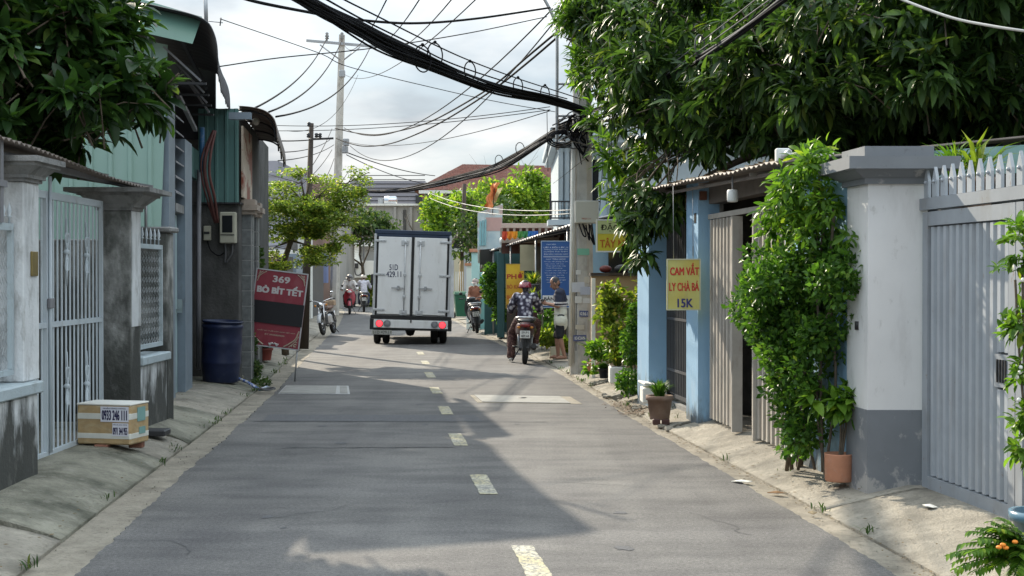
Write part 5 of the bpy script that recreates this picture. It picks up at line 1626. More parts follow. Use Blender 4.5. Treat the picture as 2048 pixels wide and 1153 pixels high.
stk = [(1150, 575, 26, 20, 0), (1172, 582, 22, 16, 6), (1168, 628, 18, 12, 2), (1160, 677, 26, 12, 2), (1167, 504, 24, 13, 3), (1155, 600, 14, 14, 5), (1178, 602, 16, 10, 1), (1176, 560, 10, 12, 4), (1160, 655, 18, 9, 4), (1150, 545, 10, 9, 5)]
for i, (px, py, w, h, c) in enumerate(stk):
    a = P(px, py, 22.17); ww = w * 22.2 / F; hh = h * 22.2 / F
    yo = PY_ - .214 + .012 * (1.63 - a.z + 1.6) * 0 - .0
    rr = .207 - (a.z - .1 - .3) * .013
    bx(-ww / 2, ww / 2, -.002, .0, -hh / 2, hh / 2)
    o = link('sticker', bx(-ww / 2, ww / 2, -.003, .0, -hh / 2, hh / 2).mesh('sticker', flat_mat('sticker %d' % c, sc[c])), up, loc=Vector((min(max(a.x, PX_ - .07), PX_ + .07), PY_ - rr * .924 - .003 - .004 * (i % 3), a.z)) - MW[up.name].translation, rot=(0, (i % 3 - 1) * .03, 0))
    if c == 2:
        put_text(o, 'KHOAN' if i % 2 else '0361', 0, 0, ww * .8, hh * .6, -.006, M['plate_white'], .02)
# steel outrigger on the pole
orr = thing('pole_bracket', 'tall curved galvanised steel bracket fixed to the concrete utility pole', 'bracket', (PX_ - .4, PY_, 3.4))
pts = [P(1114, 300, 22.4), P(1114, 200, 22.4), P(1114, 70, 22.4), P(1110, 45, 22.4), P(1100, 20, 22.4), P(1084, -8, 22.4), P(1060, -35, 22.4)]
tb(spline(pts, 6), .026, 6).build('upright', M['galv'], orr)
for py in (168, 232, 285):
    a = P(1114, py, 22.4); tb([a, (PX_, PY_, a.z)], .022, 5).build('arm', M['galv'], orr)
    tb([a + Vector((0, 0, -.12)), a + Vector((.14, 0, 0))], .015, 4).build('gusset', M['galv'], orr)

cp = thing('utility_pole', 'tall concrete pole with wide steel crossarm standing behind the small tree', 'pole', P(672, 631, 55))
b0 = P(668, 631, 55); t0 = P(684, 70, 55)
MB().tube([b0, t0], [.21, .125], 8, smooth=False).build('shaft', M['pole_conc'], cp)
a = P(614, 83, 55); b = P(752, 95, 55)
mb = MB(); mb.tube([a + Vector((0, -.15, 0)), b + Vector((0, -.15, 0))], .07, 4, smooth=False); ca = mb.build('crossarm', M['galv'], cp)
for (x0, y0, x1, y1) in ((640, 90, 680, 120), (720, 95, 688, 120)):
    tb([P(x0, y0, 54.8), P(x1, y1, 54.8)], .03, 5).build('brace', M['galv'], ca)
for px in (654, 684, 744):
    q = P(px, 83, 54.85)
    MB().lathe([(.03, 0), (.03, .08), (.09, .10), (.05, .15), (.09, .2), (.05, .25), (.07, .32), (.02, .36)], 10, Matrix.Translation(q)).build('insulator', M['cornice'], ca)
for (px, py) in ((692, 285), (690, 300), (684, 148)):
    q = P(px, py, 54.7); bx(q.x - .12, q.x + .12, 54.6, 54.8, q.z - .14, q.z + .14, .02).build('clamp', M['galv'], cp)

dp = thing('utility_pole', 'slim dark steel pole with short crossarm rising through the small tree', 'pole', P(609, 690, 29.6))
b0 = P(608, 698, 29.6); t0 = P(623, 247, 29.6)
tb([b0, t0], [.105, .05], 8).build('shaft', M['wood_dark'], dp)
a = P(618, 279, 29.5); b = P(667, 277, 29.5)
ca = tb([a, b], .025, 5).build('crossarm', M['steel_dark'], dp)
for (px, py) in ((618, 254), (617, 276), (633, 276), (640, 276)):
    q = P(px, py, 29.45); MB().lathe([(.02, 0), (.045, .02), (.03, .05), (.045, .08), (.02, .1)], 8, Matrix.Translation(q)).build('insulator', M['steel_dark'], dp)
rp = thing('utility_pole', 'slim brown post with yellow painted foot beside the green bin', 'pole', P(925, 634, 53))
b0 = P(922, 632, 53); t0 = P(929, 368, 53); m0 = b0.lerp(t0, .42)
tb([b0, m0], [.125, .115], 8).build('painted_foot', mat('dull ochre paint', (.40, .30, .15), .7), rp)
tb([m0, t0], [.10, .08], 8).build('shaft', M['wood_dark'], rp)

# ------------------------------------------------------------------ overhead cables
def bundle(label, path, n, r, spread, m, m2=None, loose=0.0, seed=1, group='cable bundles over the street'):
    rnd = random.Random(seed)
    path = spline(path, 8)
    t = thing('cable_bundle', label, 'cables', path[0], group=group)
    for k in range(n):
        ph = rnd.random() * 6.28; tw = rnd.uniform(.1, .45) * rnd.choice((-1, 1)); rad = spread * math.sqrt(rnd.random())
        drop = loose * rnd.random() ** 3
        pts = []
        for i, p in enumerate(path):
            s = i / (len(path) - 1)
            d = path[min(i + 1, len(path) - 1)] - path[max(i - 1, 0)]
            sd = d.cross(Vector((0, 0, 1))).normalized()
            a = ph + tw * s * 9
            w = rad * (.9 + .25 * math.sin(s * 17 + k))
            pts.append(p + sd * math.cos(a) * w + Vector((0, 0, math.sin(a) * w - drop * math.sin(min(1, s * 1.05) * math.pi) ** 2)))
        mm = m2 if (m2 and rnd.random() < .35) else m
        tb(pts, r * rnd.uniform(.7, 1.25), 5).build('cable', mm, t)
    return t, path

b1p = [P(1168, 222, 22.3), P(1100, 201, 21.0), P(1000, 178, 19.3), P(920, 148, 17.9), P(850, 117, 16.5), P(770, 82, 15.0), P(700, 44, 13.7), P(640, 14, 12.6), P(575, -22, 11.6), P(480, -80, 10.4), P(330, -190, 9.0)]
cb1, path1 = bundle('thick sagging black cable bundle crossing the sky from upper left to the pole', b1p, 28, .0125, .056, M['cable'], None, .12, 3)
for (px, py, Y, r) in ((845, 118, 16.3, .15), (870, 110, 16.9, .14), (940, 142, 18.2, .115), (1036, 172, 20.0, .11), (1090, 187, 20.9, .11)):
    c = P(px, py, Y); pts = []
    for i in range(25):
        a = 2 * math.pi * i / 24
        pts.append(c + Vector((math.cos(a) * r * .62, math.cos(a) * r * .7, math.sin(a) * r * 1.05)))
    tb(pts, .009, 5).build('hanging_loop', M['cable'], cb1)
    MB().ball(c + Vector((0, 0, r * 1.1)), .022, 8, 6).build('clip', M['cable'], cb1)
b2p = [P(1160, 236, 22.5), P(1130, 252, 23.6), P(1085, 280, 26), P(1030, 314, 29.5), P(985, 336, 33), P(930, 352, 38), P(865, 368, 44), P(800, 381, 50), P(735, 382, 54), P(688, 368, 55)]
cb2, path2 = bundle('drooping black cable bundle running down the street from the concrete pole', b2p, 20, .017, .080, M['cable'], M['cable_grey'], .08, 8)
for (px, py, Y) in ((1040, 298, 28.8), (998, 322, 32)):
    c = P(px, py, Y); r = .13
    tb([c + Vector((math.cos(6.283 * i / 20) * r * .7, math.cos(6.283 * i / 20) * r * .6, math.sin(6.283 * i / 20) * r)) for i in range(21)], .009, 5).build('hanging_loop', M['cable'], cb2)
b3p = [P(1172, 228, 22.3), P(1230, 205, 19.5), P(1290, 178, 17.3), P(1345, 146, 15.4), P(1410, 108, 13.8), P(1480, 64, 12.4), P(1580, -10, 10.9), P(1720, -110, 9.4)]
cb3, path3 = bundle('sun bleached grey cable bundle running in front of the mango tree', b3p, 13, .010, .045, M['cable_grey'], M['cable'], .05, 5)
c = P(1400, 92, 14.0)
tb([c + Vector((math.cos(6.283 * i / 20) * .06, math.cos(6.283 * i / 20) * .08, math.sin(6.283 * i / 20) * .11)) for i in range(21)], .009, 5).build('hanging_loop', M['cable_grey'], cb3)

# tangle on the pole
tg = thing('cable_tangle', 'dense tangle of black and grey cable ends tied to the concrete pole', 'cables', (PX_, PY_ - .2, 4.0))
rnd = random.Random(4)
for k in range(64):
    a = P(rnd.uniform(1140, 1192), rnd.uniform(226, 262), 22.15)
    if k < 36:
        e = P(rnd.uniform(1100, 1150), rnd.uniform(250, 290), rnd.uniform(22.0, 22.9))
    elif k < 52:
        e = P(rnd.uniform(1160, 1192), rnd.uniform(285, 330), 22.12)
    else:
        e = P(rnd.uniform(1190, 1235), rnd.uniform(205, 255), rnd.uniform(21.5, 22.3))
    m_ = (a + e) / 2 + Vector((rnd.gauss(0, .08), rnd.gauss(0, .08), rnd.gauss(-.02, .1)))
    a += Vector((0, rnd.uniform(-.1, .02), 0))
    tb(spline([a, a.lerp(m_, .5) + Vector((rnd.gauss(0, .04), 0, rnd.gauss(0, .05))), m_, e], 4), rnd.uniform(.008, .015), 4).build('cable_end', M['cable'] if rnd.random() < .72 else M['cable_grey'], tg)
c = P(1122, 279, 22.2)
for k in range(7):
    r = .16 + .012 * k
    tb([c + Vector((math.cos(6.283 * i / 22) * r, .02 * k - .06 + math.cos(6.283 * i / 22) * .08, math.sin(6.283 * i / 22) * r * .55 + .01 * (k % 3))) for i in range(23)], .012, 5).build('coil_turn', M['cable'], tg)
for k in range(5):
    a = P(1196 + k * 9, 262, 22.1); e = P(1193 + k * 9 + rnd.uniform(-6, 6), rnd.uniform(330, 460), 22.05)
    tb(spline([a, a.lerp(e, .4) + Vector((rnd.gauss(0, .03), 0, 0)), e], 5), .008, 4).build('drop_cable', M['cable'], tg)
for k, (x0, x1, yb) in enumerate(((1158, 1166, 462), (1178, 1172, 470), (1184, 1180, 476), (1165, 1183, 480))):
    tb(spline([P(x0, 448, 22.02), P((x0 + x1) / 2 + 4, 470, 21.98), P(x1 + 6, yb + 10, 21.98), P(x1, 450, 22.03)], 6), .011, 5).build('drop_cable', M['cable'], tg)

def wire(label, pts, r=.008, m='cable', n=12):
    o = tb(spline(pts, n) if len(pts) > 2 else pts, r, 5).build('overhead_wire', M[m])
    tag(o, label, 'wire', 'thin overhead wires')
    return o
def wsag(label, a, b, sag, r=.008, m='cable'):
    o = tb(bez(a, b, sag, 24), r, 5).build('overhead_wire', M[m]); tag(o, label, 'wire', 'thin overhead wires'); return o

wire('upper of two straight support wires above the thick black bundle', [P(640, -28, 11.8), P(689, 0, 12.8), P(751, 31, 13.9), P(869, 90, 16.6), P(943, 123, 18.1), P(1037, 158, 20), P(1127, 187, 21.8), P(1165, 200, 22.3)], .009)
wire('lower of two straight support wires above the thick black bundle', [P(590, -36, 11.3), P(654, 0, 12.5), P(730, 42, 14), P(830, 91, 16.1), P(908, 129, 17.6), P(1025, 168, 19.9), P(1134, 198, 22)], .010)
wire('heavy black cable sagging across the top of the sky to the steel bracket', [P(430, -30, 12), P(498, 0, 12.8), P(619, 25, 14.5), P(689, 37, 15.6), P(822, 47, 17.8), P(950, 38, 19.8), P(1100, 16, 22.3)], .017)
wire('thin wire from the green awning corner up to the steel bracket', [P(436, 134, 17), P(560, 116, 18), P(744, 97, 19.6), P(930, 68, 21), P(1094, 34, 22.4)], .008)
wire('upper of two long black service cables sagging from bracket to far pole', [P(1112, 66, 22.4), P(1050, 118, 24.5), P(986, 172, 28), P(900, 224, 34), P(850, 248, 38), P(800, 262, 44), P(752, 270, 48), P(710, 266, 52), P(670, 257, 54.7)], .020)
wire('lower of two long black service cables sagging from bracket to far pole', [P(1116, 74, 22.4), P(1050, 130, 24.5), P(986, 180, 28), P(900, 235, 34), P(840, 266, 38), P(780, 288, 44), P(730, 293, 49), P(695, 286, 53), P(672, 277, 54.7)], .020)
wire('hair thin wire slanting from the roof aerial across the whole sky', [P(440, 38, 17), P(634, 105, 19), P(701, 135, 19.6), P(884, 180, 21), P(1000, 205, 21.8), P(1110, 224, 22.5)], .006)
for k, (a, b, lab) in enumerate((
    ((505, 219, 22), (654, 76, 54.7), 'wire from the crossarm left end down to the brown curled awning'),
    ((537, 225, 23), (684, 80, 54.7), 'wire from the pole head down to the brown curled awning'),
    ((552, 234, 23), (740, 96, 54.7), 'wire from the crossarm right end down to the brown curled awning'),
    ((575, 262, 30), (716, 150, 54.7), 'faint wire slanting down left of the tall concrete pole'))):
    wsag(lab, P(*a), P(*b), .35 + .1 * k, .008 + .010 * (k < 3))
for k, (a, b, lab) in enumerate((
    ((775, -4, 16), (684, 80, 54.7), 'steep wire climbing right from the pole head to the frame top'),
    ((841, -4, 16), (732, 66, 54.7), 'second steep wire climbing right from the crossarm to the frame top'),
    ((906, -4, 17), (748, 86, 54.7), 'third steep wire climbing right from the crossarm to the frame top'),
    ((955, -4, 18), (690, 150, 54.7), 'faint long wire climbing right from the middle of the pole'))):
    wsag(lab, P(*a), P(*b), .5, .009)
wsag('long diagonal wire from the bracket head down to the far concrete pole', P(1105, 18, 22.4), P(688, 256, 54.7), 1.0, .013)
wsag('second long diagonal wire passing behind the thick black bundle', P(1112, 40, 22.4), P(700, 292, 54.7), 1.3, .012)
wsag('upper level wire from the dark pole to the right bracket', P(540, 251, 29.5), P(1100, 214, 22.5), .12, .007)
wsag('second level wire from the dark pole to the right bracket', P(540, 262, 29.5), P(1100, 220, 22.5), .10, .007)
wsag('pale level wire rising gently from far pole to right bracket', P(690, 283, 54.7), P(1100, 222, 22.5), .35, .008)
wsag('thick wire running level from the awning tip to the dark pole crossarm', P(553, 282, 25), P(640, 278, 29.5), .02, .012)
wsag('wire from the far pole sloping down right to the red tiled roof', P(693, 305, 54.7), P(870, 352, 77.5), .15, .022)
wsag('lower wire from the far pole sloping down right to the red tiled roof', P(693, 310, 54.7), P(895, 372, 77.5), .3, .018)
for k, (a, b, lab) in enumerate((((664, 258, 54.6), (610, 352, 36), 'taut wire from far pole down into the small tree top'), ((664, 300, 54.6), (600, 372, 36), 'lower taut wire from far pole down into the small tree'),
                             ((668, 318, 54.6), (640, 372, 40), 'short wire dropping from far pole behind the small tree'), ((560, 305, 29.5), (660, 280, 54.6), 'faint wire rising left of the dark pole'), ((556, 322, 29.5), (668, 290, 54.6), 'second faint wire rising left of the dark pole'))):
    wsag(lab, P(*a), P(*b), .12, .012)
wsag('pale wire crossing level in front of the far green trees', P(860, 387, 45), P(1150, 420, 24), .2, .009, 'cable_white')
wsag('lower pale wire crossing level in front of the far green trees', P(860, 397, 45), P(1150, 427, 24), .22, .009, 'cable_white')
wsag('thin drop wire hanging from cable tangle towards the far trees', P(1094, 225, 22.4), P(1096, 344, 23.5), .0, .006)
wire('pale cable sagging across the upper right corner before the mango tree', [P(1780, -14, 9), P(1805, 0, 8.9), P(1900, 35, 8.6), P(1980, 52, 8.4), P(2060, 64, 8.2), P(2200, 82, 8)], .009, 'cable_white')
wire('thin grey wire running above the bleached bundle in the mango leaves', [P(1330, 152, 15.6), P(1440, 72, 13), P(1560, -15, 11)], .007, 'cable_grey')
wire('second thin grey wire running above the bleached bundle in the mango leaves', [P(1345, 128, 15.2), P(1440, 55, 13.2), P(1530, -15, 11.3)], .006, 'cable_grey')
# antenna on the green building roof
an = thing('roof_aerial', 'thin white pole and small aerial above the dark curled awning', 'aerial', P(412, 36, 17))
tb([P(413, 60, 17), P(410, -20, 17)], .025, 6).build('mast', M['galv'], an)
tb([P(442, 36, 17), P(440, 52, 17)], .008, 5).build('element', M['steel_dark'], an)
tb([P(410, 42, 17), P(446, 46, 17)], .006, 5).build('boom', M['galv'], an)

# ------------------------------------------------------------------ red steak sign
M['sign_red'] = mat('dark red sign vinyl', (.25, .038, .055), .5, var=.14, vscale=3, dirt=[((.32, .12, .13), .6, 5, (1, 1, .5), .52, .74), ((.12, .02, .03), .6, 3, (1, 1, 1), .52, .74)])
M['sign_cream'] = mat('cream sign print', (.42, .36, .28), .55, var=.12, vscale=20)
M['sign_letter'] = mat('pale grey sign letters', (.52, .50, .50), .55, var=.05)
p = P(546, 696, 21.0); w, h = .80, 1.185
s = sign('steak_sign', 'dark red 369 steak sign with black band, leaning at the left kerb', p, w, h, M['sign_red'], rot=(-.04, .122, .03), frame=(M['truck_trim'], .02), th=.03)
put_text(s, '369', .0, h * .885, w * .33, h * .085, -.0165, M['sign_letter'], .045)
put_text(s, 'BÒ BÍT TẾT', .0, h * .755, w * .88, h * .125, -.0165, M['sign_letter'], .05)
bx(-w / 2 + .004, w / 2 - .004, -.030, -.017, h * .305, h * .590).build('black_band', flat_mat('black tape band', (.014, .014, .017), .45), s, local=True)
put_text(s, 'CHẤT BÒ TƯƠI LÀM GIÒN BẾP NEM', .02, h * .215, w * .72, h * .022, -.0165, M['sign_cream'], .01)
put_text(s, 'ĐT.0908888888', .0, h * .165, w * .38, h * .022, -.0165, M['sign_cream'], .01)
def corner(sx, top, k):
    z0 = h - .035 if top else .035; sz = -1 if top else 1
    x0 = sx * (w / 2 - .035)
    for (pts, r) in (([(.0, .26), (.02, .20), (.035, .15), (.06, .11), (.09, .085), (.12, .06), (.15, .035), (.21, .0)], .011), ([(.0, .18), (.025, .12), (.055, .08), (.08, .05), (.13, .0)], .008), ([(.02, .02), (.05, .015), (.055, .04), (.035, .055), (.015, .045)], .010), ([(.01, .09), (.03, .08), (.03, .10)], .007), ([(.085, .01), (.10, .025), (.075, .03)], .007)):
        q = spline([Vector((x0 - sx * a_ * k, -.0165, z0 + sz * b_ * k)) for a_, b_ in pts], 4)
        MB().tube(q, r * k, 5, flat=1.0).build('corner_scroll', M['sign_cream'], s, local=True)
for sx in (-1, 1):
    corner(sx, True, .62); corner(sx, False, 1.0)
for sx in (-1, 1):
    pts = [Vector((sx * (.005 + .07 * t), -.019, .055 + .022 * math.sin(t * 7))) for t in [i / 10 for i in range(11)]]
    tb(pts, .009, 5).build('flourish', M['sign_letter'], s, local=True)
    MB().ball((sx * .045, -.019, .06), .016, 8, 5, (1, .3, 1)).build('flourish', M['sign_letter'], s, local=True)
for x in (w / 2 - .03, -w / 2 + .03):
    tb([(x, .0, 0), (x + (.02 if x > 0 else -.02), .02, -.47 if x > 0 else -.36)], .012, 6).build('stake', M['galv'], s, local=True)

# ------------------------------------------------------------------ barrel, box, hose
p = P(441, 760, 19.3); p.z = .13
t = thing('barrel', 'blue plastic barrel leaning beside the dark wall', 'barrel', p, rot=(.02, .045, 0))
R_ = .275; Hh = .86
prof_ = [(.02, 0), (R_ * .86, 0), (R_ * .9, .02), (R_ * .95, .2), (R_ * .99, .26), (R_ * 1.01, .28), (R_ * .99, .30), (R_ * 1.0, .52), (R_ * 1.03, .55), (R_ * 1.0, .58), (R_ * .99, .74), (R_ * 1.04, .76), (R_ * 1.04, .80), (R_ * .97, .81), (R_ * .97, .85), (R_ * .93, .855), (R_ * .90, .80), (R_ * .88, .5), (.02, .45)]
MB().lathe(prof_, 32, None, True, False).build('shell', M['barrel_blue'], t, local=True)
tb([(math.cos(6.2832 * i / 32) * R_ * 1.0, math.sin(6.2832 * i / 32) * R_ * 1.0, .845) for i in range(33)], .014, 6).build('rim', M['barrel_blue'], t, local=True)
hz = thing('garden_hose', 'white and blue hose lying on the pavement by the barrel', 'hose', G(490, 770, .1))
pts = [G(455, 757, .16), G(472, 757, .15), G(490, 763, .12), G(503, 770, .08), G(514, 777, .03), G(522, 779, .02), G(533, 775, .02), G(541, 778, .015)]
tb(spline(pts, 6), .022, 6).build('tube', mat('white hose', (.6, .62, .66), .4, dirt=((.05, .12, .4), .9, 3, (4, 4, 1), .48, .52)), hz)
for k in range(3):
    c = G(527 + k * 4, 778, .03 + .02 * k)
    tb([c + Vector((math.cos(6.283 * i / 14) * .10, math.sin(6.283 * i / 14) * .12, .01 * math.sin(i))) for i in range(15)], .012, 5).build('loop', mat('pale teal tube', (.25, .38, .36), .5) if k == 0 else M['cable_grey'], hz)

p = G(232, 896, .16)
t = thing('foam_box', 'taped brown and white foam box with phone numbers before the pale blue gate', 'box', (-3.44, 11.85, .185), -.22)
w, d, h = .50, .33, .335
def taper(u): return 1 - .03 * (1 - u)
bands = [(.04, .105, 'tape'), (.205, .275, 'tape')]
body = bx(-w / 2, w / 2, -d / 2, d / 2, 0, h, .012).build('body', M['foam_tan'], t, local=True)
for (z0, z1, mm) in bands:
    if mm == 'tape':
        bx(-w / 2 - .002, w / 2 + .002, -d / 2 - .002, d / 2 + .002, z0, z1, .012).build('tape_band', M['tape'], body, local=True)
bx(-w / 2 - .003, w / 2 + .003, -d / 2 - .003, d / 2 + .003, h - .003, h + .014, .006).build('lid', M['foam'], t, local=True)
bx(-.025, .235, -d / 2 - .006, -d / 2 - .0025, .195, .325).build('label_paper', M['paper'], body, local=True)
bx(.085, .232, -d / 2 - .006, -d / 2 - .0025, .075, .185).build('label_paper', M['paper'], body, local=True)
put_text(body, '0933 246 111', .105, .252, .235, .085, -d / 2 - .0075, M['ink_navy'], .025)
put_text(body, 'NHẬN GIAO HÀNG', .105, .310, .21, .016, -d / 2 - .0075, M['ink_navy'], .02)
put_text(body, '0971 344 955', .158, .118, .135, .062, -d / 2 - .0075, M['ink_navy'], .02)
put_text(body, 'LIÊN HỆ GIAO HÀNG', .158, .172, .13, .012, -d / 2 - .0075, M['ink_navy'], .01)
bx(w / 2 + .003, w / 2 + .006, -.05, .09, .19, .31).build('side_label', flat_mat('teal label', (.20, .36, .34)), body, local=True)
bx(w / 2 + .003, w / 2 + .006, -.02, .09, .08, .14).build('side_label', flat_mat('teal label', (.20, .36, .34)), body, local=True)
for (x, y, lab) in ((-.06, -.12, 'broken brick under the front middle of the taped foam box'), (.18, .08, 'broken brick under the end of the taped foam box nearest the road'), (-.20, .08, 'broken brick under the gate end of the taped foam box')):
    bk = bx(-3.44 + x - .06, -3.44 + x + .06, 11.85 + y - .04, 11.85 + y + .04, .13, .183, .006).build('brick', flat_mat('broken brick', (.28, .13, .09), .9), None)
    tag(bk, lab, 'brick', 'bricks under the foam box')
q = G(310, 873, .12)
ch = bx(q.x - .10, q.x + .12, q.y - .12, q.y + .12, .13, .185, .01).build('plastic_tray', M['steel_dark'])
tag(ch, 'flat dark plastic tray on the pavement behind the foam box', 'tray')

# ------------------------------------------------------------------ CCTV, lamp
t = thing('security_camera', 'white security camera on an arm under the tin eave', 'camera', P(1566, 312, 10.7))
p = P(1564, 311, 10.7)
bx(p.x - .05, p.x + .055, 10.66, 10.74, p.z - .052, p.z + .052, .008).build('back_box', M['white_plastic'], t)
MB().lathe([(.003, -.03), (.026, -.03), (.026, .05), (.022, .075), (.016, .076), (.015, .06), (.003, .06)], 16, Matrix.Translation((p.x + .015, 10.64, p.z - .005)) @ Matrix.Rotation(math.radians(75), 4, 'X') @ Matrix.Rotation(.25, 4, 'Y'), True, False).build('barrel', M['white_plastic'], t)
MB().ball((p.x + .03, 10.565, p.z - .02), .013, 10, 6).build('lens', M['black'], t)
bx(p.x + .057, p.x + .40, 10.68, 10.72, p.z - .02, p.z + .02).build('arm', M['white_plastic'], t)
t = thing('eave_lamp', 'white cylindrical lamp hanging under the tin eave', 'lamp', P(1465, 405, 12.3))
p = P(1465, 405, 12.3)
MB().lathe([(.02, .0), (.045, .004), (.05, .02), (.05, .10), (.04, .112), (.01, .114)], 18, Matrix.Translation(p)).build('shade', M['white_plastic'], t)
tb([p + Vector((0, 0, .11)), p + Vector((0, .0, .24))], .008, 6).build('stem', M['steel_grey'], t)

# ------------------------------------------------------------------ signs of the far shops
M['pho_face'] = mat('orange noodle sign', (.66, .30, .03), .5, var=.1, vscale=1.4, tint=(.70, .48, .04))
Y = 31.5; p = P(1030, 618, Y); w = 37 * Y / F; h = 90 * Y / F
s = sign('noodle_sign', 'tall orange noodle shop sign reading PHỞ behind the scooter rider', (p.x, Y, p.z), w, h, M['pho_face'], frame=(flat_mat('sign gold', (.5, .35, .1)), .012))
for (tx_, z, hh, ww, c) in (('PHỞ', .735, .15, .86, (.42, .03, .03)), ('BÒ KHO', .50, .11, .88, (.50, .12, .03)), ('BÚN BÒ', .27, .11, .88, (.55, .12, .03)), ('HỦ TIẾU', .08, .09, .85, (.5, .1, .03))):
    put_text(s, tx_, 0, h * z, w * ww, h * hh, -.0145, flat_mat('noodle ' + tx_[:2], c), .03)
Y = 26.3; p = P(1112, 616, Y); w = 60 * Y / F; h = 134 * Y / F
M['sign_blue'] = mat('blue sign vinyl', (.03, .10, .30), .5, var=.08)
s = sign('class_sign', 'tall blue board listing classes, with BÁN HOA strip, behind the standing person', (p.x, Y, p.z), w, h, M['sign_blue'], rotz=-.03, frame=(flat_mat('sign pale blue edge', (.40, .50, .62)), .014))
wht = flat_mat('sign white print', (.62, .66, .72))
rows = [('DẠY KÈM', .945, .30, .022, -.16), ('LỚP 6 ĐẾN LỚP 12', .905, .82, .026, 0), ('TOÁN LÝ HÓA ANH VĂN', .873, .80, .020, 0), ('LUYỆN THI THPT', .838, .80, .026, 0), ('ĐẠI HỌC NGOẠI NGỮ', .800, .80, .024, 0),
        ('DẠY', .722, .18, .020, -.24), ('TIN HỌC', .722, .46, .028, .10), ('Tin học văn phòng cơ bản', .688, .80, .018, 0), ('Lập trình, đồ họa', .655, .62, .016, -.05), ('Thực hành trên máy', .622, .66, .016, .0),
        ('Corel Photoshop', .590, .55, .016, -.06), ('Luyện viết chữ đẹp', .555, .68, .016, 0), ('Rèn chữ lớp 1 đến lớp 5', .520, .74, .016, 0), ('Nhận dạy tại nhà', .485, .60, .016, -.03), ('Đàn organ, guitar', .450, .62, .016, 0), ('Ghi danh hàng ngày', .415, .66, .016, .0), ('Học phí ưu đãi', .378, .5, .016, -.05)]
for (tx_, z, ww, hh, x) in rows:
    put_text(s, tx_, x * w, h * z, w * ww, h * hh, -.0145, wht, .012)
for z in (.768, .757):
    bx(-w * .42, w * .42, -.0155, -.0135, h * z - .003, h * z + .003).build('rule', wht, s, local=True)
bx(-w / 2 + .03, w / 2 - .03, -.017, -.0135, h * .03, h * .185).build('white_strip', M['plate_white'], s, local=True)
blk = flat_mat('black print', (.02, .02, .025))
put_text(s, 'BÁN HOA', 0, h * .138, w * .80, h * .062, -.018, blk, .035)
put_text(s, 'BÀU ĐẦU SEO', 0, h * .062, w * .82, h * .045, -.018, blk, .035)
for x in (-w / 2 + .03, w / 2 - .03):
    tb([(x, .02, -.6), (x, .02, h)], .015, 6).build('stake', M['galv'], s, local=True)
# poster hoarding, flag, lamp, black board
Y = 36.0
t = thing('poster_hoarding', 'tall pale blue poster hoarding above the teal shop front', 'hoarding', P(980, 500, Y))
q = [P(955, 500, Y), P(1002, 497, Y), P(1006, 408, Y), P(955, 426, Y)]
M['poster'] = mat('washed out blue poster', (.40, .55, .62), .6, var=.15, vscale=1.6, tint=(.62, .68, .66), dirt=((.50, .34, .28), .8, 2.2, (1, 1, 1.3), .52, .62))
mb = MB(); mb.hexa([v + Vector((0, .05, 0)) for v in q] + q); mb.build('sheet', M['poster'], t)
for a, b in ((0, 3), (1, 2)):
    tb([q[a] + Vector((.03 - .06 * a, .06, -.35)), q[b] + Vector((.03 - .06 * a, .06, 0))], .025, 5).build('post', M['foam'], t)
for k in range(3):
    a = q[0].lerp(q[1], .12 + .1 * k); b = q[3].lerp(q[2], .12 + .1 * k)
    mb = MB(); mb.tube([a + Vector((0, -.012, .1)), b + Vector((0, -.012, -.25))], .035, 4, smooth=False); mb.build('printed_column', flat_mat('poster teal', (.25, .48, .52)), t)
mb = MB(); c = q[0].lerp(q[2], .66); mb.box(c.x - .22, c.x + .2, c.y - .01, c.y - .004, c.z - .30, c.z + .05); mb.build('printed_block', flat_mat('poster pink', (.55, .36, .33)), t)
fl = thing('flag', 'crumpled orange flag flying above the poster hoarding', 'flag', P(985, 410, 35.6))
def fn(u, v):
    a = P(968 + 18 * v + 14 * u, 412 - 46 * v + 8 * u * (1 - v), 35.6)
    a.y += .12 * math.sin(v * 8 + u * 5); a.x += .03 * math.sin(v * 13)
    return a
MB().grid(fn, 10, 16).build('cloth', mat('orange cloth', (.72, .24, .08), .7, var=.2, vscale=6), fl, recalc=False)
def fn(u, v):
    a = P(982 + 14 * v + 10 * u, 408 - 30 * v - 4 * u, 35.55); a.y += .1 * math.sin(v * 6 + 2 * u); return a
MB().grid(fn, 8, 12).build('cloth', mat('pale yellow cloth', (.62, .48, .22), .7, var=.2, vscale=6), fl, recalc=False)
tb([P(985, 430, 35.62), P(990, 362, 35.62)], .012, 6).build('staff', M['wood_dark'], fl)
gl = thing('globe_lamp', 'white globe lamp at the corner of the shop awning', 'lamp', P(1007, 483, 34.6))
MB().ball(P(1007, 483, 34.6), .11, 18, 12).build('globe', M['white_plastic'], gl)
tb([P(1007, 492, 34.6), P(1007, 500, 34.6)], .03, 8).build('socket', M['steel_dark'], gl)
Y = 37.0; p = P(973, 530, Y)
s = sign('black_board', 'small black hanging board below the poster hoarding', (p.x, Y, p.z), 26 * Y / F, 44 * Y / F, flat_mat('black board', (.02, .02, .02)))
put_text(s, 'WIFI', -.01, .50, .2, .07, -.015, wht, .02)

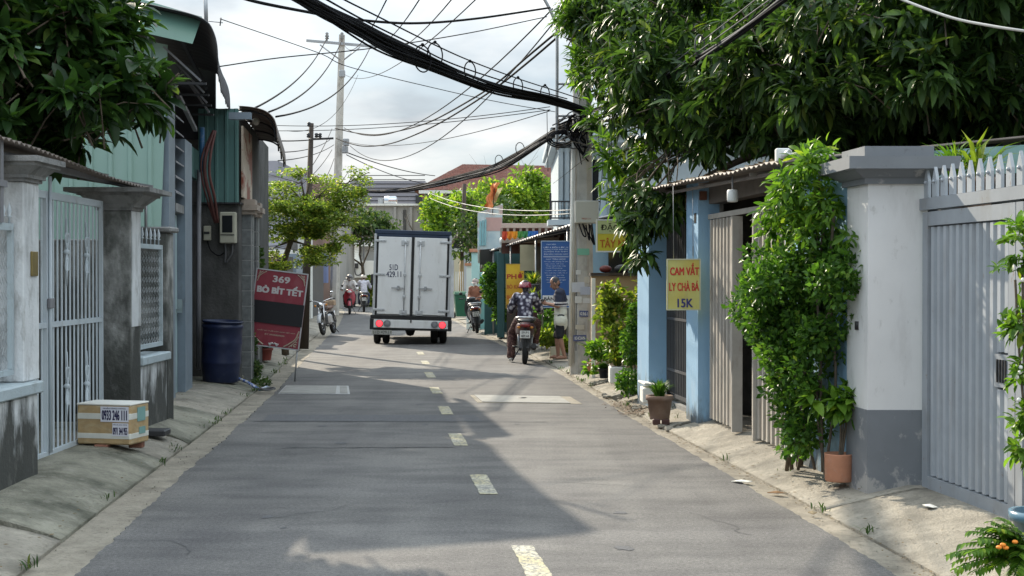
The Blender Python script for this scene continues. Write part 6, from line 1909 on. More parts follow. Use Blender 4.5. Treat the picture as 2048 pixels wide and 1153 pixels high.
# ------------------------------------------------------------------ green wheelie bin
p = G(924, 636, .08)
t = thing('wheelie_bin', 'dark green wheelie bin standing by the gatehouse', 'bin', p, .12)
M['bin_green'] = mat('dark green plastic', (.015, .10, .055), .4, var=.1)
bb = MB().hexa([(-.22, -.26, .05), (.22, -.26, .05), (.22, .26, .05), (-.22, .26, .05), (-.28, -.33, .84), (.28, -.33, .84), (.28, .33, .84), (-.28, .33, .84)]).build('body', M['bin_green'], t, local=True)
MB().hexa([(-.31, -.37, .845), (.31, -.37, .845), (.31, .37, .845), (-.31, .37, .845), (-.28, -.32, .92), (.28, -.32, .92), (.28, .32, .95), (-.28, .32, .95)]).build('lid', M['bin_green'], t, local=True)
MB().lathe([(.09, 0), (.09, .01)], 16, Matrix.Translation((.18, -.372, .84)) @ Matrix.Rotation(math.pi / 2, 4, 'X')).build('round_sticker', M['white_plastic'], t, local=True)
for s_ in (-1, 1):
    wheel_parts(t, s_ * .24, .22, .1, .05)
tb([(-.25, .38, .9), (.25, .38, .9)], .018, 6).build('handle', M['bin_green'], t, local=True)

# ------------------------------------------------------------------ litter
def litter(label, cat, px, py, z, m, pts, name='litter_paper'):
    c = G(px, py, z)
    mb = MB(); n = len(pts)
    top = [c + Vector((a, b, .006 + .012 * abs(math.sin(3 * a * 20 + b * 15)))) for a, b in pts]
    cc = sum(top, Vector()) / n + Vector((0, 0, .012))
    low = [v - Vector((0, 0, .005)) for v in top]
    mb._add(top + [cc] + low, [(i, (i + 1) % n, n) for i in range(n)] + [(i, n + 1 + i, n + 1 + (i + 1) % n, (i + 1) % n) for i in range(n)], False)
    o = mb.build(name, m); tag(o, label, cat); return o
litter('flattened white foam scrap lying in the sunny gutter', 'litter', 1481, 966, .004, M['foam'], [(-.065, .05), (-.02, .075), (.04, .04), (.085, -.03), (.05, -.05), (-.03, -.02)])
litter('crumpled white paper by the foot of the slatted gate', 'litter', 1856, 1016, .14, M['foam'], [(-.03, .02), (.0, .05), (.05, .03), (.06, -.02), (.02, -.05), (-.02, -.03)])
litter('curled dry brown leaf in the sunny gutter', 'leaf', 1552, 988, .01, mat('dry leaf', (.20, .11, .05), .9), [(-.06, .03), (.0, .05), (.06, -.01), (.05, -.04), (.0, -.03)], 'dry_leaf')
litter('small pale leaf on the sunny gutter near the frame bottom', 'leaf', 1625, 1030, .01, mat('pale dry leaf', (.40, .30, .18), .9), [(-.03, .01), (.0, .025), (.03, .0), (.0, -.02)], 'dry_leaf')
rnd = random.Random(9)
mb = MB()
for k in range(420):
    Yk = rnd.uniform(15.8, 17.4); x = kerbR(Yk) + rnd.gauss(.02, .12); z = .015 + max(0, (x - kerbR(Yk))) * .1 + rnd.uniform(0, .02)
    a = rnd.random() * 6.28; l = rnd.uniform(.015, .05)
    d = Vector((math.cos(a) * l, math.sin(a) * l, rnd.uniform(-.006, .012))); s_ = Vector((-math.sin(a), math.cos(a), 0)) * l * .35
    c = Vector((x, Yk, z)); mb._add([c - d, c + s_, c + d, c - s_], [(0, 1, 2, 3)], False)
o = mb.build('leaf_litter', mat('brown leaf litter', (.16, .11, .07), .9, var=.5, vscale=25), recalc=False); tag(o, 'brown leaf litter gathered at the broken right kerb', 'litter', kind='stuff')
mb = MB()
for k in range(420):
    Yk = rnd.uniform(6.5, 30); left = rnd.random() < .5
    x = (kerbL(Yk) + rnd.uniform(0, .3)) if left else (kerbR(Yk) - rnd.uniform(0, .2))
    r = rnd.uniform(.002, .007)
    mb.ball((x, Yk, .0), r, 5, 3, (1, 1.2, .6))
o = mb.build('gravel', M['gutter'], recalc=False); tag(o, 'scattered grit and gravel along both gutters', 'gravel', kind='stuff')

# ------------------------------------------------------------------ two-wheelers
def loft(mb, secs, n=16, ex=2.6):
    """secs: (y, zc, half width, half height); superellipse sections along y"""
    vs = []; fs = []
    for (y, zc, hw, hh) in secs:
        for k in range(n):
            a = 2 * math.pi * k / n
            c, s = math.cos(a), math.sin(a)
            vs.append((math.copysign(abs(c) ** (2 / ex), c) * hw, y, zc + math.copysign(abs(s) ** (2 / ex), s) * hh))
    for i in range(len(secs) - 1):
        for k in range(n):
            k2 = (k + 1) % n
            fs.append((i * n + k, i * n + k2, (i + 1) * n + k2, (i + 1) * n + k))
    fs.append(tuple(range(n))); fs.append(tuple((len(secs) - 1) * n + k for k in range(n)))
    mb._add(vs, fs, True)
    return mb

def smooth_secs(secs, k=4):
    pts = spline([Vector((a, b, c)) for a, b, c, d in secs], k); pts2 = spline([Vector((a, d, 0)) for a, b, c, d in secs], k)
    return [(p.x, p.y, p.z, q.y) for p, q in zip(pts, pts2)]

def scooter(label, loc, rotz, col, plate=('', ''), lean=0.0, scale=1.0, headlight=False, group='motor scooters on the street'):
    t = thing('motor_scooter', label, 'scooter', loc, group=group, rot=(0, lean, rotz))
    t.scale = (scale,) * 3
    B = lambda nm, mb, m, par=None: mb.build(nm, m, par or t, local=True)
    paint = mat('scooter paint', col, .3, var=.1, vscale=5, coat=.4)
    wheel_parts(t, 0, -.62, .275, .10, spokes=5); wheel_parts(t, 0, .62, .275, .09, spokes=5)
    body = B('body', loft(MB(), smooth_secs([(-.93, .745, .03, .03), (-.84, .72, .12, .075), (-.6, .67, .185, .13), (-.3, .61, .20, .16), (-.02, .52, .15, .17), (.12, .42, .13, .10), (.2, .36, .12, .05)])), paint)
    B('seat', loft(MB(), smooth_secs([(-.78, .80, .06, .025), (-.65, .815, .15, .045), (-.35, .79, .165, .05), (-.08, .765, .115, .04), (.06, .735, .07, .03)])), M['black'])
    B('floor_spine', loft(MB(), smooth_secs([(.05, .33, .14, .05), (.25, .30, .15, .05), (.42, .38, .13, .09), (.50, .55, .10, .12)])), M['black'])
    def shield(u, v):
        x = (u - .5) * 2; z = .33 + .62 * v
        hw = .12 + .12 * math.sin(min(1, v * 1.15) * math.pi * .75)
        return Vector((x * hw, .50 - .10 * v - .10 * abs(x) ** 1.6, z))
    mb = MB(); mb.grid(shield, 12, 10); mb.grid(lambda u, v: shield(u, v) + Vector((0, -.03, 0)), 12, 10)
    B('leg_shield', mb, paint)
    B('front_cowl', loft(MB(), smooth_secs([(.36, .98, .10, .05), (.44, .97, .13, .07), (.52, .92, .10, .08), (.58, .84, .04, .04)])), paint)
    if headlight:
        B('headlight', MB().ball((0, .545, .93), .07, 14, 8, (1.25, .45, .8)), M['white_plastic'])
    else:
        B('headlight', MB().ball((0, .545, .93), .07, 14, 8, (1.25, .45, .8)), M['galv'])
    for s in (-1, 1):
        B('fork_leg', MB().tube([(s * .065, .60, .28), (s * .06, .47, .62)], .022, 8), M['steel_dark'])
        hb = B('handlebar', MB().tube(spline([(0, .38, .98), (s * .18, .36, 1.0), (s * .34, .28, 1.02)], 4), .013, 8), M['steel_dark'])
        B('grip', MB().tube([(s * .26, .315, 1.013), (s * .37, .262, 1.022)], .019, 10), M['black'], hb)
        B('brake_lever', MB().tube([(s * .22, .36, 1.01), (s * .36, .315, 1.02)], .006, 6), M['alu'], hb)
        mi = B('mirror', MB().ball((s * .30, .33, 1.17), .055, 12, 8, (1, .3, .8)), M['black'])
        B('mirror_stalk', MB().tube(spline([(s * .21, .35, 1.01), (s * .26, .345, 1.10), (s * .29, .335, 1.15)], 4), .006, 6), M['black'], mi)
        B('shock_absorber', MB().tube([(s * .115, -.62, .30), (s * .13, -.50, .62)], .025, 10), M['galv'])
        B('foot_peg', MB().tube([(s * .13, -.28, .30), (s * .25, -.28, .31)], .014, 6), M['black'])
        B('indicator', MB().ball((s * .12, -.875, .70), .035, 10, 6, (1, .6, .7)), M['amber_lens'])
    B('front_fender', MB().grid(lambda u, v: Vector(((u - .5) * .13, .62 + math.cos(.35 + v * 2.0) * .30, .275 + math.sin(.35 + v * 2.0) * .30 - .02 * (2 * u - 1) ** 2)), 6, 12), paint)
    B('rear_fender', MB().grid(lambda u, v: Vector(((u - .5) * (.14 + .03 * v), -.66 - .19 * v - .04, .60 - .28 * v - .012 * (2 * u - 1) ** 2)), 6, 6), M['black'])
    B('tail_light', loft(MB(), [(-.955, .735, .05, .022), (-.93, .735, .085, .032), (-.88, .735, .095, .036)]), M['red_lens'])
    B('grab_rail', MB().tube(spline([(-.15, -.48, .80), (-.18, -.66, .86), (-.14, -.84, .88), (0, -.89, .885), (.14, -.84, .88), (.18, -.66, .86), (.15, -.48, .80)], 5), .020, 8), M['alu'])
    B('engine', MB().box(-.10, .12, -.52, -.22, .24, .46, .04), M['steel_grey'])
    B('swing_arm', MB().tube([(-.09, -.24, .30), (-.09, -.62, .275)], .03, 8), M['steel_dark'])
    B('exhaust', MB().tube([(.13, -.2, .26), (.15, -.42, .28), (.16, -.46, .30), (.17, -.86, .36)], [.02, .025, .052, .048], 12), M['steel_dark'])
    B('exhaust_guard', MB().tube([(.215, -.55, .33), (.222, -.78, .365)], .014, 8), M['alu'])
    B('side_stand', MB().tube([(-.12, -.12, .26), (-.25, -.16, .02)], .012, 6), M['steel_dark'])
    pl_ = B('number_plate', MB().box(-.095, .095, -.925, -.915, .50, .64, .005), M['plate_white'])
    if plate[0]:
        put_text(pl_, plate[0], 0, .605, .13, .045, -.9275, flat_mat('plate ink', (.06, .06, .06)), .02)
        put_text(pl_, plate[1], 0, .54, .15, .05, -.9275, flat_mat('plate ink', (.06, .06, .06)), .02)
    B('plate_bracket', MB().box(-.03, .03, -.913, -.86, .58, .69), M['black'])
    return t

def motorbike(label, loc, rotz, lean=0.0, scale=1.0):
    t = thing('motorbike', label, 'motorbike', loc, rot=(0, lean, rotz)); t.scale = (scale,) * 3
    B = lambda nm, mb, m, par=None: mb.build(nm, m, par or t, local=True)
    wheel_parts(t, 0, -.62, .30, .09, spokes=14, rim=M['chrome']); wheel_parts(t, 0, .64, .30, .08, spokes=14, rim=M['chrome'])
    paint = mat('motorbike paint', (.10, .06, .05), .3, var=.2, coat=.4)
    for s in (-1, 1):
        B('fork_leg', MB().tube([(s * .075, .64, .30), (s * .07, .45, .86)], [.022, .02], 8), M['chrome'])
        hb = B('handlebar', MB().tube(spline([(0, .43, .90), (s * .10, .44, .95), (s * .28, .36, 1.0), (s * .36, .28, .99)], 5), .012, 8), M['chrome'])
        B('grip', MB().tube([(s * .29, .345, 1.0), (s * .38, .262, .988)], .018, 8), M['black'], hb)
        mi = B('mirror', MB().ball((s * .33, .36, 1.17), .05, 12, 8, (1, .3, .8)), M['chrome'])
        B('mirror_stalk', MB().tube([(s * .27, .37, 1.0), (s * .32, .365, 1.15)], .006, 6), M['chrome'], mi)
        B('indicator', MB().ball((s * .16, .47, .84), .035, 10, 6), M['amber_lens'])
        B('shock_absorber', MB().tube([(s * .12, -.60, .33), (s * .12, -.48, .66)], .026, 10), M['chrome'])
    B('headlight', MB().lathe([(.01, .03), (.08, .02), (.085, 0), (.07, -.06), (.02, -.09)], 20, Matrix.Translation((0, .55, .84)) @ Matrix.Rotation(-math.pi / 2, 4, 'X')), M['chrome'])
    B('front_fender', MB().grid(lambda u, v: Vector(((u - .5) * .11, .64 + math.cos(.2 + v * 2.4) * .33, .30 + math.sin(.2 + v * 2.4) * .33 - .015 * (2 * u - 1) ** 2)), 6, 14), M['galv'])
    B('rear_fender', MB().grid(lambda u, v: Vector(((u - .5) * .13, -.62 - math.cos(.5 + v * 2.1) * .34, .30 + math.sin(.5 + v * 2.1) * .34)), 6, 14), M['steel_dark'])
    B('fuel_tank', loft(MB(), smooth_secs([(-.02, .76, .06, .05), (.08, .79, .12, .09), (.25, .80, .13, .10), (.38, .80, .08, .07)])), paint)
    B('seat', loft(MB(), smooth_secs([(-.72, .78, .08, .03), (-.5, .77, .13, .05), (-.2, .74, .13, .05), (-.02, .74, .10, .04)])), mat('brown seat leather', (.10, .05, .03), .6))
    B('engine', MB().box(-.14, .14, -.18, .20, .28, .58, .05), M['alu'])
    for k in range(5):
        B('cooling_fin', MB().box(-.10, .10, .05, .24, .40 + k * .035, .413 + k * .035), M['alu'])
    B('frame', MB().tube(spline([(0, .44, .80), (0, .30, .35), (0, .05, .25), (0, -.25, .28), (0, -.35, .60)], 4), .022, 8), M['steel_dark'])
    B('exhaust', MB().tube(spline([(.08, .22, .50), (.13, .30, .32), (.15, .0, .26), (.16, -.7, .34)], 5), .03, 10), M['chrome'])
    B('swing_arm', MB().tube([(-.1, -.15, .32), (-.1, -.62, .30)], .025, 8), M['steel_dark'])
    B('side_stand', MB().tube([(-.12, 0, .28), (-.30, .03, .02)], .012, 6), M['steel_dark'])
    B('basket', MB().box(-.14, .14, -.85, -.60, .80, .96, .02), mat('woven straw', (.30, .22, .15), .9, var=.4, vscale=30))
    return t

# ------------------------------------------------------------------ people
def hand_caps(w, d, n, side, grip=.9, s=1.0):
    """palm and five fingers; w wrist, d along the hand, n palm normal (fingers curl towards it), side +1/-1 thumb side"""
    w, d, n = Vector(w), Vector(d).normalized(), Vector(n).normalized()
    x = d.cross(n).normalized() * side
    L_ = []
    for k in (-1.2, -.4, .4, 1.2):
        a = w + d * .015 * s + x * k * .010 * s; b = w + d * .075 * s + x * k * .019 * s
        L_.append((a, b, .014 * s, .0125 * s))
        ln = (.030, .036, .038, .033)[int((k + 1.2) / .8 + .5)] * s
        d2 = (d + n * .35 * grip).normalized(); d3 = (d * .55 + n * grip).normalized(); d4 = (d * -.2 + n * grip).normalized()
        p1 = b + d2 * ln; p2 = p1 + d3 * ln * .75; p3 = p2 + d4 * ln * .55
        L_ += [(b, p1, .0095 * s, .009 * s), (p1, p2, .009 * s, .0085 * s), (p2, p3, .0085 * s, .0075 * s)]
    tb_ = w + d * .022 * s + x * .022 * s
    t1 = tb_ + (x * .8 + d * .6 + n * .3).normalized() * .035 * s; t2 = t1 + (d * .8 + n * .55 + x * .1).normalized() * .03 * s
    L_ += [(tb_, t1, .012 * s, .0105 * s), (t1, t2, .0105 * s, .009 * s)]
    return L_

def person(label, loc, rotz, J, look, scale=1.0, group=None, voxel=.008):
    """J: joint positions in local metres (y forward, x right). look: clothing spec"""
    t = thing('person', label, 'person', loc, rotz, group); t.scale = (scale,) * 3
    V = {k: Vector(v) for k, v in J.items() if k not in ('hand_l', 'hand_r')}
    fwd = V.get('face', Vector((0, 1, 0))).normalized()
    sk = look.get('skin', M['skin'])
    up_ = (V['head'] - V['neck']).normalized()
    side = fwd.cross(up_).normalized()
    c = V['head']
    caps = [
        (V['pelvis'], V['waist'], .125, .105, (1, .78)), (V['waist'], V['chest'], .11, .125, (1, .80)),
        (V['chest'], V['neck'], .12, .06, (1, .85)), (V['neck'], V['neck'].lerp(c, .6), .052, .048),
        (c - up_ * .045 + fwd * .03, c + up_ * .055 - fwd * .012, .068, .092), (c + up_ * .03 - fwd * .03, c + up_ * .05, .088, .085),
        (c - up_ * .078 + fwd * .055, c - up_ * .05 + fwd * .03, .028, .05),
        (c + fwd * .092 + up_ * .012, c + fwd * .108 - up_ * .018, .011, .016),
        (c + fwd * .085 - up_ * .052 - side * .018, c + fwd * .085 - up_ * .052 + side * .018, .010, .010),
        (c + side * .092 - up_ * .02, c + side * .094 + up_ * .02, .014, .017), (c - side * .092 - up_ * .02, c - side * .094 + up_ * .02, .014, .017),
    ]
    for q in 'lr':
        S, E, Wr = V['sh_' + q], V['el_' + q], V['wr_' + q]
        H, K, A, T = V['hip_' + q], V['kn_' + q], V['an_' + q], V['toe_' + q]
        caps += [(V['chest'], S, .085, .06), (S, E, .054, .042), (E, Wr, .042, .028),
                 (V['pelvis'].lerp(H, .6), H, .10, .09), (H, K, .088, .058), (K, K.lerp(A, .35), .056, .055), (K.lerp(A, .35), A, .054, .034),
                 (A + Vector((0, -.02, -.03)), A.lerp(T, .5) + Vector((0, 0, -.01)), .033, .036), (A.lerp(T, .5), T, .035, .024)]
        d, n, sd = J['hand_' + q]
        caps += hand_caps(Wr, d, n, sd)
    me = remeshed(caps, voxel, 2); me.materials.append(sk)
    body = link('body', me, t)
    # eyes
    for sd in (-1, 1):
        MB().ball(c + fwd * .088 + side * sd * .032 + up_ * .012, .010, 8, 6).build('eye', M['hair'], t, local=True)
    vx = max(voxel, .010)
    if 'shirt' in look:
        m, sleeve = look['shirt']
        k = look.get('loose', .022)
        L_ = [(V['pelvis'] + Vector((0, 0, look.get('hem', -.02))), V['waist'], .125 + k + .012, .115 + k, (1, .82)), (V['waist'], V['chest'], .115 + k, .13 + k, (1, .82)), (V['chest'], V['neck'] - up_ * .035, .12 + k, .052 + k, (1, .9))]
        if look.get('hem', 0) < -.1: L_.append((V['hip_l'] - Vector((0, 0, .06)), V['hip_r'] - Vector((0, 0, .06)), .142, .142, (1, .95)))
        for q in 'lr':
            S, E, Wr = V['sh_' + q], V['el_' + q], V['wr_' + q]
            L_ += [(V['chest'], S, .09 + k * .6, .062 + k), (S, S.lerp(E, min(1, sleeve)), .058 + k, (.054 if sleeve <= 1 else .046) + k)]
            if sleeve > 1: L_.append((E, E.lerp(Wr, sleeve - 1), .045 + k, .034 + k))
        cloth_part('shirt', L_, vx, m, t)
    if 'legs' in look:
        m, ln = look['legs']; k = look.get('leg_loose', .018)
        L_ = [(V['pelvis'], V['pelvis'].lerp(V['waist'], .75), .135, .118, (1, .82))]
        for q in 'lr':
            H, K, A = V['hip_' + q], V['kn_' + q], V['an_' + q]
            L_ += [(V['pelvis'].lerp(H, .6), H, .104 + k * .5, .094 + k), (H, H.lerp(K, min(1, ln)), .092 + k, (.075 if ln < 1 else .062) + k)]
            if ln > 1: L_.append((K, K.lerp(A, ln - 1), .062 + k, .045 + k))
        cloth_part('trousers' if ln > 1 else 'shorts', L_, vx, m, t)
    if 'shoes' in look:
        for q in 'lr':
            A, T = V['an_' + q], V['toe_' + q]
            cloth_part('shoe', [(A + Vector((0, -.025, -.035)), A.lerp(T, .5) + Vector((0, 0, -.012)), .042, .044), (A.lerp(T, .5), T + (T - A).normalized() * .015, .042, .030)], vx, look['shoes'], t)
    Rm = Matrix((( *side, 0), (*fwd, 0), (*up_, 0), (0, 0, 0, 1))).transposed()
    Mh = Matrix.Translation(c) @ Rm
    if 'helmet' in look:
        mb = MB().lathe([(.128, -.02), (.133, .0), (.132, .04), (.118, .085), (.085, .125), (.04, .145), (.003, .148)], 24, Mh @ Matrix.Translation((0, -.012, .005)) @ Matrix.Diagonal((1, 1.12, 1, 1)), True, False)
        h = mb.build('helmet', look['helmet'], t, local=True)
        mb = MB(); mb.grid(lambda u, v: Mh @ Vector((math.sin((u - .5) * 2.4) * (.132 + .05 * v), math.cos((u - .5) * 2.4) * (.14 + .06 * v) - .01, .012 - .025 * v)), 14, 3); mb.build('visor', M['black'] if look.get('visor') is None else look['visor'], h, local=True)
        if look.get('full'):
            mb = MB().lathe([(.10, -.11), (.13, -.09), (.138, -.02), (.130, .0)], 24, Mh @ Matrix.Translation((0, -.028, 0)) @ Matrix.Diagonal((1, .96, 1, 1)), True, False)
            mb.build('helmet_skirt', look['helmet'], h, local=True)
    if 'cap' in look:
        mb = MB().lathe([(.112, .0), (.116, .03), (.100, .085), (.05, .115), (.003, .118)], 20, Mh @ Matrix.Translation((0, -.01, .02)) @ Matrix.Diagonal((1, 1.1, 1, 1)), True, False)
        h = mb.build('cap', look['cap'], t, local=True)
        mb = MB(); mb.grid(lambda u, v: Mh @ Vector((math.sin((u - .5) * 2.0) * (.112 + .01 * v), math.cos((u - .5) * 2.0) * .12 + .08 * v, .025 - .02 * v)), 10, 3); mb.build('brim', look['cap'], h, local=True)
    if look.get('hair', True):
        hc = [(c + up_ * .05 - fwd * .02, c + up_ * .065 - fwd * .03, .096, .092), (c - fwd * .04 + up_ * .01, c - fwd * .055 - up_ * look.get('hair_len', .03), .082, .05)]
        hm = look.get('hair_mat', M['hair'])
        me = remeshed(hc, vx, 2); me.materials.append(hm)
        link('hair', me, t)
    if look.get('mask'):
        mb = MB(); mb.grid(lambda u, v: Mh @ Vector((math.sin((u - .5) * 2.3) * .092, .02 + math.cos((u - .5) * 2.3) * (.085 + .03 * math.sin(v * math.pi)) , -.095 + .09 * v)), 12, 6)
        mb.build('face_mask', M['white_plastic'], t, local=True)
    return t

def cloth_mat(name, cols, scale, rough=.85, ramp=(.2, .45)):
    m = bpy.data.materials.new(name); m.use_nodes = True
    nt = m.node_tree; L = nt.links.new; b = nt.nodes['Principled BSDF']
    tc = nd(nt, 'ShaderNodeTexCoord')
    n = nd(nt, 'ShaderNodeTexNoise'); n.inputs['Scale'].default_value = scale * .6; n.inputs['Detail'].default_value = 2
    ad = nd(nt, 'ShaderNodeMix', data_type='RGBA'); ad.inputs[0].default_value = .06
    L(tc.outputs['Object'], n.inputs['Vector']); L(tc.outputs['Object'], ad.inputs[6]); L(n.outputs['Color'], ad.inputs[7])
    v = nd(nt, 'ShaderNodeTexVoronoi'); v.inputs['Scale'].default_value = scale
    L(ad.outputs[2], v.inputs['Vector'])
    r = nd(nt, 'ShaderNodeValToRGB'); e = r.color_ramp.elements
    e[0].position = ramp[0]; e[0].color = (*cols[0], 1); e[1].position = ramp[1]; e[1].color = (*cols[1], 1)
    if len(cols) > 2:
        x = e.new((ramp[0] + ramp[1]) / 2); x.color = (*cols[2], 1)
    L(v.outputs['Distance'], r.inputs[0]); L(r.outputs[0], b.inputs['Base Color'])
    b.inputs['Roughness'].default_value = rough
    return m

def stripe_mat(name, bands, z0=0.0):
    """horizontal bands: list of (z, colour) from the bottom, in object metres"""
    m = bpy.data.materials.new(name); m.use_nodes = True
    nt = m.node_tree; L = nt.links.new; b = nt.nodes['Principled BSDF']
    tc = nd(nt, 'ShaderNodeTexCoord'); sp = nd(nt, 'ShaderNodeSeparateXYZ'); L(tc.outputs['Object'], sp.inputs[0])
    mr = nd(nt, 'ShaderNodeMapRange'); mr.inputs[1].default_value = 0; mr.inputs[2].default_value = 2.0
    L(sp.outputs['Z'], mr.inputs[0])
    r = nd(nt, 'ShaderNodeValToRGB'); r.color_ramp.interpolation = 'CONSTANT'
    e = r.color_ramp.elements
    e[0].position = 0; e[0].color = (*bands[0][1], 1)
    e[1].position = bands[1][0] / 2; e[1].color = (*bands[1][1], 1)
    for z, c in bands[2:]:
        q = e.new(z / 2); q.color = (*c, 1)
    L(mr.outputs[0], r.inputs[0]); L(r.outputs[0], b.inputs['Base Color']); b.inputs['Roughness'].default_value = .85
    return m

def riding_pose(knee=.20, foot_l=None, hunch=.05):
    J = dict(pelvis=(0, -.28, .90), waist=(0, -.25, 1.06), chest=(0, -.20 + hunch, 1.26), neck=(0, -.17 + hunch * 1.5, 1.42), head=(0, -.12 + hunch * 2, 1.555), face=(0, 1, -.06))
    for q, s in (('l', -1), ('r', 1)):
        J['sh_' + q] = (s * .175, -.18 + hunch, 1.35)
        J['el_' + q] = (s * .29, .0, 1.13)
        J['wr_' + q] = (s * .31, .23, 1.05)
        J['hand_' + q] = ((0, .9, -.15), (0, .1, -1), -s)
        J['hip_' + q] = (s * .10, -.26, .86)
        J['kn_' + q] = (s * knee, .14, .80)
        J['an_' + q] = (s * .20, .06, .40)
        J['toe_' + q] = (s * .21, .21, .36)
    if foot_l:
        J.update(foot_l)
    return J

# foreground scooter and rider, stopped at the right kerb
S0 = (.25, 25.7, .0)
scooter('maroon scooter stopped at the right kerb, seen from behind', S0, -.03, (.07, .022, .024), ('59-P1', '489.44'), lean=.02, scale=.97)
J = riding_pose(.24, dict(kn_l=(-.27, -.02, .60), an_l=(-.30, -.10, .11), toe_l=(-.32, .06, .05), hip_l=(-.12, -.26, .85)))
M['floral'] = cloth_mat('dark floral cloth', [(.50, .50, .54), (.022, .020, .038), (.16, .15, .20)], 12, ramp=(.25, .58))
M['leopard'] = cloth_mat('brown patterned cloth', [(.20, .11, .08), (.055, .022, .020), (.12, .06, .05)], 30, ramp=(.2, .5))
M['helmet_red'] = mat('maroon helmet', (.20, .016, .03), .25, var=.1, coat=.4)
person('person in red helmet, dark floral shirt and brown patterned trousers riding the maroon scooter', S0, -.03, J, dict(shirt=(M['floral'], 1.85), legs=(M['leopard'], 1.95), shoes=M['foam'], helmet=M['helmet_red'], visor=M['helmet_red'], loose=.038, hem=.02, leg_loose=.035, hair_len=.09), .90)

# standing person, in profile, looking down at his hands
Jm = dict(pelvis=(0, -.02, .90), waist=(0, -.01, 1.06), chest=(0, .0, 1.28), neck=(0, .04, 1.43), head=(0, .10, 1.55), face=(0, 1, -.42))
for q, s in (('l', -1), ('r', 1)):
    Jm['sh_' + q] = (s * .175, .0, 1.37); Jm['el_' + q] = (s * .215, .03, 1.10); Jm['wr_' + q] = (s * .06, .27, 1.15)
    Jm['hand_' + q] = ((-s * .35, .8, .12), (-s * .9, .0, .1), 1 if s > 0 else -1)
    Jm['hip_' + q] = (s * .09, -.02, .86); Jm['kn_' + q] = (s * .095, .03 + .03 * s, .47); Jm['an_' + q] = (s * .10, -.03 + .07 * s, .075); Jm['toe_' + q] = (s * .12, .13 + .07 * s, .03)
cr = (.60, .58, .48); nv = (.025, .028, .05)
M['polo'] = stripe_mat('polo stripes', [(0, cr), (.925, (.25, .25, .24)), (.930, cr), (.985, (.25, .25, .24)), (.990, cr), (1.045, (.25, .25, .24)), (1.05, cr), (1.075, (.05, .05, .07)), (1.09, (.60, .56, .56)), (1.125, nv), (1.15, (.62, .58, .58)), (1.185, nv)])
M['shorts_black'] = mat('black shorts cloth', (.015, .015, .018), .8, var=.2)
M['hair_grey'] = mat('greying hair', (.05, .048, .05), .6, var=.3, vscale=60)
person('barefoot person in navy and cream striped polo and black shorts standing beside the pole', (.875, 25.1, .085), 1.50, Jm, dict(shirt=(M['polo'], .70), legs=(M['shorts_black'], .95), loose=.042, hem=-.15, leg_loose=.012, hair_mat=M['hair_grey'], hair_len=.02), .885)
ph_ = bx(-.03, .03, -.006, .006, -.06, .06, .004).build('phone', M['black']); ph_.location = (.875 - .325, 25.1 + .01, .085 + 1.035); ph_.rotation_euler = (.5, .3, 1.5)
tag(ph_, 'small dark phone held by the barefoot person', 'phone')

# oncoming rider and the one riding away
p1 = G(702, 628, 0)
scooter('red scooter coming towards the camera beside the truck', (p1.x, 57.0, 0), math.pi + .10, (.28, .02, .035), headlight=True)
M['shirt_white'] = mat('white shirt cloth', (.62, .60, .58), .85, var=.06); M['trouser_dark'] = mat('dark trousers cloth', (.03, .03, .035), .85, var=.2)
person('person in white shirt, face mask and grey helmet riding the red scooter', (p1.x, 57.0, 0), math.pi + .10, riding_pose(.21), dict(shirt=(M['shirt_white'], 1.9), legs=(M['trouser_dark'], 1.9), shoes=M['black'], helmet=mat('grey helmet', (.22, .22, .23), .35), full=True, mask=True, loose=.035), .97, voxel=.011)
p2 = G(724, 625, 0)
scooter('dark scooter riding away behind the oncoming red scooter', (p2.x, 60.5, 0), .12, (.03, .035, .05), ('59', '123'))
person('person in pale shirt and pale helmet riding the dark scooter away', (p2.x, 60.5, 0), .12, riding_pose(.20), dict(shirt=(mat('pale lilac cloth', (.52, .52, .58), .85), 1.1), legs=(mat('blue jeans', (.04, .05, .09), .85), 1.95), shoes=M['black'], helmet=mat('beige helmet', (.50, .44, .36), .4), visor=M['foam'], skin=M['skin_light'], loose=.028), .97, voxel=.011)
# parked scooter with person behind it
p3 = G(951, 667, 0)
scooter('small dark parked scooter with white plate, seen from behind by the planter', (p3.x, 38.4, .02), .10, (.03, .03, .035), ('59-H', '021'), lean=-.10, scale=.95)
Js = dict(pelvis=(0, 0, .90), waist=(0, 0, 1.05), chest=(0, .01, 1.27), neck=(0, .02, 1.42), head=(0, .05, 1.555), face=(.15, 1, -.05))
for q, s in (('l', -1), ('r', 1)):
    Js['sh_' + q] = (s * .17, .0, 1.36); Js['el_' + q] = (s * .22, .02, 1.09); Js['wr_' + q] = (s * .12, .22, 1.0); Js['hand_' + q] = ((-s * .3, .9, 0), (-s, 0, 0), 1 if s > 0 else -1)
    Js['hip_' + q] = (s * .09, 0, .86); Js['kn_' + q] = (s * .09, .03, .48); Js['an_' + q] = (s * .1, -.01, .08); Js['toe_' + q] = (s * .12, .15, .035)
q3 = P(952, 600, 40.2)
person('person in cap, face mask and brown jacket standing behind the parked scooter', (q3.x, 40.2, .06), math.pi - .3, Js, dict(shirt=(mat('brown jacket cloth', (.24, .10, .06), .8, var=.15), 1.9), legs=(M['trouser_dark'], 1.9), shoes=M['black'], cap=mat('pale cap cloth', (.34, .28, .26), .85), mask=True, loose=.03, skin=M['skin_light']), .86, voxel=.011)
# parked motorbike on the left
p4 = G(652, 672, .05)
motorbike('old chrome motorbike parked on its stand at the left kerb', (p4.x + .02, 36.0, .07), math.pi - .10, lean=.14, scale=.92)

# ------------------------------------------------------------------ vegetation
def E(px, py, Y, rx, ry, rz, w=None):
    c = P(px, py, Y)
    return ((c.x, c.y, c.z), (rx, ry, rz), w if w else rx * ry * rz)

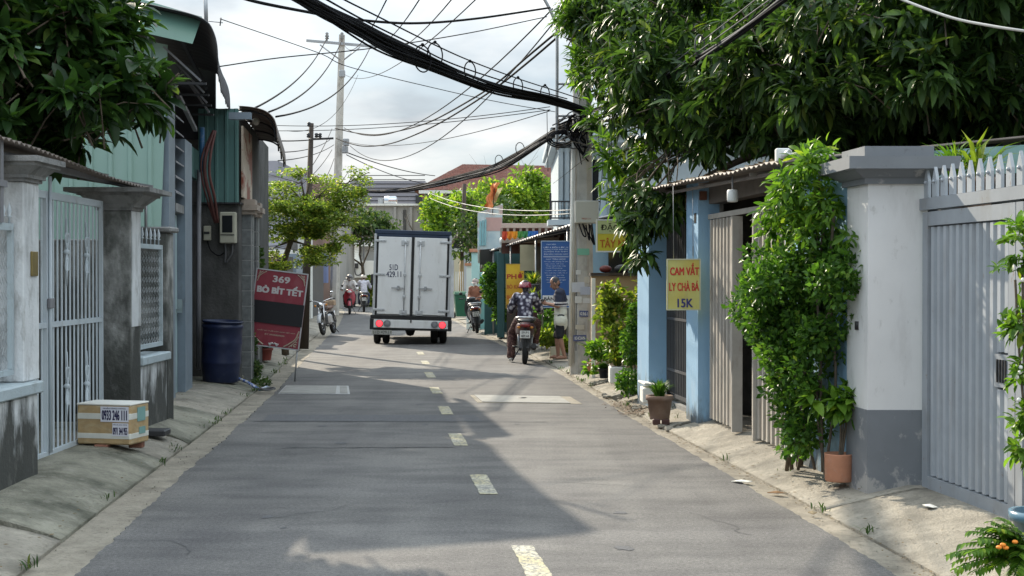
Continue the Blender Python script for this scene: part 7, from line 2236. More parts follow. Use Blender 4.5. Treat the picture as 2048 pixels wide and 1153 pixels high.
def leaf_part(parent, name, pos, d, up_, sz, kind, m, width=1.0):
    loc = MW[parent.name].translation
    me = leaf_mesh(name, np.asarray(pos) - np.array(loc), d, up_, sz, kind, m, width)
    o = link(name, me, parent); o['kind'] = 'stuff'
    return o

def single_leaves(parent, pos, d, up_, sz, kind, m, width=1.0):
    """the most visible leaves as objects of their own, sharing three meshes"""
    mes = []
    for k in range(4):
        me = leaf_mesh('leaf', np.zeros((1, 3)), np.array([[0, 1., 0]]), np.array([[0, 0, 1.]]), np.array([1.0]), kind, m, width)
        me.attributes['rnd'].data.foreach_set('value', np.full(len(me.vertices), (.1, .35, .6, .9)[k]))
        mes.append(me)
    loc = MW[parent.name].translation
    for i in range(len(pos)):
        y = Vector(d[i]).normalized(); x = y.cross(Vector(up_[i])).normalized(); z = x.cross(y)
        o = bpy.data.objects.new('leaf', mes[i % 4]); COL.objects.link(o); o.parent = parent
        Mx = Matrix((x, y, z)).transposed().to_4x4()
        o.matrix_basis = Matrix.Translation(Vector(pos[i]) - loc) @ Mx @ Matrix.Scale(float(sz[i]), 4)

def clumps(ells, n, r0, r1, flat=1.0):
    # break smooth lobes into uneven clumps with gaps between them
    c, u = in_ellipsoids(ells, n, .35)
    r = r0 + (r1 - r0) * RNG.random(n)
    return [((p[0], p[1], p[2]), (k, k, k * flat), float(k ** 2.3)) for p, k in zip(c, r)]

def big_tree(label, loc, ells, n_ros, per, size, m, trunk, n_single, droop=.45, shell=.0, kind='long', width=1.0, outward=.7, core=None):
    t = thing('mango_tree', label, 'tree', loc)
    C, U = in_ellipsoids(ells, n_ros, shell)
    if core: 
        C2, U2 = in_ellipsoids(core, n_ros // 3, 0); C = np.concatenate([C, C2]); U = np.concatenate([U, U2])
    ax = U * outward + np.array([[0, 0, .25]]) + RNG.normal(0, .45, C.shape)
    pos, d, up_, sz = rosettes(C, ax, per, size, droop)
    # nearest leaves become single objects
    score = pos[:, 1] + RNG.normal(0, .5, len(pos))
    px = 1024 + F * pos[:, 0] / pos[:, 1]; py = 550 - F * (pos[:, 2] - CH) / pos[:, 1]
    vis = (px > 10) & (px < 2038) & (py > 5) & (py < 700)
    score[~vis] += 100
    idx = np.argsort(score)
    a, b = idx[:n_single], idx[n_single:]
    mb = MB(); tips = []
    for (s, dr, L_, r, dep) in trunk:
        branch_tree(mb, s, dr, L_, r, dep, tips, .55, .1, 7)
    mb.build('trunk', M['bark'], t)
    # twigs reaching the rosettes
    mb = MB()
    for c, u in list(zip(C, ax))[:: max(1, len(C) // 220)]:
        c = Vector(c); u = Vector(u).normalized()
        mb.tube([c - u * .45 + Vector((0, 0, -.1)), c - u * .2, c], [.010, .007, .004], 4, cap=False)
    mb.build('twigs', M['bark'], t)['kind'] = 'stuff'
    leaf_part(t, 'crown', pos[b], d[b], up_[b], sz[b], kind, m, width)
    single_leaves(t, pos[a], d[a], up_[a], sz[a], kind, m, width)
    return t

# left tree over the boundary wall
ellsL = [E(70, 110, 11.9, .85, 1.0, .75), E(245, 185, 11.6, .36, .6, .36), E(190, 50, 11.8, .42, .8, .40), E(165, 240, 11.3, .36, .5, .22), E(40, 225, 11.4, .5, .7, .28), E(290, 185, 11.6, .16, .3, .16), E(235, 120, 11.7, .30, .5, .3), E(-80, 60, 11.8, .9, 1.1, .9)]
big_tree('dark broad leaved tree overhanging the mouldy wall at upper left', (-5.0, 12.2, 0), clumps(ellsL, 60, .16, .30), 620, 8, .245, M['leaf_left'], [((-5.0, 12.2, 0), (.1, -.05, 1), 2.4, .16, 3)], 170, droop=.35, kind='oval', width=.72, core=ellsL, outward=1.0)

# mango tree on the right
ellsR = [E(1290, 50, 19, 1.05, 1.5, 1.0), E(1195, 20, 20.5, .55, .9, .7), E(1215, 150, 19.4, .48, 1.0, .55), E(1195, 245, 18.9, .18, .4, .22), E(1250, 300, 18.2, .42, .7, .42), E(1290, 420, 17.7, .26, .5, .40), E(1272, 510, 17.5, .14, .3, .36),
         E(1335, 400, 17.3, .36, .4, .20), E(1420, 110, 16.2, 1.15, 1.7, 1.15), E(1330, 230, 17, .6, 1.0, .5), E(1560, 170, 14.2, 1.0, 1.5, .72), E(1480, 262, 14.6, .55, 1.0, .26), E(1400, 310, 15.6, .45, .8, .22),
         E(1700, 90, 13.2, 1.2, 1.9, .95), E(1850, 120, 12.8, 1.1, 1.9, .78), E(2010, 90, 12.4, 1.2, 1.9, .9), E(2000, 210, 12.6, .8, 1.4, .34), E(1680, 235, 13.4, .8, 1.2, .28), E(1820, 240, 12.9, .7, 1.2, .24)]
ellsR2 = [((5.2, 20.5, 6.0), (3.6, 3.0, 3.0), 6.0), ((7.5, 17, 5.6), (3.2, 3.0, 2.6), 5.0), ((3.4, 21.5, 6.0), (1.6, 2.4, 2.2), 3.0)]  # rear leaf mass added behind the crown to keep its gaps dark
big_tree('huge dark mango tree spreading over the tin eave and blue house front', (4.6, 15.5, 0), clumps(ellsR, 260, .18, .40), 3500, 9, .205, M['leaf_mango'], [((4.6, 15.5, 0), (-.05, .05, 1), 3.0, .26, 4), ((4.6, 15.5, 2.2), (-.7, .5, .5), 2.2, .14, 3)], 280, droop=.5, core=ellsR, outward=1.1)
C, U = in_ellipsoids(ellsR2, 1500)
tm = bpy.data.objects['mango_tree.001']
pos, d, up_, sz = rosettes(C, U * .5 + RNG.normal(0, .5, C.shape), 9, .36, .5)
leaf_part(tm, 'rear_crown_fill', pos, d, up_, sz, 'long', M['leaf_mango'], 1.5)
# sunlit fresh shoots at its street side
C, U = in_ellipsoids([E(1140, 40, 20.0, .22, .5, .35), E(1160, 130, 19.5, .20, .5, .30), E(1215, 320, 17.8, .22, .3, .36), E(1250, 400, 17.5, .20, .3, .26), E(1180, 230, 18.5, .12, .3, .2), E(1268, 470, 17.4, .12, .2, .2), E(1420, 20, 15.5, .12, .2, .2), E(1300, 300, 17, .2, .3, .15)], 120)
C0, U0 = in_ellipsoids([E(1300, 400, 15.3, .22, .25, .16), E(1290, 450, 15.25, .22, .25, .20), E(1285, 520, 15.2, .14, .18, .22), E(1260, 470, 15.6, .16, .2, .26), E(1335, 420, 15.1, .16, .2, .14), E(1350, 390, 15.0, .12, .2, .08), E(1262, 390, 16.0, .2, .3, .2)], 115)
pos, d, up_, sz = rosettes(C0, U0 * .5 + np.array([[-.15, -.2, -.1]]), 9, .20, .75)
leaf_part(tm, 'hanging_spray', pos, d, up_, sz, 'long', M['leaf_mango'])
mb = MB()
for k in range(9):
    e = Vector(C0[k * 12]); mb.tube(spline([P(1330 + 8 * k, 300, 16.2), e + Vector((.05, .15, .35)), e], 4), [.014 - .0012 * i for i in range(9)], 4, cap=False)
for e_ in ellsR[:17]:
    c = Vector(e_[0]); mb.tube(spline([(4.6 - .1, 15.5, 2.8), Vector((4.6, 15.5, 3.4)).lerp(c, .5) + Vector((0, 0, .2)), c], 6), [.085 - .0055 * i for i in range(13)], 6, cap=False)
mb.build('limbs', M['bark'], tm)
pos, d, up_, sz = rosettes(C, U * .6 + np.array([[-.2, -.2, .3]]), 9, .20, .4)
leaf_part(tm, 'fresh_shoots', pos, d, up_, sz, 'long', M['leaf_bright'])

def shrub(name, label, cat, loc, ells, n, size, m, kind='small', width=1.0, stems=None, up_bias=.4, group=None, shell=.3, stem_m=None, droop=0.0, nclump=0):
    t = thing(name, label, cat, loc, group=group)
    if nclump:
        k = min(e[1][0] for e in ells)
        big = max(e[1][0] for e in ells)
        pos, U = in_ellipsoids(clumps(ells, nclump, big * .22, big * .48), n, shell)
    else:
        pos, U = in_ellipsoids(ells, n, shell)
    d = U * .7 + RNG.normal(0, .55, pos.shape); d[:, 2] -= droop
    up_ = np.array([[0, 0, 1.]]) * up_bias + U * .5 + RNG.normal(0, .45, pos.shape)
    sz = size * (.55 + .7 * RNG.random(n))
    leaf_part(t, 'foliage', pos, d, up_, sz, kind, m, width)
    if stems:
        for (a, b, r) in stems:
            a = Vector(a); b = Vector(b); mdl = a.lerp(b, .5) + Vector((random.gauss(0, .03), random.gauss(0, .03), 0))
            tb(spline([a, mdl, b], 4), [r * (1 - .06 * i) for i in range(9)], 6).build('stem', stem_m or M['bark'], t)
    return t

# small roadside tree on the left
ts = thing('small_tree', 'spreading small leaved tree with yellow green crown above the red sign', 'tree', (-4.45, 27.0, .1))
mb = MB(); tips = []
base = Vector((-4.45, 27.0, .05))
tp = spline([base, P(563, 560, 27.0), P(576, 500, 27.0), P(590, 465, 27.0), P(606, 425, 27.0), P(612, 395, 27.0)], 4)
mb.tube(tp, [.075 - .0024 * i for i in range(len(tp))], 8)
for i, (px, py) in enumerate(((525, 450), (550, 395), (560, 360), (625, 350), (660, 372), (715, 365), (650, 440), (540, 500), (700, 450), (600, 350), (738, 345), (650, 505), (690, 400), (530, 410))):
    e = P(px, py, 27.0 + random.uniform(-.5, .5)); f0 = tp[min(len(tp) - 1, 8 + int((540 - py) / 200 * 12))]; k = f0.lerp(e, .5) + Vector((0, 0, -.04 + .08 * random.random()))
    mb.tube(spline([f0, k, e], 5), [.026 - .0020 * i for i in range(11)], 5)
    for j in range(5):
        e2 = k.lerp(e, random.random()) + Vector((random.gauss(0, .25), random.gauss(0, .25), random.gauss(.03, .12)))
        mb.tube([k.lerp(e, .2 + .15 * j), e2], [.010, .004], 4, cap=False)
mb.build('trunk', M['bark'], ts)
es = [E(600, 415, 27, .95, .8, .20), E(680, 385, 27.2, .50, .6, .17), E(560, 380, 27, .45, .6, .17), E(715, 350, 27.5, .22, .3, .14), E(555, 470, 26.8, .42, .5, .17), E(640, 505, 26.8, .50, .5, .15), E(580, 345, 27, .36, .3, .10), E(690, 445, 27.3, .40, .4, .14), E(625, 465, 27, .6, .6, .16), E(530, 430, 26.9, .22, .4, .2), E(650, 360, 27.2, .4, .5, .10), E(620, 520, 26.6, .3, .4, .08), E(545, 515, 26.8, .25, .3, .10), E(738, 372, 27.4, .10, .2, .06), E(735, 335, 27.5, .08, .2, .07), E(520, 385, 26.8, .2, .4, .16), E(515, 460, 26.6, .2, .4, .18), E(535, 505, 26.6, .25, .4, .12), E(575, 530, 26.5, .4, .4, .08), E(640, 525, 26.6, .4, .4, .08), E(610, 440, 26.5, .8, .4, .3), E(700, 400, 27.2, .42, .5, .20), E(725, 362, 27.4, .24, .3, .13), E(660, 430, 27.2, .5, .5, .20), E(690, 480, 27, .28, .4, .10), E(600, 340, 27, .2, .2, .06), E(700, 340, 27.4, .16, .2, .08)]
pos, U = in_ellipsoids(es + clumps(es, 45, .10, .2, .6), 22000, 0)
d = RNG.normal(0, 1, pos.shape) * np.array([[1, 1, .35]]); up_ = np.array([[0, 0, 1.]]) + RNG.normal(0, .5, pos.shape)
leaf_part(ts, 'crown', pos, d, up_, .076 * (.6 + .7 * RNG.random(len(pos))), 'small', M['leaf_tree'])

# trees beyond
def far_tree(label, px, py, Y, ells, n, size, m, h0=0.0):
    c = P(px, py, Y)
    t = thing('far_tree', label, 'tree', (c.x, Y, 0), group='trees beyond the shops')
    mb = MB(); tips = []
    branch_tree(mb, (c.x, Y, 0), (0, 0, 1), max(1.2, c.z * .55), .16, 3, tips, .6, .2, 6); mb.build('trunk', M['bark'], t)
    cl = clumps(ells, 60, .28, .55)
    pos, U = in_ellipsoids(cl, n, .1)
    d = U * .5 + RNG.normal(0, .7, pos.shape); d[:, 2] -= .2
    up_ = np.array([[0, 0, 1.]]) + U * .4 + RNG.normal(0, .5, pos.shape)
    leaf_part(t, 'crown', pos, d, up_, size * (.6 + .7 * RNG.random(n)), 'small', m)
    return t
far_tree('rounded bright green tree right of the truck roof', 895, 440, 60, [E(905, 425, 60, 1.25, 1.3, .70), E(870, 440, 60, .6, 1, .5), E(940, 400, 60, .7, 1, .55), E(890, 470, 60, 1.1, 1.2, .6), E(925, 450, 60, .9, 1.2, .9)], 5200, .24, M['leaf_far'])
far_tree('broad bright green tree before the red tiled roof', 1045, 400, 58, [E(1045, 385, 58, 1.1, 1.3, .75), E(1000, 400, 58, .9, 1.2, .75), E(1085, 390, 58, .75, 1.1, .70), E(980, 440, 58, .9, 1.2, .8), E(1060, 430, 58, 1.3, 1.2, .8), E(1030, 360, 58, .45, .7, .35), E(1075, 358, 58, .4, .7, .35)], 7500, .23, M['leaf_far'])
far_tree('dusty dark tree at the bend left of the truck', 740, 465, 72, [E(740, 455, 72, .9, 1.3, .75), E(770, 470, 72, .6, 1, .6), E(712, 455, 72, .5, 1, .6)], 2200, .26, M['leaf_dusty'])
far_tree('dark tree in the gap behind the poster hoarding', 960, 470, 46, [E(955, 475, 46, .7, .9, .7), E(990, 440, 46, .6, .9, .6)], 2200, .19, M['leaf_dusty'])

# bush and climber before the blue wall
shrub('leafy_bush', 'dense bright green bush growing against the blue wall left of the white pillar', 'bush', (2.1, 10.7, .13),
      [E(1590, 590, 10.46, .36, .32, .26), E(1545, 560, 10.76, .17, .2, .2), E(1643, 600, 10.10, .25, .28, .36), E(1570, 690, 10.59, .26, .26, .25), E(1618, 720, 10.27, .24, .25, .28), E(1590, 800, 10.46, .18, .2, .22), E(1607, 860, 10.34, .17, .18, .18), E(1592, 900, 10.44, .15, .15, .12), E(1683, 570, 9.82, .12, .15, .16), E(1520, 590, 10.93, .12, .15, .18), E(1535, 660, 10.83, .16, .2, .2), E(1650, 690, 10.05, .13, .15, .18), E(1668, 630, 9.93, .11, .12, .16), E(1673, 540, 9.89, .14, .15, .18), E(1628, 540, 10.20, .2, .2, .16),  E(1560, 760, 10.66, .14, .2, .18)],
      14500, .058, M['leaf_bush'], 'small', 1.05, [((2.2, 10.8, .1), P(1600, 600, 10.39), .016), ((2.15, 10.75, .1), P(1660, 620, 9.98), .018), ((2.25, 10.8, .1), P(1640, 760, 10.12), .014)], shell=.1, nclump=110)
shrub('climbing_vine', 'feathery climber with narrow leaves over the bush beside the white pillar', 'vine', (2.3, 11.0, .13),
      [E(1618, 370, 10.27, .22, .25, .22), E(1592, 430, 10.44, .26, .25, .18), E(1560, 440, 10.66, .13, .2, .10), E(1648, 440, 10.06, .18, .2, .26), E(1628, 320, 10.20, .12, .2, .07), E(1668, 335, 9.93, .14, .2, .08), E(1540, 460, 10.80, .08, .1, .05), E(1612, 490, 10.31, .2, .2, .10), E(1570, 400, 10.59, .10, .15, .10), E(1650, 400, 10.05, .10, .12, .18), E(1678, 470, 9.86, .10, .12, .14), E(1638, 470, 10.13, .2, .2, .2)],
      1900, .10, M['leaf_bright'], 'long', 1.1, [((2.3, 10.95, .1), P(1650, 420, 10.05), .022), ((2.28, 10.95, .1), P(1600, 420, 10.39), .016)], shell=0, droop=.35, nclump=34)

for (x0, y0, x1, y1) in ((1650, 950, 1668, 420), (1645, 945, 1640, 330), (1630, 940, 1560, 480), (1650, 950, 1610, 560)):
    ya, yb = 11.02 - (x0 - 1510) * .0067, 11.02 - (x1 - 1510) * .0067
    a = P(x0, y0, ya); a.z = max(a.z, .12); b = P(x1, y1, yb)
    tb(spline([a, a.lerp(b, .35) + Vector((random.gauss(0, .05), .03, 0)), a.lerp(b, .7) + Vector((random.gauss(0, .05), .03, 0)), b], 5), .011, 6).build('stem', M['bark'], bpy.data.objects['climbing_vine'])

# pots
def pot(t, c, r0, r1, h, m, rim=.012, n=28):
    """flower pot: foot radius r0, rim radius r1"""
    x, y, z = c
    MB().lathe([(.01, 0), (r0, 0), (r0 * 1.01, .01), (r1 * .97, h * .80), (r1 + rim, h * .82), (r1 + rim, h), (r1 - .012, h), (r1 - .015, h * .86), (.01, h * .86)], n, Matrix.Translation((x, y, z)), True, False).build('pot', m, t)
    MB().lathe([(.01, h * .87), (r1 - .017, h * .87)], n, Matrix.Translation((x, y, z)), True, True).build('soil', M['soil'], t)

def blades(t, c, n, L_, m, spread=.5, width=1.0, name='blades', kind='blade', up_=1.0):
    a = RNG.random(n) * 6.283; tl = RNG.random(n) ** .7 * spread
    d = np.stack([np.cos(a) * np.sin(tl), np.sin(a) * np.sin(tl), np.cos(tl) * up_], 1)
    pos = np.array([c]) + np.stack([np.cos(a), np.sin(a), np.zeros(n)], 1) * (RNG.random(n)[:, None] * .05)
    u = -d * .2 + np.array([[0, 0, 1.]]) + RNG.normal(0, .1, (n, 3)) + np.stack([-np.cos(a), -np.sin(a), np.zeros(n)], 1) * .6
    leaf_part(t, name, pos, d, u, L_ * (.6 + .5 * RNG.random(n)), kind, m, width)

t = thing('potted_plant', 'square cut terracotta pot with drooping long leaved plant by the white pillar', 'potted plant', (2.39, 9.95, .14))
c = (2.365, 9.93, .14)
MB().lathe([(.01, 0), (.095, 0), (.100, .01), (.104, .19), (.106, .20), (.096, .20), (.093, .17), (.01, .17)], 28, Matrix.Translation(c), True, False).build('pot', M['terracotta'], t)
MB().lathe([(.01, .172), (.092, .172)], 20, Matrix.Translation(c)).build('soil', M['soil'], t)
top = P(1690, 810, 9.92)
for k in range(3):
    tb(spline([Vector(c) + Vector((.01 * k, 0, .16)), Vector(c).lerp(top, .5) + Vector((.015 * k - .01, 0, .05)), top + Vector((.03 * k - .03, .02 * k, 0))], 5), .008, 6).build('stem', M['bark'], t)
Cc, U = in_ellipsoids([E(1688, 800, 9.92, .13, .13, .10), E(1640, 790, 9.95, .10, .1, .08), E(1720, 820, 9.9, .06, .08, .08)], 34)
pos, d, u, sz = rosettes(Cc, U * .6 + np.array([[0, 0, .5]]), 8, .135, .55); leaf_part(t, 'foliage', pos, d, u, sz, 'long', M['leaf_bright'], 1.5)

t = thing('potted_grass', 'round brown pot of green grass on the pavement before the dark iron gate', 'potted plant', (1.585, 14.75, .09))
pot(t, (1.585, 14.75, .08), .105, .135, .255, M['pot_brown'], .014); blades(t, (1.585, 14.75, .30), 240, .21, M['leaf_bush'], .75, 1.0, 'grass_blades')
for k, lab in enumerate(('dark broken brick under the road side of the round grass pot', 'dark broken brick under the gate side of the round grass pot')):
    bk = bx(1.50 + .1 * k, 1.58 + .1 * k, 14.62, 14.70, .03, .09, .008).build('brick', flat_mat('dark brick', (.07, .03, .025)))
    tag(bk, lab, 'brick', 'bricks under the grass pot')

t = thing('foam_box', 'white foam box with loose lid at the foot of the far blue pillar', 'box', G(1306, 795, .12))
a = P(1283, 797, 16.25); b = P(1331, 797, 16.25)
bx(a.x, b.x, 16.1, 16.45, .12, .30, .012).build('body', M['foam'], t)
mb = MB().box(-.15, .15, -.2, .2, 0, .03, .008, Matrix.Translation(((a.x + b.x) / 2, 16.28, .315)) @ Matrix.Rotation(.16, 4, 'Y') @ Matrix.Rotation(.1, 4, 'Z')); mb.build('lid', M['foam'], t)
t = thing('foam_planter', 'cream foam planter box in the plants by the concrete pole', 'planter', G(1236, 756, .12))
a = P(1219, 756, 18.9); b = P(1253, 756, 18.9)
bx(a.x, b.x, 18.8, 19.15, .13, .37, .02).build('box', M['foam'], t); bx(a.x + .02, b.x - .02, 18.82, 19.13, .36, .376).build('soil', M['soil'], t)
blades(t, ((a.x + b.x) / 2, 18.95, .36), 120, .22, M['leaf_yellow'], .9, 2.0, 'foliage')
t = thing('potted_plant', 'black pot with small white flowers by the pavement edge', 'potted plant', G(1208, 757, .1))
p = G(1208, 757, .1); pot(t, (p.x, p.y, .10), .06, .085, .15, M['black'], .006)
blades(t, (p.x, p.y, .23), 70, .10, M['leaf_bush'], 1.0, 2.5, 'foliage', 'small')
for k in range(7):
    MB().ball((p.x + random.gauss(0, .05), p.y + random.gauss(-.03, .04), .30 + random.random() * .05), .018, 6, 4, (1, 1, .5)).build('flower', M['flower_white'], t)
t = thing('potted_plant', 'terracotta pot with broad upright leaves beside the concrete pole', 'potted plant', G(1190, 742, .12))
p = G(1192, 742, .12); pot(t, (p.x, p.y, .12), .075, .10, .17, M['terracotta']); bx(p.x - .13, p.x - .02, p.y + .1, p.y + .2, .1, .24).build('support_brick', M['terracotta'], t)
blades(t, (p.x, p.y, .26), 26, .42, M['leaf_bright'], .8, 4.2, 'broad_leaves')
shrub('yellow_shrub', 'tall yellow green shrub in front of the tan stall wall', 'shrub', (1.45, 19.2, .1), [E(1252, 590, 19.2, .26, .3, .26), E(1222, 620, 19.2, .16, .25, .16), E(1245, 680, 19.0, .24, .25, .24), E(1200, 652, 19.3, .10, .2, .06), E(1212, 575, 19.3, .08, .1, .05), E(1185, 590, 19.4, .12, .2, .035)], 1500, .105, M['leaf_yellow'], 'oval', .9, [((1.5, 19.2, .1), P(1250, 600, 19.2), .014), ((1.45, 19.2, .1), P(1225, 640, 19.2), .012)], shell=.1, nclump=30)
shrub('ivy_bush', 'dark ivy tumbling down the side of the far blue pillar', 'bush', (1.55, 17.6, .1), [E(1262, 690, 17.7, .13, .2, .26), E(1258, 765, 17.5, .15, .2, .16), E(1270, 640, 17.7, .10, .2, .2)], 1700, .065, M['leaf_bush'], 'small', 1.2, [((1.58, 17.6, .1), P(1266, 640, 17.7), .012)], shell=.1)
shrub('low_shrub', 'low bright leafy plant around the pots by the concrete pole', 'shrub', (1.35, 20.2, .1), [E(1205, 700, 20.2, .22, .25, .12), E(1240, 705, 19.8, .2, .25, .14), E(1178, 735, 20.5, .07, .1, .10)], 900, .10, M['leaf_bright'], 'oval', .9, shell=.1)

# plants around the shop and the standing person
t = thing('hanging_plant', 'strappy plant in a grey hanging pot before the shop', 'potted plant', P(1066, 575, 29))
p = P(1066, 572, 29); pot(t, (p.x, p.y, p.z - .12), .09, .14, .16, M['cornice']); blades(t, (p.x, p.y, p.z), 90, .34, M['leaf_yellow'], 1.2, 1.5)
t = thing('hanging_plant', 'second strappy plant in a grey pot below the first', 'potted plant', P(1069, 605, 28.6))
p = P(1068, 604, 28.6); pot(t, (p.x, p.y, p.z - .12), .10, .15, .17, M['cornice']); blades(t, (p.x, p.y, p.z + .02), 90, .30, M['leaf_yellow'], 1.3, 1.5)
for (z0, x) in ((P(1066, 560, 29).z, P(1066, 560, 29).x),):
    pass
st_ = thing('plant_stand', 'dark iron plant stand holding the strappy plants', 'stand', P(1068, 690, 28.8))
for dx in (-.16, .16):
    tb([(p.x + dx, 28.8, .05), (p.x + dx, 28.8, P(1066, 578, 28.8).z)], .014, 6).build('post', M['foam'] if dx > 0 else M['steel_dark'], st_)
for z in (P(1066, 588, 28.8).z, P(1066, 618, 28.8).z, .4):
    bx(p.x - .2, p.x + .2, 28.6, 29.1, z - .02, z, .003).build('shelf', M['steel_dark'], st_)
shrub('leafy_shrub', 'dark green leafy plants behind the standing person', 'shrub', (.75, 27.6, .1), [E(1085, 640, 27.6, .25, .3, .2), E(1065, 650, 28, .2, .25, .3), E(1095, 665, 27, .22, .25, .14), E(1060, 630, 28.2, .15, .2, .15)], 1500, .12, M['leaf_bush'], 'long', 1.2, shell=.1)
shrub('leafy_shrub', 'pale round leaved plant at the feet of the standing person', 'shrub', (.8, 26.2, .1), [E(1100, 680, 26.2, .22, .2, .10), E(1130, 690, 26.4, .2, .2, .1), E(1090, 668, 26.3, .12, .2, .08)], 700, .10, M['leaf_yellow'], 'oval', 1.2, shell=.1)
t = thing('planter_box', 'cream planter box between scooter and standing person', 'planter', G(1110, 714, .08))
p = G(1112, 714, .08); bx(p.x - .11, p.x + .12, p.y, p.y + .3, .08, .27, .01).build('box', M['cream_wall'], t); bx(p.x - .09, p.x + .10, p.y + .02, p.y + .28, .265, .274).build('soil', M['soil'], t)
shrub('leafy_shrub', 'dark bushy plants on the shelf beside the small parked scooter', 'shrub', (-.6, 36.5, .1), [E(985, 545, 36.5, .25, .3, .22), E(990, 590, 36.3, .3, .3, .3), E(972, 570, 36.4, .15, .2, .2), E(1000, 630, 36, .2, .2, .2)], 2300, .10, M['leaf_bush'], 'small', 1.2, shell=.1)
t = thing('planter', 'grey square cement planter with green leaves near the small parked scooter', 'planter', G(992, 664, .05))
p = G(992, 665, .04); MB().hexa([(p.x - .12, p.y, .04), (p.x + .12, p.y, .04), (p.x + .12, p.y + .28, .04), (p.x - .12, p.y + .28, .04), (p.x - .15, p.y - .03, .36), (p.x + .15, p.y - .03, .36), (p.x + .15, p.y + .31, .36), (p.x - .15, p.y + .31, .36)]).build('box', M['cornice'], t)
blades(t, (p.x, p.y + .14, .34), 150, .22, M['leaf_bush'], 1.4, 3.0, 'foliage', 'oval')

# right edge plants before the gate
t = thing('potted_shrub', 'tall flowering shrub in a blue glazed pot at the slatted gate', 'potted plant', (2.72, 7.15, .14))
pot(t, (2.76, 7.15, .14), .10, .15, .26, mat('blue glazed pot', (.10, .19, .26), .25, var=.2), .015)
es = [E(2045, 480, 7.2, .12, .12, .16), E(2050, 540, 7.2, .10, .1, .08), E(2038, 650, 7.2, .09, .1, .10), E(2045, 740, 7.2, .09, .1, .10), E(2045, 830, 7.2, .08, .1, .10), E(2048, 900, 7.2, .08, .1, .1), E(2005, 535, 7.2, .05, .06, .02), E(2010, 640, 7.2, .05, .06, .03)]
Cc, U = in_ellipsoids(es, 150); pos, d, u, sz = rosettes(Cc, U * .7 + np.array([[0, 0, .3]]), 5, .07, .3); leaf_part(t, 'foliage', pos, d, u, sz, 'oval', M['leaf_bright'], .9)
for k in range(3):
    tb(spline([(2.75, 7.15, .36), P(2046 + 6 * k, 800, 7.2), P(2030 + 14 * k, 560 - 30 * k, 7.2)], 6), .007, 5).build('stem', M['bark'], t)
for (px, py) in ((2040, 745), (2034, 755), (2042, 735), (2038, 800), (2046, 560)):
    MB().ball(P(px, py, 7.12), .012, 6, 4).build('flower', M['flower_white'], t)
t = thing('fern', 'bright green fern with orange flowers at the lower right corner', 'fern', (2.62, 6.95, .14))
base = P(2060, 1120, 6.95)
for k in range(46):
    a = random.uniform(2.2, 4.4) if k % 3 else random.uniform(0, 6.28)
    L_ = random.uniform(.26, .48); el = random.uniform(.2, 1.1)
    dv = Vector((math.cos(a) * math.cos(el), math.sin(a) * math.cos(el) * .6, math.sin(el)))
    rib = [base + dv * (L_ * s) - Vector((0, 0, .25 * L_ * s * s * 1.6)) for s in [i / 8 for i in range(9)]]
    tb(rib, [.004 - .0003 * i for i in range(9)], 4).build('frond_rib', M['leaf_bush'], t)
    n = 16; ps = []; ds = []
    for i in range(n):
        s = .12 + .86 * i / n; j = min(int(s * 8), 7); q = rib[j].lerp(rib[j + 1], s * 8 - j)
        tang = (rib[j + 1] - rib[j]).normalized(); sd = tang.cross(Vector((0, 0, 1))).normalized()
        for sg in (-1, 1):
            ps.append(q); ds.append(sd * sg + tang * .5 - Vector((0, 0, .25)))
    leaf_part(t, 'frond', np.array(ps), np.array(ds), np.tile(np.array([[0, 0, 1.]]), (len(ps), 1)), np.full(len(ps), .065) * (.6 + .5 * RNG.random(len(ps))), 'long', M['leaf_bright'], 1.3)
for (px, py) in ((2006, 1090), (2012, 1096), (2030, 1084), (1998, 1095)):
    MB().ball(P(px, py, 6.8), .016, 8, 5, (1, 1, .6)).build('flower', M['flower_orange'], t)

# strappy plants showing above the gate
for (px, py, Y, n, L_, lab, mm) in ((1910, 345, 9.9, 70, .34, 'spiky green plant rising behind the spear points', 'leaf_bright'), (1955, 345, 9.8, 26, .40, 'striped dracaena behind the spear points', 'leaf_yellow')):
    p = P(px, py, Y); t = thing('potted_plant', lab, 'potted plant', (p.x, Y, p.z - .3))
    pot(t, (p.x, Y, p.z - .26), .09, .12, .22, M['pot_brown']); blades(t, (p.x, Y, p.z - .06), n, L_, M[mm], 1.0, 1.2)
    bx(p.x - .14, p.x + .14, Y - .12, Y + .12, .0, p.z - .262).build('pot_stand', M['iron_dark'], t)

# tufts of weeds along both kerbs
wp_, wd_, wu_, ws_ = [], [], [], []
for k in range(46):
    yy = random.uniform(7.5, 26); left = random.random() < .45
    x = (kerbL(yy) - random.uniform(-.02, .05)) if left else (kerbR(yy) + random.choice((0, .02, .25, .4)) + random.uniform(-.02, .03))
    if not left and x > kerbR(yy) + .2: x = min(x, wallR(yy) - .08)
    for j in range(random.randint(6, 16)):
        a = random.random() * 6.28; t_ = random.random() * 1.1
        wp_.append((x + random.gauss(0, .025), yy + random.gauss(0, .05), .01 if left else (.01 + .2 * max(0, x - kerbR(yy))))); wd_.append((math.cos(a) * math.sin(t_), math.sin(a) * math.sin(t_), math.cos(t_))); wu_.append((-math.cos(a), -math.sin(a), .6)); ws_.append(random.uniform(.03, .09))
me = leaf_mesh('weeds', np.array(wp_), np.array(wd_), np.array(wu_), np.array(ws_), 'blade', M['leaf_dusty'], 2.2)
tag(link('weeds', me), 'small weeds growing in the kerb joints', 'weeds', kind='stuff')
mb = MB()
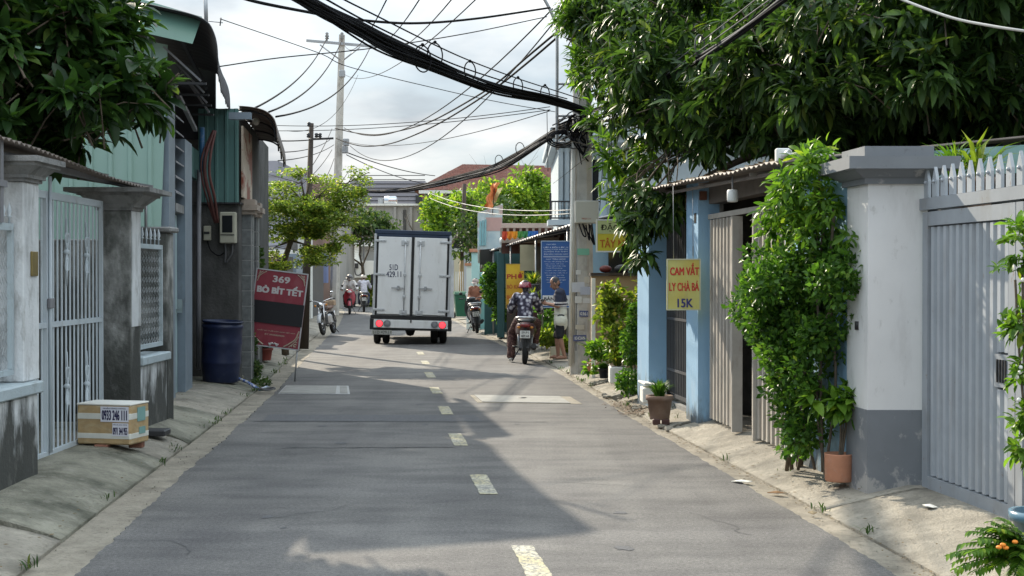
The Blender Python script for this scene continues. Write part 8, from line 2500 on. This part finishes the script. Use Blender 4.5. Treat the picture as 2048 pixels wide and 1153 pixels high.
for k in range(46):
    yy = random.choice((random.uniform(14.3, 14.9), random.uniform(16.2, 16.8), random.uniform(17.8, 18.4), random.uniform(19.8, 20.4)))
    x = kerbR(yy) + random.uniform(-.06, .3); r = random.uniform(.012, .05)
    mb.box(-r, r, -r * .8, r * .8, -r * .4, r * .4, r * .2, Matrix.Translation((x, yy, .02 + .15 * max(0, x - kerbR(yy)))) @ Matrix.Rotation(random.random() * 3, 4, 'Z') @ Matrix.Rotation(random.gauss(0, .4), 4, 'X'))
tag(mb.build('rubble', M['concrete']), 'broken concrete bits along the crumbling right kerb', 'rubble', kind='stuff')

# weeds and shrubs on the left
shrub('weed_clump', 'dark weeds at the pavement edge under the red sign', 'weeds', G(505, 745, .1), [E(508, 740, 20.6, .10, .15, .14), E(520, 765, 20.2, .14, .15, .05), E(500, 690, 20.8, .08, .1, .2)], 700, .07, M['leaf_dusty'], 'small', 1.1, shell=.1)
shrub('leafy_shrub', 'dark shrub beside the tiled columns behind the red sign', 'shrub', (-4.05, 21.9, .1), [E(500, 600, 21.9, .12, .2, .35), E(510, 520, 22.2, .10, .2, .2), E(490, 660, 21.6, .1, .15, .15)], 1100, .09, M['leaf_dusty'], 'small', 1.2, [((-4.1, 21.9, .1), P(502, 560, 21.9), .012)], shell=.1)
t = thing('potted_plant', 'dull red pot half hidden below the steak sign', 'potted plant', G(523, 722, .13))
p = G(523, 722, .13); pot(t, (p.x, p.y + .3, .12), .11, .14, .22, mat('dull red pot', (.22, .05, .04), .7)); blades(t, (p.x, p.y + .3, .32), 60, .25, M['leaf_dusty'], 1.0, 2.5, 'foliage', 'oval')
shrub('roadside_bush', 'sunny yellow green bush at the bend behind the dark scooter', 'bush', P(738, 600, 70), [E(738, 590, 70, .5, .5, .7), E(745, 570, 70, .4, .5, .5)], 1100, .18, M['leaf_yellow'], 'small', 1.1, shell=.1)
mb = MB()
for (bx_, by_, bz_) in ((0, 0, 0),):
    for k in range(26):
        Yk = random.uniform(20, 23); x = kerbL(Yk) - random.uniform(.25, .8); r = random.uniform(.03, .12)
        mb.box(x - r, x + r, Yk - r, Yk + r, .05, .11 + random.random() * .05, .02, None)
tag(mb.build('rubble', M['concrete_old']), 'broken concrete rubble on the pavement below the red sign', 'rubble', kind='stuff')
mb = MB()
for k in range(900):
    Yk = random.uniform(6, 24); left = random.random() < .6
    x = (kerbL(Yk) - random.uniform(.0, .9)) if left else (kerbR(Yk) + random.uniform(0, .35))
    u = abs(x - (kerbL(Yk) if left else kerbR(Yk))) / (1.2 if left else .7)
    z = (prof_left(min(1, u)) if left else prof_right(min(1, u))) + .012
    a = random.random() * 6.28; l = random.uniform(.008, .02)
    dd = Vector((math.cos(a) * l, math.sin(a) * l, 0)); s_ = Vector((-math.sin(a), math.cos(a), .3)) * l * .4
    c = Vector((x, Yk, z)); mb._add([c - dd, c + s_, c + dd, c - s_], [(0, 1, 2, 3)], False)
for k in range(650):
    Yk = random.uniform(6.5, 23); x = kerbR(Yk) + random.gauss(-.03, .05); a = random.random() * 6.28; l = random.uniform(.006, .022)
    dd = Vector((math.cos(a) * l, math.sin(a) * l, 0)); s_ = Vector((-math.sin(a), math.cos(a), .3)) * l * .4
    c = Vector((x, Yk, .012 + .15 * max(0, x - kerbR(Yk)))); mb._add([c - dd, c + s_, c + dd, c - s_], [(0, 1, 2, 3)], False)
for k in range(420):
    v = random.random(); u = abs(random.gauss(0, .18))
    c = Vector(eave(min(u, 1), v)) + Vector((0, 0, .02)); a = random.random() * 6.28; l = random.uniform(.02, .05)
    dd = Vector((math.cos(a) * l, math.sin(a) * l, random.uniform(-.01, .02))); s_ = Vector((-math.sin(a), math.cos(a), .3)) * l * .4
    mb._add([c - dd, c + s_, c + dd, c - s_], [(0, 1, 2, 3)], False)
tag(mb.build('fallen_leaves', mat('fallen leaf', (.14, .10, .05), .9, var=.5, vscale=30), recalc=False), 'tiny fallen leaves scattered over both pavements', 'leaves', kind='stuff')
